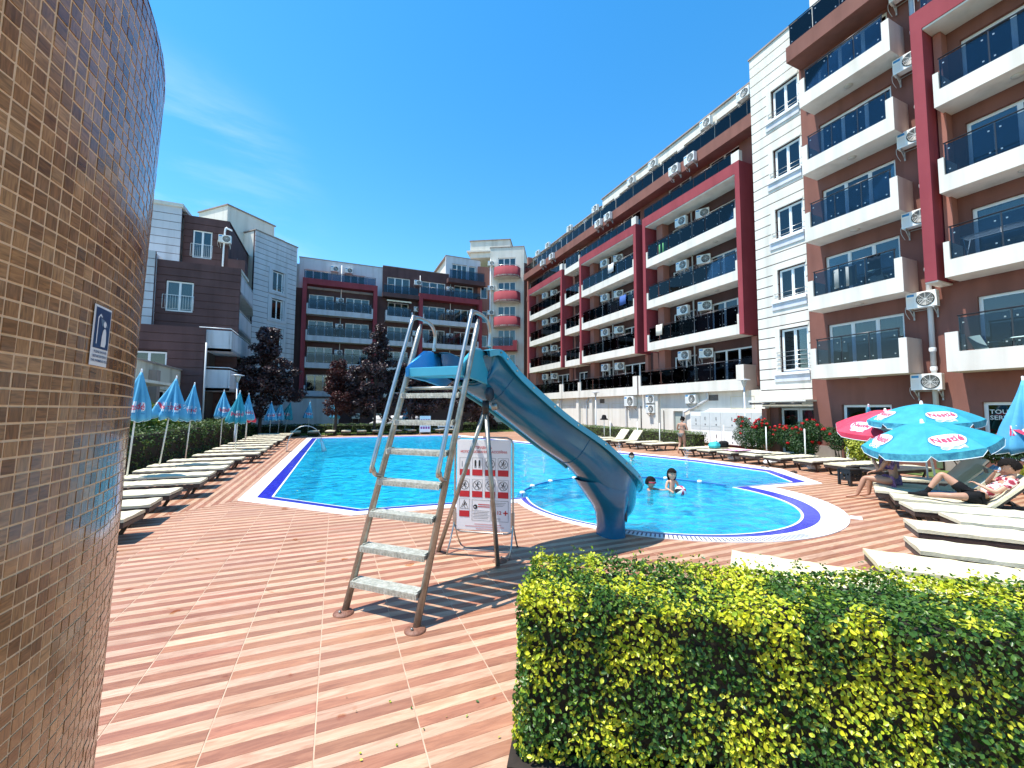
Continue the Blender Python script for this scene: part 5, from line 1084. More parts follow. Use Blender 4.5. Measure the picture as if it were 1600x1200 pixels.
for i, (y, _) in enumerate(lb_): lounger(FLAT if i else RAIS, -2.82 + RNG.uniform(-.08, .08) + (.05 if y > 17 else 0) * 4, y, 180 + RNG.uniform(-3, 3), 'cream lounger in the left row by the hedge, %s from the mosaic wall' % ORD[i + 1], GL)
GR = 'sun loungers fanned out beside the paddling pool'
# near row, from the foreground hedge towards the back
lounger(FLATY, 4.05, 3.28, -53, 'pale yellow lounger mostly hidden behind the foreground hedge', GR)
lounger(FLATY, 5.55, 2.72, -52, 'pale yellow lounger right behind the foreground hedge, its foot end showing', GR)
lounger(FLAT, 6.60, 2.80, -54, 'cream lounger just behind the yellow one at the right edge', GR)
lounger(FLAT, 7.72, 3.28, -54, 'cream lounger second behind the yellow one at the right edge', GR)
lounger(FLAT, 8.78, 3.25, -48, 'cream lounger with its foot end set back, between two longer ones at the right edge', GR)
lounger(FLAT, 9.20, 3.95, -50, 'cream lounger in front of the reclining young person', GR)
lounger(RAIS, 9.98, 4.50, -60, 'lounger with raised back carrying the reclining young person', GR)
lounger(RAIS, 10.55, 5.05, -62, 'lounger with raised back under a patterned towel, behind the reclining person', GR)
lounger(RAIS, 11.35, 5.45, -60, 'lounger on whose foot end the woman in a bikini sits', GR)
lounger(RAIS, 12.6, 5.7, -40, 'lounger with raised back behind the seated woman', GR)
GB = 'sun loungers along the right side of the main pool'
for i, (x, y, d) in enumerate([(14.05, 6.75, -6), (14.1, 7.75, -5), (14.2, 8.75, -4), (14.15, 9.75, -3), (14.15, 10.7, 0), (14.1, 11.65, 0), (14.05, 12.6, 0), (13.95, 13.5, 2)]):
    lounger(FLAT, x, y, d, 'cream lounger beside the main pool, %s behind the black stool' % ORD[i + 1], GB)
for i, (x, y, d, r_) in enumerate([(14.0, 15.9, 4, 0), (13.9, 17.0, 4, 0), (13.8, 18.1, 4, 1), (13.7, 19.1, 4, 1), (13.5, 20.3, 5, 0), (13.3, 21.5, 5, 0), (13.1, 22.7, 6, 0), (12.9, 24.0, 6, 0)]):
    lounger(RAIS if r_ else FLAT, x, y, d, 'cream lounger in front of the clipped right-hand hedge, %s from its near end%s' % (ORD[i + 1], ', back raised' if r_ else ''), GB)
for i in range(11): lounger(FLAT, -2.6 + i * 1.12 + (.4 if i > 5 else 0), 33.2, 90 + RNG.uniform(-4, 4), 'cream lounger at the far end of the pool, %s from the left' % ORD[i + 1], 'sun loungers at the far end of the pool')
# ------------------------------------------------------------ parasols
M_ub = mat('parasol_blue', (.08, .35, .55), .75, (.11, .42, .64), 3, .12, 60)
M_uc = mat('parasol_cyan', (.018, .26, .36), .7, (.03, .33, .43), 5, .1, 60)
M_uw = mat('parasol_wave_print', (.015, .17, .27), .7, (.08, .42, .5), 9, .1, 60)
M_ur = mat('parasol_red', (.62, .03, .07), .7, (.70, .05, .10), 3, .1, 60)
M_hem = mat('parasol_hem', (.75, .85, .86), .7)
M_upole = mat('parasol_pole', (.75, .76, .72), .4)
M_lw = mat('logo_white', (.84, .84, .85), .5); M_lr = mat('logo_red', (.62, .04, .10), .5); M_lb = mat('logo_blue', (.03, .20, .42), .5)
LOGO = text_geo('Nestlé', 1.0, 'CENTER', True)
def umb_root(label, base, tip, group):
    base, tip = Vector(base), Vector(tip); t = thing('parasol', label, 'parasol', base, 0, group); d = (tip - base); t.rotation_mode = 'QUATERNION'; t.rotation_quaternion = Vector((0, 0, 1)).rotation_difference(d.normalized()); return t, d.length
def facing(t, h):   # azimuth (in the parasol's own frame) that looks at the camera
    q = t.rotation_quaternion.inverted() @ (Vector((0, 0, 2)) - (Vector(t.location) + Vector((0, 0, h)))); return math.atan2(q.y, q.x)
def closed(label, base, tip, ln=1.05, m=None, rad=.2, group='closed parasols', flare=1.0, logo=True):
    m = m or M_ub; t, H_ = umb_root(label, base, tip, group); MB().tube([(0, 0, 0), (0, 0, H_ - .04)], .019, 10).build('pole', M_upole, t)
    sd = random.uniform(0, 6); fz = facing(t, H_ - .6); n = 64
    def rr(u, a):
        fold = 1 + (.38 * math.sin(8 * (a - fz) + sd) + .12 * math.sin(13 * a + sd * 2)) * min(1, u * 1.6) * (.85 + .15 * math.sin(5 * u))
        side = 1 + .22 * math.cos(a - fz - 1.3 - sd) * u
        return (.02 + rad * flare * u ** .95) * fold * side * (1 - .13 * max(0, u - .93) / .07)
    rows = [[(rr(u, 2 * math.pi * k / n) * math.cos(2 * math.pi * k / n), rr(u, 2 * math.pi * k / n) * math.sin(2 * math.pi * k / n), H_ - .05 - ln * u - (.035 * math.sin(8 * (2 * math.pi * k / n) + sd * 3) if u == 1 else 0)) for k in range(n)] for u in [i / 14 for i in range(15)]]
    s = MB(); s.grid(rows, True, True); c_ = s.build('canopy', m, t); sm = c_.modifiers.new('s', 'SOLIDIFY'); sm.thickness = .004
    s = MB(); s.grid([rows[-1], [(x * 1.01, y * 1.01, z - .012) for x, y, z in rows[-1]]], True, True); s.build('hem', M_hem, c_)
    MB().lathe([(0, .06), (.016, .055), (.02, .03), (.02, -.03), (.026, -.05)], (0, 0, H_ - .02), 12).build('finial', M_lw, t)
    if logo:
        size = .17 * rad / .2; u0 = .70; a0 = fz + random.uniform(-.35, .35)
        def mp(x, y, d): u = u0 - y / ln; a = a0 - x * -1 / max(rr(u, a0), .05) ; r_ = rr(u, a) + d; return (r_ * math.cos(a), r_ * math.sin(a), H_ - .05 - ln * u)
        s = MB(); k = 8; hw, hh = .17 * rad / .2, .13
        s.grid([[mp(hw * (2 * i / 20 - 1), hh * (2 * j / 8 - 1) * math.sqrt(max(0.02, 1 - (2 * i / 20 - 1) ** 2)) ** .6, .006) for i in range(21)] for j in range(9)]); s.build('logo_oval', M_lw, c_)
        v, f = LOGO; s = MB(); s.add([mp(x * size * .62, y * size * 1.0, .016) for x, y, z in v], f); s.build('logo_lettering', M_lr, c_)
        s = MB(); s.grid([[mp(hw * (2 * i / 20 - 1), -hh * 1.15 - .02 * j, .006) for i in range(21)] for j in range(2)]); s.build('logo_band', M_lb, c_)
    return t
def opened(label, base, tip, Rd=1.1, drop=.42, m=None, valm=None, rot=0., logos=(0, 1, 7), group='open parasols over the loungers'):
    m = m or M_ub; t, H_ = umb_root(label, base, tip, group); MB().tube([(0, 0, 0), (0, 0, H_ - .04)], .02, 10).build('pole', M_upole, t); zt = H_ - .06
    fz = facing(t, H_ - .4) + rot
    def surf(a, r, d=0.):   # angle inside a gore and radius fraction
        g_ = (a % (math.pi / 4)) / (math.pi / 4); rr_ = r * Rd * (math.cos(math.pi / 8) / math.cos((g_ - .5) * math.pi / 4)); sag = -.035 * math.sin(math.pi * g_) * r * Rd
        z = zt - drop * (r ** 1.75) + sag * .5; return ((rr_ + d * .35) * math.cos(a + fz - math.pi / 8), (rr_ + d * .35) * math.sin(a + fz - math.pi / 8), z + d)
    canopy = None
    for gi in range(8):
        s = MB(); a0 = gi * math.pi / 4; rows = [[surf(a0 + math.pi / 4 * min(max(k / 10, .0005), .9995), r / 10) for k in range(11)] for r in range(0, 11)]; s.grid(rows); o = s.build('canopy_panel', m, t)
        edge = rows[-1]; v = MB(); low = []
        for k, (x, y, z) in enumerate(edge):
            q = k / 10; cut = .135 * min(1, min(q, 1 - q) * 9 + .25); low.append((x * 1.012, y * 1.012, z - cut))
        v.grid([edge, low]); vo = v.build('valance', valm or m, o); h_ = MB(); h_.grid([low, [(x * 1.004, y * 1.004, z - .012) for x, y, z in low]]); h_.build('hem', M_hem, o)
        if gi in logos:
            ac_ = a0 + math.pi / 8; r0 = .74
            def mp(x, y, d): r = r0 + -y / Rd; return surf(ac_ + x / (max(r, .1) * Rd), r, d)
            for hw, hh, mm, dd_ in ((.30, .17, M_lb, .006), (.284, .155, M_lw, .010)):
                s = MB(); s.grid([[mp(hw * (2 * i / 24 - 1), hh * (2 * j / 6 - 1) * max(0.0, 1 - abs(2 * i / 24 - 1) ** 2.6) ** .5, dd_) for i in range(25)] for j in range(7)]); s.build('logo_oval', mm, o)
            v_, f_ = LOGO; s = MB(); s.add([mp(x * .185, y * .2 + .005, .024) for x, y, z in v_], f_); s.build('logo_lettering', M_lr, o)
            s = MB()
            for q in range(3): s.grid([[mp(.20 * (2 * i / 16 - 1), -.155 - .022 * q + .012 * math.sin(i * .9 + q), .007), mp(.20 * (2 * i / 16 - 1), -.165 - .022 * q + .012 * math.sin(i * .9 + q), .007)] for i in range(17)])
            s.build('wave_print', M_lw, o)
    for k in range(8):
        a = k * math.pi / 4 + fz - math.pi / 8; MB().tube([(math.cos(a) * Rd * r * math.cos(math.pi / 8) / math.cos(math.pi / 8), math.sin(a) * Rd * r, zt - drop * r ** 1.75 - .012) for r in (.02, .3, .6, .8, .99)], .005, 5).build('rib', M_steel, t)
    MB().lathe([(0, .07), (.02, .065), (.03, .03), (.035, -.01), (.06, -.03)], (0, 0, zt + .01), 14).build('finial', M_lw, t)
    return t
CG = 'closed parasols along the left row'
for i, (bx, by, tx, ty, tz, ln, rad, fl, m) in enumerate([(-4.62, 12.9, -4.33, 12.6, 2.92, 1.15, .26, 1.15, M_ub), (-4.66, 14.95, -4.28, 14.8, 2.92, 1.15, .27, 1.25, M_ub), (-4.65, 17.25, -4.44, 17.1, 2.86, 1.2, .22, 1.1, M_ub),
        (-4.75, 22.3, -4.70, 22.4, 2.83, 1.2, .28, 1.1, M_ub), (-3.65, 19.5, -3.52, 19.3, 2.70, 1.2, .25, 1.1, M_uc), (-4.15, 24.3, -4.03, 24.2, 2.76, 1.25, .24, 1.0, M_ub), (-4.35, 25.8, -4.3, 25.7, 2.62, 1.25, .25, 1.2, M_ur),
        (-4.1, 32.4, -4.05, 32.4, 2.5, 1.25, .28, 1.1, M_ub), (-3.75, 33.6, -3.6, 33.6, 2.55, 1.3, .3, 1.1, M_ub), (-3.5, 35.2, -3.15, 35.2, 2.55, 1.3, .3, 1.2, M_uc), (-1.95, 36.0, -1.85, 36, 2.6, 1.3, .28, 1.1, M_ub), (-.2, 36.4, -.1, 36.4, 2.6, 1.3, .3, 1.1, M_ub), (5.4, 35.4, 5.45, 35.4, 2.5, 1.4, .2, 1.0, M_ub)]):
    closed('closed %s parasol %s' % ({'parasol_red': 'red', 'parasol_cyan': 'pale turquoise'}.get(m.name, 'blue'), ['over the left row, nearest the mosaic wall', 'in the left row with a wide logo panel, leaning left', 'narrow, third from the mosaic wall', 'just left of the lamp behind the hedge', 'brightest of the left row, right of the lamp', 'dark narrow one in front of the red one', 'behind the sixth blue one of the left row', 'left of the far group of three', 'in the middle of the far group of three', 'right of the far group of three, leaning right', 'at the far end left of the dark trees', 'at the far end in front of the dark trees', 'narrow, seen between the ladder rails'][i]), (bx, by, 0), (tx, ty, tz), ln, m, rad, CG, fl)
closed('small closed pale blue parasol behind the open red one', (15.6, 7.5, 0), (14.62, 7.05, 2.17), .95, M_uc, .2, 'closed parasols on the right')
closed('large closed blue parasol cut by the right edge', (12.75, 3.35, 0), (12.78, 3.52, 2.68), 1.45, M_ub, .34, 'closed parasols on the right', 1.15)
opened('open blue parasol in front, over the seated woman', (11.62, 4.40, 0), (11.22, 4.50, 1.82), 1.05, .40, M_uc, M_uw, R(24), (0, 6))
opened('open blue parasol behind the front one', (13.5, 5.35, 0), (13.3, 5.32, 2.24), 1.04, .38, M_uc, M_uw, R(26), (0, 6))
opened('open parasol with red panels left of the blue ones', (14.5, 6.4, 0), (13.95, 6.35, 2.06), 1.2, .36, M_ur, M_ur, R(5), (0, 1, 7))
def stake(x, y, h, label): t = thing('parasol_stand', label, 'parasol pole', (x, y, 0)); MB().tube([(0, 0, 0), (0, 0, h)], .022, 8).build('pole', M_upole, t); MB().lathe([(0, .06), (.16, .05), (.18, 0)], n=16).build('base', M_beige, t); t['group'] = 'empty parasol poles'; return t
for i, (x, y) in enumerate([(16.0, 13.2), (16.1, 11.3), (15.6, 9.5), (15.4, 18.2), (15.2, 20.4), (15.1, 16.2), (14.7, 23.3)]): stake(x, y, 1.35, 'empty white parasol pole behind the loungers, %s' % ['beside the turquoise bag', 'in front of the left rose bush', 'in front of the right rose bush', 'between the two raised loungers', 'by the black hat', 'nearest the walking woman', 'farthest along the hedge'][i])

# ------------------------------------------------------------ planting
M_hedge = leafmat('variegated_leaves', [(.025, .075, .012), (.05, .13, .02), (.10, .20, .03), (.035, .10, .015), (.16, .26, .035)], [(.52, .55, .02), (.66, .64, .03), (.36, .46, .02), (.74, .70, .06), (.20, .34, .02)], 2.9, .35, .22)
M_twig = mat('hedge_inside', (.012, .014, .008), .9, (.03, .022, .012), 20, .3, 60)
HC = Vector((.99, 2.24, 0)); he = Vector((.846, -.533, 0)).normalized(); hn = Vector((.533, .846, 0)).normalized()   # along, and away from the camera
HL, HWd, HH = 4.6, .72, .93
hedge = thing('clipped_hedge', 'square-clipped yellow and green hedge in the right foreground', 'hedge', HC, math.atan2(he.y, he.x))
MB().box(.07, HL, .07, HWd - .07, .08, HH - .09).build('inner_twigs', M_twig, hedge)
def surf_pts(n, dims, faces, depth=.07, bulge=.02):
    L_, w, h = dims; P, Nn = [], []; ar = {'front': L_ * h, 'back': L_ * h, 'left': w * h, 'right': w * h, 'top': L_ * w}; tot = sum(ar[f] for f in faces)
    for f in faces:
        k = int(n * ar[f] / tot); a, b_ = RNG.random(k), RNG.random(k); d = RNG.random(k) ** 1.6 * depth
        if f == 'front': p = np.stack([a * L_, d, b_ * h], 1); q = [0, -1, .1]
        elif f == 'back': p = np.stack([a * L_, w - d, b_ * h], 1); q = [0, 1, .1]
        elif f == 'left': p = np.stack([d, a * w, b_ * h], 1); q = [-1, 0, .1]
        elif f == 'right': p = np.stack([L_ - d, a * w, b_ * h], 1); q = [1, 0, .1]
        else: p = np.stack([a * L_, b_ * w, h - d], 1); q = [0, 0, 1]
        P.append(p); Nn.append(np.tile(np.array(q, float), (k, 1)))
    P = np.concatenate(P); Nn = np.concatenate(Nn)
    # lumpy clipped surface with rounded edges
    wob = bulge * (np.sin(P[:, 0] * 7.3 + P[:, 2] * 5.1) + np.sin(P[:, 0] * 3.1 + P[:, 1] * 6.7 + 1.7) + np.sin(P[:, 1] * 9 + P[:, 2] * 8.0)) * .6
    P = P + Nn * wob[:, None]; c = np.array([L_ / 2, w / 2, h / 2]); ex = np.maximum(0, np.abs(P - c) - (c - .07)); ex = ex / .07
    two = (np.sort(ex, 1)[:, 1])[:, None]; P = P - np.sign(P - c) * (ex > .2) * two * .022
    return P, Nn
P, Nn = surf_pts(50000, (HL, HWd, HH), ['front', 'left', 'top', 'back'], .075, .02)
hm = leaf_mesh('foliage', P, Nn + np.array([0, 0, .55]), .0275, M_hedge, .62, .64, .28); ho = link('foliage', hm, hedge); tag(ho, kind='stuff')
# sprigs standing proud of the top
k = 900; bx_ = RNG.random(k) * HL; by_ = RNG.random(k) * HWd; P2 = np.concatenate([np.stack([bx_ + RNG.normal(0, .012, k), by_ + RNG.normal(0, .012, k), HH + RNG.random(k) ** 2 * .07], 1) for _ in range(4)]); ho = link('foliage', leaf_mesh('foliage', P2, np.tile([0, 0, 1.], (len(P2), 1)), .026, M_hedge, .8), hedge); tag(ho, kind='stuff')
s = MB()
for q in range(26): x = random.uniform(.08, HL); s.tube([(x, HWd / 2 + random.uniform(-.15, .15), 0), (x + random.uniform(-.1, .1), random.uniform(.1, .5), .4)], .011, 5)
s.build('stem', mat('hedge_stem', (.09, .065, .04), .9), hedge)
MB().box(-.04, HL, -.05, HWd + .05, 0, .02).build('soil', mat('dark_soil', (.02, .014, .01), .95, (.035, .025, .018), 12), hedge)
def hedge_box(label, x, y, rz, dims, n, size, m, cat='hedge', bulge=.05, faces=('front', 'left', 'right', 'top', 'back')):
    t = thing('clipped_hedge', label, cat, (x, y, 0), rz); L_, w, h = dims; MB().box(.12, L_ - .12, .12, w - .12, 0, h - .14).build('inner_twigs', M_twig, t)
    P, Nn = surf_pts(n, dims, faces, .14, bulge); tag(link('foliage', leaf_mesh('foliage', P, Nn + np.array([0, 0, .6]), size, m, .8, .6, .3), t), kind='stuff'); return t
M_hg = leafmat('dark_green_leaves', [(.02, .05, .012), (.04, .085, .018), (.06, .12, .025), (.085, .15, .03)], [(.10, .16, .03), (.14, .19, .04), (.06, .11, .02)], 1.6, .5, .15)
M_hr = leafmat('box_hedge_leaves', [(.05, .10, .015), (.08, .15, .02), (.12, .20, .03), (.16, .24, .04)], None, 1, .5, .15)
hedge_box('tall loose dark green hedge behind the left row of loungers', -5.35, 11.8, R(90), (22.5, 1.5, 1.3), 15000, .085, M_hg, bulge=.13)
hedge_box('clipped green hedge in front of the cream ground-floor wall, ending by the walking woman', 18.1, 15.9, R(90), (16, 1.0, .86), 15000, .05, M_hr, bulge=.025)
hedge_box('low green hedge across the far end of the pool', -6.2, 37.0, 0, (22, 1.2, .75), 8000, .09, M_hg, bulge=.05)
def leafball(c, r, n, flat=1.0):
    v = RNG.normal(0, 1, (n, 3)); v /= np.linalg.norm(v, axis=1)[:, None]; rad = RNG.random(n) ** .35; p = v * rad[:, None] * np.array(r); return p + np.array(c), v
def bush(label, name, cat, x, y, blobs, m, size, stems=4, group=None, dens=900):
    t = thing(name, label, cat, (x, y, 0), 0, group); Ps, Ns = [], []
    for c, r in blobs: p, n_ = leafball(c, r, int(dens * r[0] * r[2] / .1)); Ps.append(p); Ns.append(n_)
    P = np.concatenate(Ps); P[:, 2] = np.maximum(P[:, 2], .03); tag(link('foliage', leaf_mesh('foliage', P, np.concatenate(Ns) + [0, 0, .4], size, m, .7), t), kind='stuff')
    s = MB()
    for k in range(stems): c = blobs[k % len(blobs)][0]; s.tube([(random.uniform(-.08, .08), random.uniform(-.08, .08), 0), (c[0] * .5, c[1] * .5, c[2] * .5), c], [.02, .014, .006], 5)
    s.build('stem', MATS['hedge_stem'], t); return t
M_rose = leafmat('rose_leaves', [(.015, .045, .012), (.03, .075, .018), (.05, .11, .025)], None, 1, .45, .12)
M_petal = leafmat('rose_petals', [(.50, .008, .012), (.62, .015, .02), (.70, .03, .035)], None, 1, .5, .15)
def rosebush(label, x, y, blobs, nf):
    t = bush(label, 'rose_bush', 'rose bush', x, y, blobs, M_rose, .055, 6, 'red rose bushes by the brown block', 1300)
    for k in range(nf):
        c, r = random.choice(blobs[:]); v = Vector((random.uniform(-1.1, .5), random.uniform(-1, 1), random.uniform(.1, 1.1))).normalized(); p = np.array([c[0] + v.x * r[0] * 1.02, c[1] + v.y * r[1] * 1.02, c[2] + v.z * r[2] * 1.02])
        q, n_ = leafball(p, (.055, .055, .045), 26); link('flower', leaf_mesh('flower', q, n_, .05, M_petal, .3, .9), t)
    return t
rosebush('large red rose bush left of the glass entrance door', 17.6, 12.9, [((0, .25, .85), (.6, .75, .62)), ((.0, -.35, .8), (.5, .6, .6)), ((-.1, .5, 1.45), (.3, .35, .3)), ((0, -.4, 1.35), (.3, .35, .3))], 34)
rosebush('large red rose bush right of the glass entrance door', 17.5, 10.95, [((0, .3, .9), (.5, .6, .5)), ((0, -.45, 1.15), (.5, .6, .5)), ((0, -.2, .6), (.5, .6, .5)), ((0, .6, 1.1), (.3, .4, .3))], 36)
rosebush('smaller red rose bush behind the red parasol', 17.3, 9.35, [((0, 0, .9), (.35, .45, .4)), ((.1, .3, 1.1), (.3, .3, .3))], 14)
rosebush('red rose bush under the tourist service window', 17.2, 5.9, [((0, 0, .9), (.4, .7, .45)), ((0, -.7, .95), (.4, .6, .45)), ((0, .6, 1.0), (.35, .4, .4))], 24)
M_ylw = leafmat('golden_leaves', [(.22, .30, .03), (.38, .42, .04), (.5, .5, .06), (.12, .2, .03)], None, 1, .5, .2)
bush('golden-green shrub in front of the shop window', 'shrub', 'shrub', 17.0, 8.5, [((0, 0, .6), (.35, .45, .5)), ((.1, -.3, .45), (.3, .35, .4)), ((0, .2, .95), (.22, .28, .25))], M_ylw, .07)
bush('golden shrub behind the reclining person at the right edge', 'shrub', 'shrub', 15.2, 3.6, [((0, 0, .5), (.8, .8, .45))], M_ylw, .07)
bush('yellow-green shrub behind the hedge, beside the mosaic wall', 'shrub', 'shrub', -7.2, 14.8, [((0, 0, 1.9), (.8, 1.2, .9)), ((.2, 2.2, 1.5), (.8, 1.1, .8)), ((.1, -1.4, 2.2), (.6, .9, .8))], M_ylw, .12, 5, None, 420)
bush('yellow-green shrub between the first closed parasols', 'shrub', 'shrub', -7.0, 20.3, [((0, 0, 1.55), (.8, 1.3, .8)), ((.1, 1.9, 1.35), (.7, .9, .6))], M_ylw, .12, 5, None, 420)
M_purple = leafmat('purple_leaves', [(.016, .010, .012), (.030, .015, .017), (.052, .022, .024), (.078, .034, .033), (.05, .042, .04)], [(.16, .10, .10), (.09, .05, .05), (.03, .018, .02)], 1.1, .38, .12)
M_purplr = leafmat('copper_leaves', [(.05, .014, .012), (.09, .022, .018), (.03, .012, .012)], [(.12, .03, .02), (.06, .02, .018)], 1.1, .4, .15)
M_bark = mat('plum_bark', (.05, .035, .03), .9, (.09, .065, .05), 9, .5, 40)
def tree(label, x, y, h, blobs, m, size=.17, dens=330, trunk=.13, name='plum_tree'):
    blobs = [(c, tuple(v * 1.22 for v in r)) for c, r in blobs]; t = thing(name, label, 'tree', (x, y, 0)); s = MB(); top = (0, 0, h * .8)
    s.tube(smooth_curve([(0, 0, 0), (.05, .02, h * .3), (-.03, .04, h * .6), top], 4), [trunk * (1 - .8 * i / 12) for i in range(13)], 8)
    for c, r in blobs: s.tube(smooth_curve([(0, 0, max(.5, c[2] * .45)), (c[0] * .5, c[1] * .5, c[2] * .75), c], 3), [.05, .045, .04, .03, .025, .018, .01], 5)
    s.build('trunk', M_bark, t); Ps, Ns = [], []
    for c, r in blobs:
        for q in range(int(17 * max(1, r[0]))):   # clumps of leaves inside each limb's volume
            v = RNG.normal(0, 1, 3); v /= np.linalg.norm(v); cc = np.array(c) + v * np.array(r) * RNG.random() ** .4; p, n_ = leafball(cc, (.42, .42, .32), int(dens * .42)); Ps.append(p); Ns.append(n_)
    tag(link('crown', leaf_mesh('crown', np.concatenate(Ps), np.concatenate(Ns) + [0, 0, .5], size, m, .8, .6), t), kind='stuff'); return t
tree('dark purple plum tree in front of the grey-white banded block', -4.9, 33.6, 7.4, [((0, 0, 3.4), (1.7, 1.5, 1.5)), ((-1.0, 0, 4.3), (1.1, 1.1, 1.0)), ((.7, 0, 4.6), (1.3, 1.2, 1.2)), ((.2, .2, 5.9), (.9, .8, .8)), ((.3, 0, 7.0), (.5, .5, .7)), ((1.5, 0, 3.6), (1.0, 1.0, 1.0)), ((-1.5, 0, 3.0), (.9, 1, 1))], M_purple)
tree('small copper-red tree left of the dark tree, before the back wing', .0, 35.0, 5.6, [((0, 0, 2.6), (1.0, 1, .9)), ((.2, 0, 3.9), (.75, .7, .9)), ((0, 0, 5.0), (.45, .45, .7)), ((.7, 0, 3.0), (.7, .7, .7))], M_purplr, .15)
tree('tallest dark purple tree behind the ladder of the slide', 2.9, 35.0, 8.0, [((0, 0, 2.6), (1.9, 1.5, 1.3)), ((-.4, 0, 4.4), (1.6, 1.3, 1.2)), ((.5, 0, 5.3), (1.3, 1.2, 1.0)), ((.3, 0, 6.7), (.8, .8, .9)), ((.25, 0, 7.9), (.35, .35, .7)), ((-1.3, 0, 3.4), (1.0, 1, .9))], M_purple)
tree('broad dark purple tree behind the slide platform', 6.1, 35.4, 6.4, [((0, 0, 2.5), (1.7, 1.5, 1.4)), ((.3, 0, 4.2), (1.3, 1.3, 1.1)), ((-.8, 0, 4.9), (.9, .9, .8)), ((1.4, 0, 3.4), (1.2, 1.1, 1.1)), ((.4, 0, 5.5), (.6, .6, .7))], M_purple)
tree('dark purple tree seen past the right wing of the slide', 10.4, 35.6, 5.9, [((0, 0, 2.5), (1.5, 1.3, 1.3)), ((.3, 0, 4.0), (1.2, 1.1, 1.1)), ((.4, 0, 5.4), (.7, .7, .8))], M_purple)
tree('low dark shrub-like tree at the foot of the back wing', 13.4, 37.6, 3.6, [((0, 0, 1.5), (1.4, 1.2, 1.1)), ((.9, 0, 2.3), (.9, .9, .8))], M_purple)
P = np.stack([RNG.uniform(-.1, 3.4, 60), RNG.uniform(1.6, 3.2, 60), np.full(60, .02)], 1); tag(link('fallen_leaves', leaf_mesh('fallen_leaves', P, np.tile([0, 0, 1.], (60, 1)), .022, M_hedge, .35)), kind='stuff')
# lawn strips
M_grass = mat('lawn', (.07, .12, .02), .95, (.14, .19, .04), 2.2, .8, 40)
for nm, pts in (('lawn', [(-14, 34.4), (19, 34.4), (19, 46), (-14, 46)]), ('planting_bed', [(16.6, 2), (19.0, 2), (19.0, 15.0), (16.6, 15)])):
    o = MB().add([(x, y, .03) for x, y in pts], [(0, 1, 2, 3)]).build(nm, M_grass); tag(o, kind='structure')
P = np.stack([RNG.uniform(-12, 18, 9000), 34.4 + RNG.random(9000) ** 1.5 * 8, np.full(9000, .07)], 1); tag(link('grass', leaf_mesh('grass', P, np.tile([0, .7, .5], (9000, 1)), .12, M_hr, .6, .2)), kind='stuff')

# ------------------------------------------------------------ lamps, arc fountain, floats, jets, stool, bags
def lamp(x, y, h, label):
    t = thing('garden_lamp', label, 'lamp post', (x, y, 0), 0, 'garden lamp posts'); m = mat('lamp_grey', (.55, .6, .66), .35, metal=.2)
    MB().tube([(0, 0, 0), (0, 0, .9), (0, 0, .92), (0, 0, h - .4)], [.055, .055, .04, .035], 12).build('post', m, t); MB().lathe([(.035, h - .42), (.05, h - .4), (.13, h - .1), (.14, h - .09)], n=16).build('lamp_glass', glassmat('lamp_glass', (.75, .8, .8), .1, 1.4, (.7, .7, .66), .35) if 'lamp_glass' not in MATS else MATS['lamp_glass'], t)
    MB().lathe([(0, h), (.12, h - .015), (.29, h - .05), (.29, h - .07), (.13, h - .075), (0, h - .075)], n=24).build('lamp_shade', m, t); MB().lathe([(0, h - .14), (.03, h - .15), (.03, h - .3), (0, h - .3)], n=8).build('bulb', M_frame, t)
    s = MB()
    for k in range(4): a = k * math.pi / 2; s.tube([(.045 * math.cos(a), .045 * math.sin(a), h - .4), (.14 * math.cos(a), .14 * math.sin(a), h - .08)], .008, 5)
    s.build('lamp_bracket', m, t); s = MB(); s.lathe([(0, .06), (.09, .05), (.1, .0)], n=14); s.build('base', m, t)
lamp(18.6, 14.1, 3.58, 'grey lamp post before the meter cabinets on the right'); lamp(18.7, 26.9, 3.45, 'grey lamp post beyond the right-hand hedge, before the cream wall'); lamp(-4.6, 24.5, 3.75, 'grey lamp post rising behind the closed parasols on the left')
t = thing('arc_fountain', 'curved steel water spout arching over the left edge of the pool', 'fountain', (-2.05, 21.9, 0)); s = MB(); rows = []
for k in range(17):
    a = math.pi * k / 16; x = .78 - .78 * math.cos(a); z = 1.22 * math.sin(a) ** .8; w = .17 - .10 * k / 16; rows.append([(x, -w, z), (x, w, z), (x + .0, w, z - .03), (x, -w, z - .03)])
s.grid(rows[:14], True, True); s.build('spout', M_steel2, t)
M_foam = glassmat('water_jet', (.85, .95, .98), .1, 1.4, (.9, .95, .97), .45)
s = MB(); s.tube([(1.43, 0, .62), (1.52, .0, .3), (1.6, 0, -.02)], [.04, .06, .12], 8); s.build('falling_water', M_foam, t)
q = thing('float_line', 'blue rope with white floats between the paddling end and the deep pool', 'float line', (6.78, 7.6, -.02)); s = MB(); s.tube([(3.0 * math.cos(R(a)), 3.0 * math.sin(R(a)), 0) for a in range(8, 172, 4)], .014, 6); s.build('rope', mat('rope_blue', (.03, .09, .35), .7), q)
for k, a in enumerate(range(22, 150, 18)): MB().lathe([(0, .05), (.055, .04), (.07, .012), (.065, -.02), (0, -.035)], (3.0 * math.cos(R(a)), 3.0 * math.sin(R(a)), 0), 12).build('float', mat('float_white', (.8, .78, .7), .4), q)
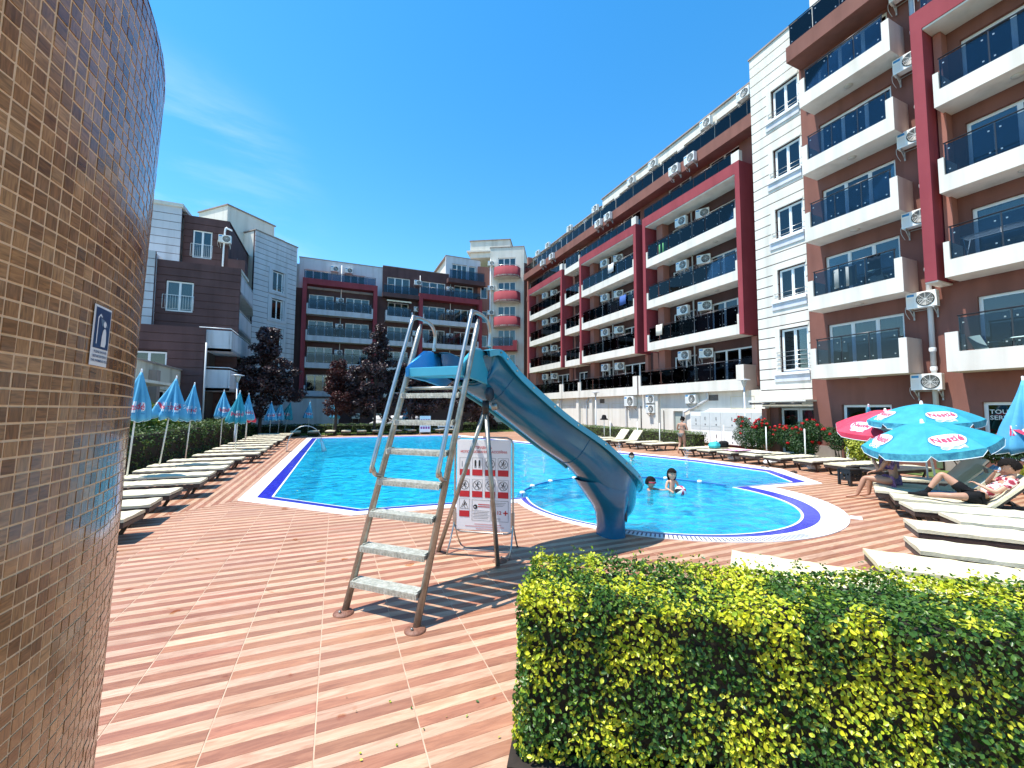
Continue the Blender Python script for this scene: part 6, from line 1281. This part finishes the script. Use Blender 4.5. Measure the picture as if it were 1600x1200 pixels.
for i, (x, y, h) in enumerate([(5.4, 11.5, .75), (6.2, 11.8, .8), (7.2, 11.9, .75), (9.0, 11.6, .9), (9.8, 9.4, .9), (8.6, 14.5, .8)]):
    t = thing('water_jet', 'small upright jet of water in the main pool, %s' % ['leftmost of three beside the rules board', 'middle of three beside the rules board', 'right of three beside the rules board', 'behind the children', 'nearest the right-hand corner', 'far one beyond the swimmer'][i], 'fountain', (x, y, -.03), 0, 'water jets'); s = MB(); 
    P = np.stack([RNG.normal(0, .03, 260), RNG.normal(0, .03, 260), RNG.random(260) ** 1.3 * h], 1); P[:, :2] *= (.3 + P[:, 2:3] / h * 1.5); tag(link('spray', leaf_mesh('spray', P, RNG.normal(0, 1, (260, 3)), .035, M_foam, .5), t), kind='stuff')
t = thing('stool', 'black plastic stool with round holes beside the loungers', 'stool', (12.75, 6.65, .012), R(-15))
o = bevel(MB().box(-.18, .18, -.18, .18, .42, .45).build('seat', M_dark, t), .02); 
for rz_ in range(4):
    s = MB(); P_ = []; 
    for ang in range(1):
        bm = bmesh.new(); s2 = MB()
    s2 = MB(); hs_ = [(-.04, .04, .24, .31), (-.13, -.085, .28, .33), (.085, .13, .28, .33), (-.11, .11, 0, .13), (-.03, .03, .16, .2)]; hole_boxes(s2, -.17, .17, 0, .42, -.17, -.155, hs_)
    o = s2.build('side', M_dark, t); o.rotation_euler = (0, 0, rz_ * math.pi / 2)
    MB().box(-.185, -.14, -.185, -.14, 0, .42).build('leg', M_dark, t).rotation_euler = (0, 0, rz_ * math.pi / 2)
def blob(name, label, cat, loc, r, m, seed=0, n=3):
    bm = bmesh.new(); bmesh.ops.create_icosphere(bm, subdivisions=n, radius=1)
    for v in bm.verts: k = 1 + .16 * math.sin(v.co.x * 5 + seed) * math.sin(v.co.y * 4 + seed * 2) + .1 * math.sin(v.co.z * 9 + seed); v.co = Vector((v.co.x * r[0] * k, v.co.y * r[1] * k, max(v.co.z * r[2] * k, -r[2] * .5)))
    me = bpy.data.meshes.new(name); bm.to_mesh(me); bm.free(); me.materials.append(m); me.polygons.foreach_set('use_smooth', [True] * len(me.polygons)); o = link(name, me, None, loc); tag(o, label, cat); return o
blob('beach_bag', 'turquoise and black beach bag on a lounger by the walking woman', 'bag', (14.9, 12.75, .50), (.26, .2, .17), mat('bag_turquoise', (.04, .45, .5), .7), 1)
blob('beach_bag', 'black bag lying against the turquoise one', 'bag', (15.25, 12.6, .52), (.22, .2, .2), M_black, 3)
def towel(label, loc, rz, w, l, m, h=.03):
    s = MB(); s.grid([[(-l / 2 + l * i / 12, -w / 2 + w * j / 8, h * (.6 + .4 * math.sin(i * 1.3 + j) * math.sin(j * 1.1))) for j in range(9)] for i in range(13)]); o = s.build('towel', m, None, None, loc, (0, 0, rz)); sm = o.modifiers.new('s', 'SOLIDIFY'); sm.thickness = .012; tag(o, label, 'towel'); return o
towel('pink and white towel across a lounger by the main pool', (14.9, 11.65, .40), 0, .6, 1.1, mat('towel_pink', (.55, .10, .30), .9, (.75, .7, .75), 5)); towel('pale patterned towel on the lounger beside the pink one', (15.0, 10.75, .40), 0, .55, .9, mat('towel_pale', (.75, .68, .5), .9, (.55, .55, .7), 6))
for i, (x, y) in enumerate([(14.75, 11.7), (14.7, 10.2), (14.8, 8.75), (14.6, 17.05), (14.45, 19.15), (14.3, 21.4)]): blob('rolled_towel', 'rolled white towel lying under a lounger, %s' % ['beneath the pink towel', 'under the fourth lounger behind the stool', 'under the third lounger behind the stool', 'near the end of the clipped hedge', 'under a raised lounger', 'farthest along the clipped hedge'][i], 'towel', (x, y, .12), (.3, .14, .1), M_lw, i)
for i, (x, y, a) in enumerate([(13.95, 9.95, .3), (13.9, 9.75, .8), (13.7, 8.75, 0), (13.62, 8.62, .5)]):
    s = MB(); s.prism([(-.12, -.04), (.05, -.045), (.12, -.03), (.13, .0), (.12, .035), (.05, .045), (-.12, .035)], 0, .02); o = s.build('flip_flop', M_dark, None, None, (x, y, .013), (0, 0, a)); q_ = MB().tube(smooth_curve([(.0, -.045, .02), (.04, -.02, .055), (.085, 0, .02), (.04, .02, .055), (0, .045, .02)], 3), .006, 5).build('strap', M_dark, o); tag(o, ['left one of the farther pair of black flip-flops', 'right one of the farther pair of black flip-flops', 'left one of the pair of black flip-flops nearer the stool', 'right one of the pair of black flip-flops nearer the stool'][i] + ' on the paving', 'sandal', 'flip-flops by the loungers')
s = MB(); s.tube([(0, 0, 0), (0, 0, 1.5)], .02, 8); o = thing('hat_stand', 'black sun hat hung on a pole behind the raised loungers', 'hat', (15.2, 21.0, 0)); s.build('pole', M_upole, o); s = MB(); s.lathe([(0, 1.72), (.1, 1.7), (.14, 1.6), (.15, 1.5), (.27, 1.44), (.2, 1.4)], n=18); s.build('hat', M_black, o)
t = thing('rules_board', 'small distant white board with rows of pictograms at the far end of the pool', 'sign', (6.4, 31.9, 0)); MB().box(-.42, .42, -.02, .02, .25, 1.5).build('board', MATS['board_white'], t); s = MB()
for i in range(4):
    for j in range(3): s.box(-.36 + i * .19, -.22 + i * .19, -.026, -.021, .5 + j * .28, .68 + j * .28)
s.build('pictogram_print', mat('print_purple', (.35, .05, .25), .5), t)
for sx in (-.4, .4): MB().tube([(sx, .2, 0), (sx, 0, .3), (sx, -.2, 0)], .015, 6).build('leg', M_steel2, t)
s = MB(); s.box(-.12, .12, -.09, .09, 0, .012); o = s.build('drain_cover', M_frame, None, None, (8.95, 4.6, .013), (0, 0, .5)); tag(o, 'small white drain cover in the paving beside the paddling pool', 'drain cover')
blob('covered_pile', 'long white tarpaulin-covered heap on the far lawn', 'tarpaulin', (5.2, 38.6, .75), (2.2, .8, .75), M_lw, 2)
# barbecue-like pavilion and white garden furniture behind the slide
t = thing('garden_wall', 'white low garden wall with openings at the foot of the back wing', 'wall', (-3, 43.5, 0)); MB().box(-1.5, 3.3, 0, .3, 0, 3.0).build('wall', M_bwhite, t); MB().box(-1.5, 3.3, -.02, .32, 3.0, 3.1).build('cap', M_grey, t)
t = thing('bench', 'white slatted bench beyond the pool between the slide legs', 'bench', (8.6, 33.9, 0))
for k in range(4): MB().box(-.7, .7, -.2 + k * .11, -.11 + k * .11, .42, .45).build('slat', M_frame, t)
for k in range(3): MB().box(-.7, .7, .26, .29, .55 + k * .14, .64 + k * .14).build('slat', M_frame, t)
for sx in (-.6, .6): MB().box(sx - .03, sx + .03, -.18, .3, 0, .42).box(sx - .03, sx + .03, .27, .31, .42, .95).build('leg', M_frame, t)
for i, x in enumerate([2.0, 4.2, 8.9]): ac(BW, -x, .15, 1.0, 0, 'air conditioner low on the foot of the back wing, %s from the left' % ORD[i + 1], 'air conditioners low on the back wing')

# ------------------------------------------------------------ people
def skin(name, joints, edges, m, parent, sub=2, root=None):
    """one continuous limb/body surface grown over a joint skeleton"""
    names = list(joints); me = bpy.data.meshes.new(name); me.from_pydata([joints[k][0] for k in names], [(names.index(a), names.index(b_)) for a, b_ in edges], [])
    bm = bmesh.new(); bm.from_mesh(me); lay = bm.verts.layers.skin.verify()
    for v, k in zip(bm.verts, names):
        r_ = joints[k][1]; v[lay].radius = r_ if isinstance(r_, tuple) else (r_, r_); v[lay].use_root = (k == (root or names[0]))
    bm.to_mesh(me); bm.free(); o = bpy.data.objects.new(name, me); COL.objects.link(o)
    sk = o.modifiers.new('skin', 'SKIN'); sk.use_smooth_shade = True; sk.branch_smoothing = .6; sb_ = o.modifiers.new('sub', 'SUBSURF'); sb_.levels = sub; sb_.render_levels = sub
    dg = bpy.context.evaluated_depsgraph_get(); m2 = bpy.data.meshes.new_from_object(o.evaluated_get(dg)); bpy.data.objects.remove(o); m2.name = name; m2.materials.clear(); m2.materials.append(m)
    m2.polygons.foreach_set('use_smooth', [True] * len(m2.polygons)); return link(name, m2, parent)
def skinmat(name, c): 
    if name in MATS: return MATS[name]
    m = mat(name, c, .5, tuple(x * .86 for x in c), 12, .08, 50); return m
M_sk1 = skinmat('skin_tan', (.46, .24, .15)); M_sk2 = skinmat('skin_warm', (.52, .28, .18)); M_sk3 = skinmat('skin_fair', (.70, .35, .215))
M_hair = mat('dark_hair', (.006, .004, .003), .8, (.014, .01, .008), 60, .5, 90, stretch=(1, 1, .2), spec=.15); M_eye = mat('eye_dark', (.02, .015, .01), .2); M_lip = mat('lips', (.38, .12, .10), .5); M_eyw = mat('eye_white', (.7, .7, .68), .3)
def head(parent, c, r, face, up_, m, hair=.3, fringe=True):
    """head with face, ears and hair; face = direction it looks, up_ = crown direction"""
    f = Vector(face).normalized(); u = (Vector(up_) - f * Vector(up_).dot(f)).normalized(); rt_ = f.cross(u); M = Matrix((rt_, f, u)).transposed().to_4x4(); M.translation = Vector(c)
    bm = bmesh.new(); bmesh.ops.create_icosphere(bm, subdivisions=4, radius=1)
    for v in bm.verts:
        x, y, z = v.co; w = .78 - .10 * max(0, -z) ; p = Vector((x * w, y * (.93 if y > 0 else .98), z * 1.12))
        if y > .2:
            p.y += .19 * math.exp(-((x / .13) ** 2 + ((z + .08) / .17) ** 2))      # nose
            p.y -= .09 * math.exp(-(((abs(x) - .30) / .17) ** 2 + ((z - .10) / .12) ** 2))   # eye sockets
            p.y += .05 * math.exp(-((x / .22) ** 2 + ((z + .47) / .09) ** 2))     # lips
            p.y += .06 * math.exp(-((x / .25) ** 2 + ((z + .80) / .16) ** 2))     # chin
        v.co = p * r
    me = bpy.data.meshes.new('head'); bm.to_mesh(me); bm.free(); me.materials.append(m); me.polygons.foreach_set('use_smooth', [True] * len(me.polygons)); h = link('head', me, parent); h.matrix_local = M
    def ell(nm, x, y, z, a, b_, c_, mm):
        s = MB(); n = 10; s.grid([[(x * r + a * r * math.sin(math.pi * i / 6) * math.cos(2 * math.pi * k / n), y * r + b_ * r * math.sin(math.pi * i / 6) * math.sin(2 * math.pi * k / n), z * r + c_ * r * math.cos(math.pi * i / 6)) for k in range(n)] for i in range(7)], True, True); return s.build(nm, mm, h)
    for sx in (-1, 1):
        ell('eye', sx * .29, .80, .10, .085, .055, .04, M_eyw); ell('iris', sx * .29, .845, .10, .042, .03, .04, M_eye); ell('eyebrow', sx * .30, .84, .25, .15, .05, .022, M_hair); ell('ear', sx * .79, -.02, .0, .07, .15, .2, m)
    ell('mouth', 0, .93, -.47, .19, .05, .045, M_lip)
    bm = bmesh.new(); bmesh.ops.create_icosphere(bm, subdivisions=4, radius=1); kill = []
    for v in bm.verts:
        x, y, z = v.co; keep = z > (.38 if y > .1 else -.15 - hair * 1.6 * max(0, -y)) or (y < .12 and z > -.35 - hair); k = 1.08 + .03 * math.sin(x * 14) * math.sin(y * 11 + z * 9)
        v.co = Vector((x * .84 * k, y * 1.02 * k - .03, z * 1.15 * k if z > 0 else z * (1.1 + hair) * k)) * r
        if not keep: kill.append(v)
    bmesh.ops.delete(bm, geom=kill, context='VERTS'); me = bpy.data.meshes.new('hair'); bm.to_mesh(me); bm.free(); me.materials.append(M_hair); me.polygons.foreach_set('use_smooth', [True] * len(me.polygons)); ho = link('hair', me, h); sm = ho.modifiers.new('s', 'SOLIDIFY'); sm.thickness = r * .09; sm.offset = 1
    return h
def hand_joints(J, E, key, w, d, up_, s=1.0, curl=.5, side=1):
    """palm and five bent fingers grown from wrist joint `key`"""
    w = Vector(w); d = Vector(d).normalized(); n = (Vector(up_) - d * Vector(up_).dot(d)).normalized(); t = d.cross(n) * side; pc = w + d * .05 * s; J[key + '_palm'] = (pc, (.022 * s, .014 * s)); E.append((key, key + '_palm'))
    for i, ln in enumerate((.060, .070, .066, .052)):
        k = (i - 1.5) * .019 * s; b_ = w + d * .085 * s + t * k; J['%s_f%da' % (key, i)] = (b_, .0085 * s); E.append((key + '_palm', '%s_f%da' % (key, i)))
        c_ = b_ + (d * math.cos(curl) - n * math.sin(curl)) * ln * .5 * s; e = c_ + (d * math.cos(curl * 2.2) - n * math.sin(curl * 2.2)) * ln * .5 * s
        J['%s_f%db' % (key, i)] = (c_, .0078 * s); J['%s_f%dc' % (key, i)] = (e, .0062 * s); E += [('%s_f%da' % (key, i), '%s_f%db' % (key, i)), ('%s_f%db' % (key, i), '%s_f%dc' % (key, i))]
    a = w + d * .035 * s + t * -.034 * s - n * .006 * s; b_ = a + (d * .7 - t * .5 - n * .4) * .035 * s; J[key + '_t1'] = (a, .0095 * s); J[key + '_t2'] = (b_, .008 * s); J[key + '_t3'] = (b_ + (d * .8 - n * .5) * .022 * s, .0065 * s)
    E += [(key + '_palm', key + '_t1'), (key + '_t1', key + '_t2'), (key + '_t2', key + '_t3')]
def body(t, P, m, s=1.0, hands=True, arms=1.0, legs=1.0):
    """P: joint positions; returns the continuous body"""
    J = {}; E = []; V_ = {k: Vector(v) for k, v in P.items()}
    J['pelvis'] = (V_['pelvis'], (.135 * s, .105 * s)); J['waist'] = (V_['waist'], (.115 * s, .085 * s)); J['chest'] = (V_['chest'], (.135 * s, .10 * s)); J['neckb'] = (V_['chest'].lerp(V_['neck'], .6), (.085 * s, .07 * s)); J['neck'] = (V_['neck'], .052 * s)
    E += [('pelvis', 'waist'), ('waist', 'chest'), ('chest', 'neckb'), ('neckb', 'neck')]
    if 'skull' in V_: J['skull'] = (V_['skull'], .05 * s); E.append(('neck', 'skull'))
    for q in 'lr':
        if 'shoulder_' + q in V_:
            J['shoulder_' + q] = (V_['shoulder_' + q], .052 * s); J['elbow_' + q] = (V_['elbow_' + q], .037 * s); J['wrist_' + q] = (V_['wrist_' + q], (.026 * s, .021 * s)); J['forearm_' + q] = (V_['elbow_' + q].lerp(V_['wrist_' + q], .3), .038 * s); J['biceps_' + q] = (V_['shoulder_' + q].lerp(V_['elbow_' + q], .45), .045 * s)
            E += [('neckb', 'shoulder_' + q), ('shoulder_' + q, 'biceps_' + q), ('biceps_' + q, 'elbow_' + q), ('elbow_' + q, 'forearm_' + q), ('forearm_' + q, 'wrist_' + q)]
            if hands: d = V_['wrist_' + q] - V_['elbow_' + q]; hd = V_.get('handdir_' + q, d); hand_joints(J, E, 'wrist_' + q, V_['wrist_' + q], hd, V_.get('handup_' + q, Vector((0, 0, 1))), s, .55, 1 if q == 'l' else -1)
        if 'knee_' + q in V_:
            J['hip_' + q] = (V_['hip_' + q], .098 * s); J['thigh_' + q] = (V_['hip_' + q].lerp(V_['knee_' + q], .45), .080 * s); J['knee_' + q] = (V_['knee_' + q], .055 * s); J['calf_' + q] = (V_['knee_' + q].lerp(V_['ankle_' + q], .32), .058 * s); J['ankle_' + q] = (V_['ankle_' + q], .034 * s); J['toe_' + q] = (V_['toe_' + q], (.040 * s, .018 * s)); J['heel_' + q] = (V_['ankle_' + q].lerp(V_['toe_' + q], .45) , (.038 * s, .027 * s))
            E += [('pelvis', 'hip_' + q), ('hip_' + q, 'thigh_' + q), ('thigh_' + q, 'knee_' + q), ('knee_' + q, 'calf_' + q), ('calf_' + q, 'ankle_' + q), ('ankle_' + q, 'heel_' + q), ('heel_' + q, 'toe_' + q)]
    return skin('body', J, E, m, t, 2, 'pelvis')
def cloth_part(t, name, J, E, m, infl=1): return skin(name, J, E, m, t, 2)
# woman walking with a phone, seen from behind
wx, wy = 14.75, 14.40; t = thing('person', 'woman in a black and white bikini standing by the pool looking at her phone', 'person', (wx, wy, .012))
fd = Vector((.95, .30, 0)).normalized(); sd_ = Vector((-fd.y, fd.x, 0))
def WP(a, b_, z): return tuple(fd * a + sd_ * b_ + Vector((0, 0, z)))
P = dict(pelvis=WP(0, 0, .92), waist=WP(.03, 0, 1.08), chest=WP(.02, 0, 1.24), neck=WP(.03, 0, 1.42), skull=WP(.06, 0, 1.5), shoulder_l=WP(0, .17, 1.35), shoulder_r=WP(0, -.17, 1.35), elbow_l=WP(.02, .25, 1.10), elbow_r=WP(.03, -.25, 1.10), wrist_l=WP(.24, .14, 1.12), wrist_r=WP(.25, -.12, 1.13),
         hip_l=WP(-.01, .09, .86), hip_r=WP(-.01, -.09, .86), knee_l=WP(.02, .10, .47), knee_r=WP(.04, -.09, .47), ankle_l=WP(-.17, .12, .08), ankle_r=WP(.02, -.09, .07), toe_l=WP(-.04, .13, .025), toe_r=WP(.16, -.10, .02))
body(t, P, M_sk1, 1.0); head(t, WP(.10, 0, 1.57), .105, fd * 1 + Vector((0, 0, -.45)), (0, 0, 1), M_sk1, .25)
M_bik = mat('bikini_pattern', (.015, .015, .015), .7, (.22, .22, .2), 30)
cloth_part(t, 'bikini_bottom', {'a': (WP(0, 0, .915), (.148, .125)), 'b': (WP(-.01, .09, .86), .11), 'c': (WP(-.01, -.09, .86), .11)}, [('a', 'b'), ('a', 'c')], M_bik); MB().tube([WP(.12 * math.cos(a / 10 * 6.283) + .02, .142 * math.sin(a / 10 * 6.283), 1.245) for a in range(11)], .011, 6).build('bikini_strap', M_bik, t)
MB().obox(WP(.36, .01, 1.16), fd * .006, sd_ * .035, Vector((0, 0, .07))).build('phone', M_dark, t); blob_h = MB().lathe([(0, .05), (.035, .03), (.04, 0), (.02, -.03)], WP(.02, 0, 1.68), 10).build('hair_bun', M_hair, t)
# swimmer
t = thing('person', 'woman swimming with only head and shoulders above the water', 'person', (11.1, 13.5, -.03)); q = Vector((-.4, -.9, 0)).normalized(); sq = Vector((-q.y, q.x, 0))
skin('body', {'chest': ((0, 0, -.22), (.15, .1)), 'neckb': ((0, 0, -.06), (.09, .07)), 'neck': ((0, 0, .05), .05), 'sl': (tuple(sq * .18 + Vector((0, 0, -.07))), .055), 'sr': (tuple(-sq * .18 + Vector((0, 0, -.07))), .055), 'el': (tuple(sq * .34 + q * .12 + Vector((0, 0, -.12))), .04), 'er': (tuple(-sq * .34 + q * .15 + Vector((0, 0, -.12))), .04), 'wl': (tuple(sq * .2 + q * .35 + Vector((0, 0, -.1))), .03), 'wr': (tuple(-sq * .15 + q * .36 + Vector((0, 0, -.1))), .03)}, [('chest', 'neckb'), ('neckb', 'neck'), ('neckb', 'sl'), ('neckb', 'sr'), ('sl', 'el'), ('sr', 'er'), ('el', 'wl'), ('er', 'wr')], M_sk3, t); head(t, (0, 0, .17), .115, q, (0, 0, 1), M_sk3, .15)
# girl with a ball and child in red goggles
def pool_child(loc, face, label, hr, arm, hairl, m):
    t = thing('person', label, 'person', loc); f = Vector(face).normalized(); sq = Vector((-f.y, f.x, 0)); V3 = lambda a, b_, z: tuple(f * a + sq * b_ + Vector((0, 0, z)))
    J = {'pelvis': (V3(0, 0, -.22), (.10, .08)), 'waist': (V3(0, 0, -.05), (.085, .065)), 'chest': (V3(0, 0, .10), (.095, .07)), 'neckb': (V3(0, 0, .20), (.06, .05)), 'neck': (V3(0, 0, .27), .036)}; E = [('pelvis', 'waist'), ('waist', 'chest'), ('chest', 'neckb'), ('neckb', 'neck')]
    for k, (sh, el, wr) in enumerate(arm):
        J['s%d' % k] = (V3(*sh), .038); J['e%d' % k] = (V3(*el), .028); J['w%d' % k] = (V3(*wr), .02); E += [('neckb', 's%d' % k), ('s%d' % k, 'e%d' % k), ('e%d' % k, 'w%d' % k)]; hand_joints(J, E, 'w%d' % k, V3(*wr), Vector(V3(*wr)) - Vector(V3(*el)), (0, 0, 1), .72, .5, 1 if k else -1)
    skin('body', J, E, m, t, 2); return t, head(t, V3(.02, 0, .37), hr, f + Vector((0, 0, -.1)), (0, 0, 1), m, hairl), V3
t, h, V3 = pool_child((7.80, 7.98, .03), (-.35, -.95, 0), 'girl with dark bobbed hair standing in the paddling pool holding a ball', .118, [((0, .11, .19), (.08, .17, .02), (.22, .10, -.01)), ((0, -.11, .19), (.05, -.17, .03), (.2, -.12, -.0))], .55, M_sk3)
ball = thing('beach_ball', 'red and white ball with a dark patch held by the girl in the paddling pool', 'ball', (7.80, 7.70, .03)); bc = (0, 0, 0)
for k in range(8):
    s = MB(); s.grid([[(.13 * math.sin(math.pi * i / 10) * math.cos(math.pi / 4 * (k + j / 4)), .13 * math.sin(math.pi * i / 10) * math.sin(math.pi / 4 * (k + j / 4)), .13 * math.cos(math.pi * i / 10)) for j in range(5)] for i in range(11)]); s.build('panel', [M_ur, M_lw, M_ur, M_lw, M_dark, M_lw, M_ur, M_lw][k], ball)
ball.rotation_euler = (R(60), R(20), R(-30))
t, h, V3 = pool_child((7.50, 8.42, -.22), (.3, -.95, 0), 'child with red swimming goggles leaning low in the paddling pool', .118, [((0, .11, .19), (.2, .2, .17), (.34, .26, .19)), ((0, -.11, .19), (.15, -.2, .15), (.28, -.1, .17))], .05, M_sk1)
MB().tube([(.118 * .83 * math.cos(a), .118 * 1.02 * math.sin(a), .012) for a in [2 * math.pi * k / 20 for k in range(21)]], .012, 6).build('goggle_strap', M_ur, h); q_ = MB()
for sx in (-1, 1): q_.lathe([(0, .012), (.026, .01), (.03, 0)], (sx * .035, .105, .012), 12, 'y')
q_.build('goggles', M_ur, h)
# seated woman on a lounger, eating, seen from her left
t = thing('person', 'tanned woman in a patterned bikini sitting on a lounger under the front parasol', 'person', (11.30, 5.02, 0)); fd = Vector((.42, .90, 0)).normalized(); fd = Vector((-.12, .99, 0)).normalized(); sd_ = Vector((-fd.y, fd.x, 0))
def SP(a, b_, z): return tuple(fd * a + sd_ * b_ + Vector((0, 0, z)))
P = dict(pelvis=SP(0, 0, .50), waist=SP(.02, 0, .66), chest=SP(.06, 0, .84), neck=SP(.10, 0, 1.02), skull=SP(.14, 0, 1.08), shoulder_l=SP(.06, .18, .95), shoulder_r=SP(.06, -.18, .95), elbow_l=SP(.20, .22, .70), elbow_r=SP(.20, -.22, .70), wrist_l=SP(.33, .14, .92), wrist_r=SP(.42, -.12, .62),
         hip_l=SP(.05, .10, .47), hip_r=SP(.05, -.10, .47), knee_l=SP(.48, .18, .50), knee_r=SP(.50, -.12, .50), ankle_l=SP(.62, .24, .09), ankle_r=SP(.52, -.12, .09), toe_l=SP(.82, .30, .03), toe_r=SP(.72, -.14, .03))
body(t, P, M_sk1, 1.05); head(t, SP(.17, 0, 1.14), .112, fd + Vector((0, 0, -.3)), (0, 0, 1), M_sk1, .25)
M_bk2 = mat('bikini_purple', (.05, .03, .14), .7, (.35, .2, .35), 26); cloth_part(t, 'bikini_bottom', {'a': (SP(0, 0, .50), (.155, .125)), 'b': (SP(.07, .10, .47), .113), 'c': (SP(.07, -.10, .47), .113)}, [('a', 'b'), ('a', 'c')], M_bk2); cloth_part(t, 'bikini_top', {'a': (SP(.075, .0, .83), (.142, .115)), 'b': (SP(.10, .09, .84), .09), 'c': (SP(.10, -.09, .84), .09)}, [('a', 'b'), ('a', 'c')], M_bk2)
# reclining young person in a floral shirt, black shorts and socks
LO = Vector((9.98, 4.50, .0)); ld = Vector((math.cos(R(-60)), math.sin(R(-60)), 0)); ls = Vector((-ld.y, ld.x, 0)); t = thing('person', 'dark-haired young person reclining in a floral shirt, black shorts and black socks', 'person', LO + ld * 1.15)
def LP(s_, w, z): return tuple(ld * (s_ - 1.15) + ls * w + Vector((0, 0, z)))
P = dict(pelvis=LP(1.12, 0, .50), waist=LP(1.28, 0, .58), chest=LP(1.44, 0, .72), neck=LP(1.56, 0, .90), skull=LP(1.58, 0, .98), shoulder_l=LP(1.52, .17, .82), shoulder_r=LP(1.52, -.18, .80), elbow_l=LP(1.30, .27, .70), elbow_r=LP(1.28, -.27, .62), wrist_l=LP(1.36, .10, .90), wrist_r=LP(1.12, -.16, .72),
         hip_l=LP(1.06, .10, .48), hip_r=LP(1.06, -.10, .48), knee_l=LP(.72, .16, .84), knee_r=LP(.74, -.30, .50), ankle_l=LP(.50, .14, .47), ankle_r=LP(.42, -.05, .45), toe_l=LP(.30, .15, .41), toe_r=LP(.22, .02, .44))
body(t, P, M_sk2, .98); head(t, LP(1.53, 0, 1.04), .118, -ld + Vector((0, 0, -.55)), (0, 0, 1), M_sk2, .1)
M_fl = bpy.data.materials.new('floral_shirt'); M_fl.use_nodes = True; N, L = nt(M_fl); vo = N.new('ShaderNodeTexVoronoi'); vo.inputs['Scale'].default_value = 9; no = N.new('ShaderNodeTexNoise'); no.inputs['Scale'].default_value = 14; g = N.new('ShaderNodeNewGeometry'); ad = N.new('ShaderNodeVectorMath'); L.new(g.outputs['Position'], no.inputs['Vector']); L.new(g.outputs['Position'], ad.inputs[0]); sc_ = N.new('ShaderNodeVectorMath'); sc_.operation = 'SCALE'; sc_.inputs['Scale'].default_value = .12; L.new(no.outputs['Color'], sc_.inputs[0]); L.new(sc_.outputs[0], ad.inputs[1]); L.new(ad.outputs[0], vo.inputs['Vector'])
r = N.new('ShaderNodeValToRGB'); r.color_ramp.interpolation = 'CONSTANT'; r.color_ramp.elements[0].color = (.25, .02, .04, 1); r.color_ramp.elements[1].position = .34; r.color_ramp.elements[1].color = (.55, .16, .18, 1); e = r.color_ramp.elements.new(.46); e.color = (.78, .70, .68, 1); L.new(vo.outputs['Distance'], r.inputs[0]); L.new(r.outputs[0], N['Principled BSDF'].inputs['Base Color']); N['Principled BSDF'].inputs['Roughness'].default_value = .9
cloth_part(t, 'shirt', {'a': (LP(1.18, 0, .54), (.15, .125)), 'b': (LP(1.30, 0, .60), (.142, .115)), 'c': (LP(1.44, 0, .73), (.155, .12)), 'd': (LP(1.51, 0, .83), (.11, .09)), 'e': (P['shoulder_l'], .068), 'f': (P['shoulder_r'], .068), 'g': (tuple(Vector(P['shoulder_l']).lerp(Vector(P['elbow_l']), .55)), .062), 'h': (tuple(Vector(P['shoulder_r']).lerp(Vector(P['elbow_r']), .55)), .062)}, [('a', 'b'), ('b', 'c'), ('c', 'd'), ('d', 'e'), ('d', 'f'), ('e', 'g'), ('f', 'h')], M_fl)
cloth_part(t, 'shorts', {'a': (P['pelvis'], (.152, .122)), 'b': (P['hip_l'], .112), 'c': (P['hip_r'], .112), 'd': (tuple(Vector(P['hip_l']).lerp(Vector(P['knee_l']), .62)), .094), 'e': (tuple(Vector(P['hip_r']).lerp(Vector(P['knee_r']), .55)), .096)}, [('a', 'b'), ('a', 'c'), ('b', 'd'), ('c', 'e')], M_black)
for q in 'lr': a, k_, to = Vector(P['ankle_' + q]), Vector(P['knee_' + q]), Vector(P['toe_' + q]); cloth_part(t, 'sock', {'a': (tuple(a.lerp(k_, .33)), .046), 'b': (tuple(a), .041), 'c': (tuple(a.lerp(to, .5)), (.045, .033)), 'd': (tuple(to), (.044, .024))}, [('a', 'b'), ('b', 'c'), ('c', 'd')], M_black)
MB().obox(LP(1.24, -.02, .96), ld * .01 + Vector((0, 0, .004)), ls * .075, Vector((0, 0, .04)) - ld * .01).build('phone', M_dark, t)
# towels over the raised loungers behind
M_tw = mat('towel_floral', (.12, .25, .42), .9, (.62, .70, .76), 7, .2, 60)
def drape(label, LX, LY, deg, m):
    d = Vector((math.cos(R(deg)), math.sin(R(deg)), 0)); s_ = Vector((-d.y, d.x, 0)); s = MB(); pts = [(.75, .385), (1.0, .385), (1.2, .39), (1.27, .44), (1.45, .64), (1.62, .83), (1.74, .965)]
    s.grid([[tuple(d * a + s_ * (w * .3) + Vector((0, 0, z + .01 * math.sin(w * 9 + a * 11)))) for w in [q / 5 - 1 for q in range(11)]] for a, z in pts]); o = s.build('towel', m, None, None, (LX, LY, .012)); sm = o.modifiers.new('s', 'SOLIDIFY'); sm.thickness = .012; sm.offset = 1; tag(o, label, 'towel')
drape('blue and pink floral towel spread over a raised lounger behind the reclining person', 10.55, 5.05, -62, M_tw)
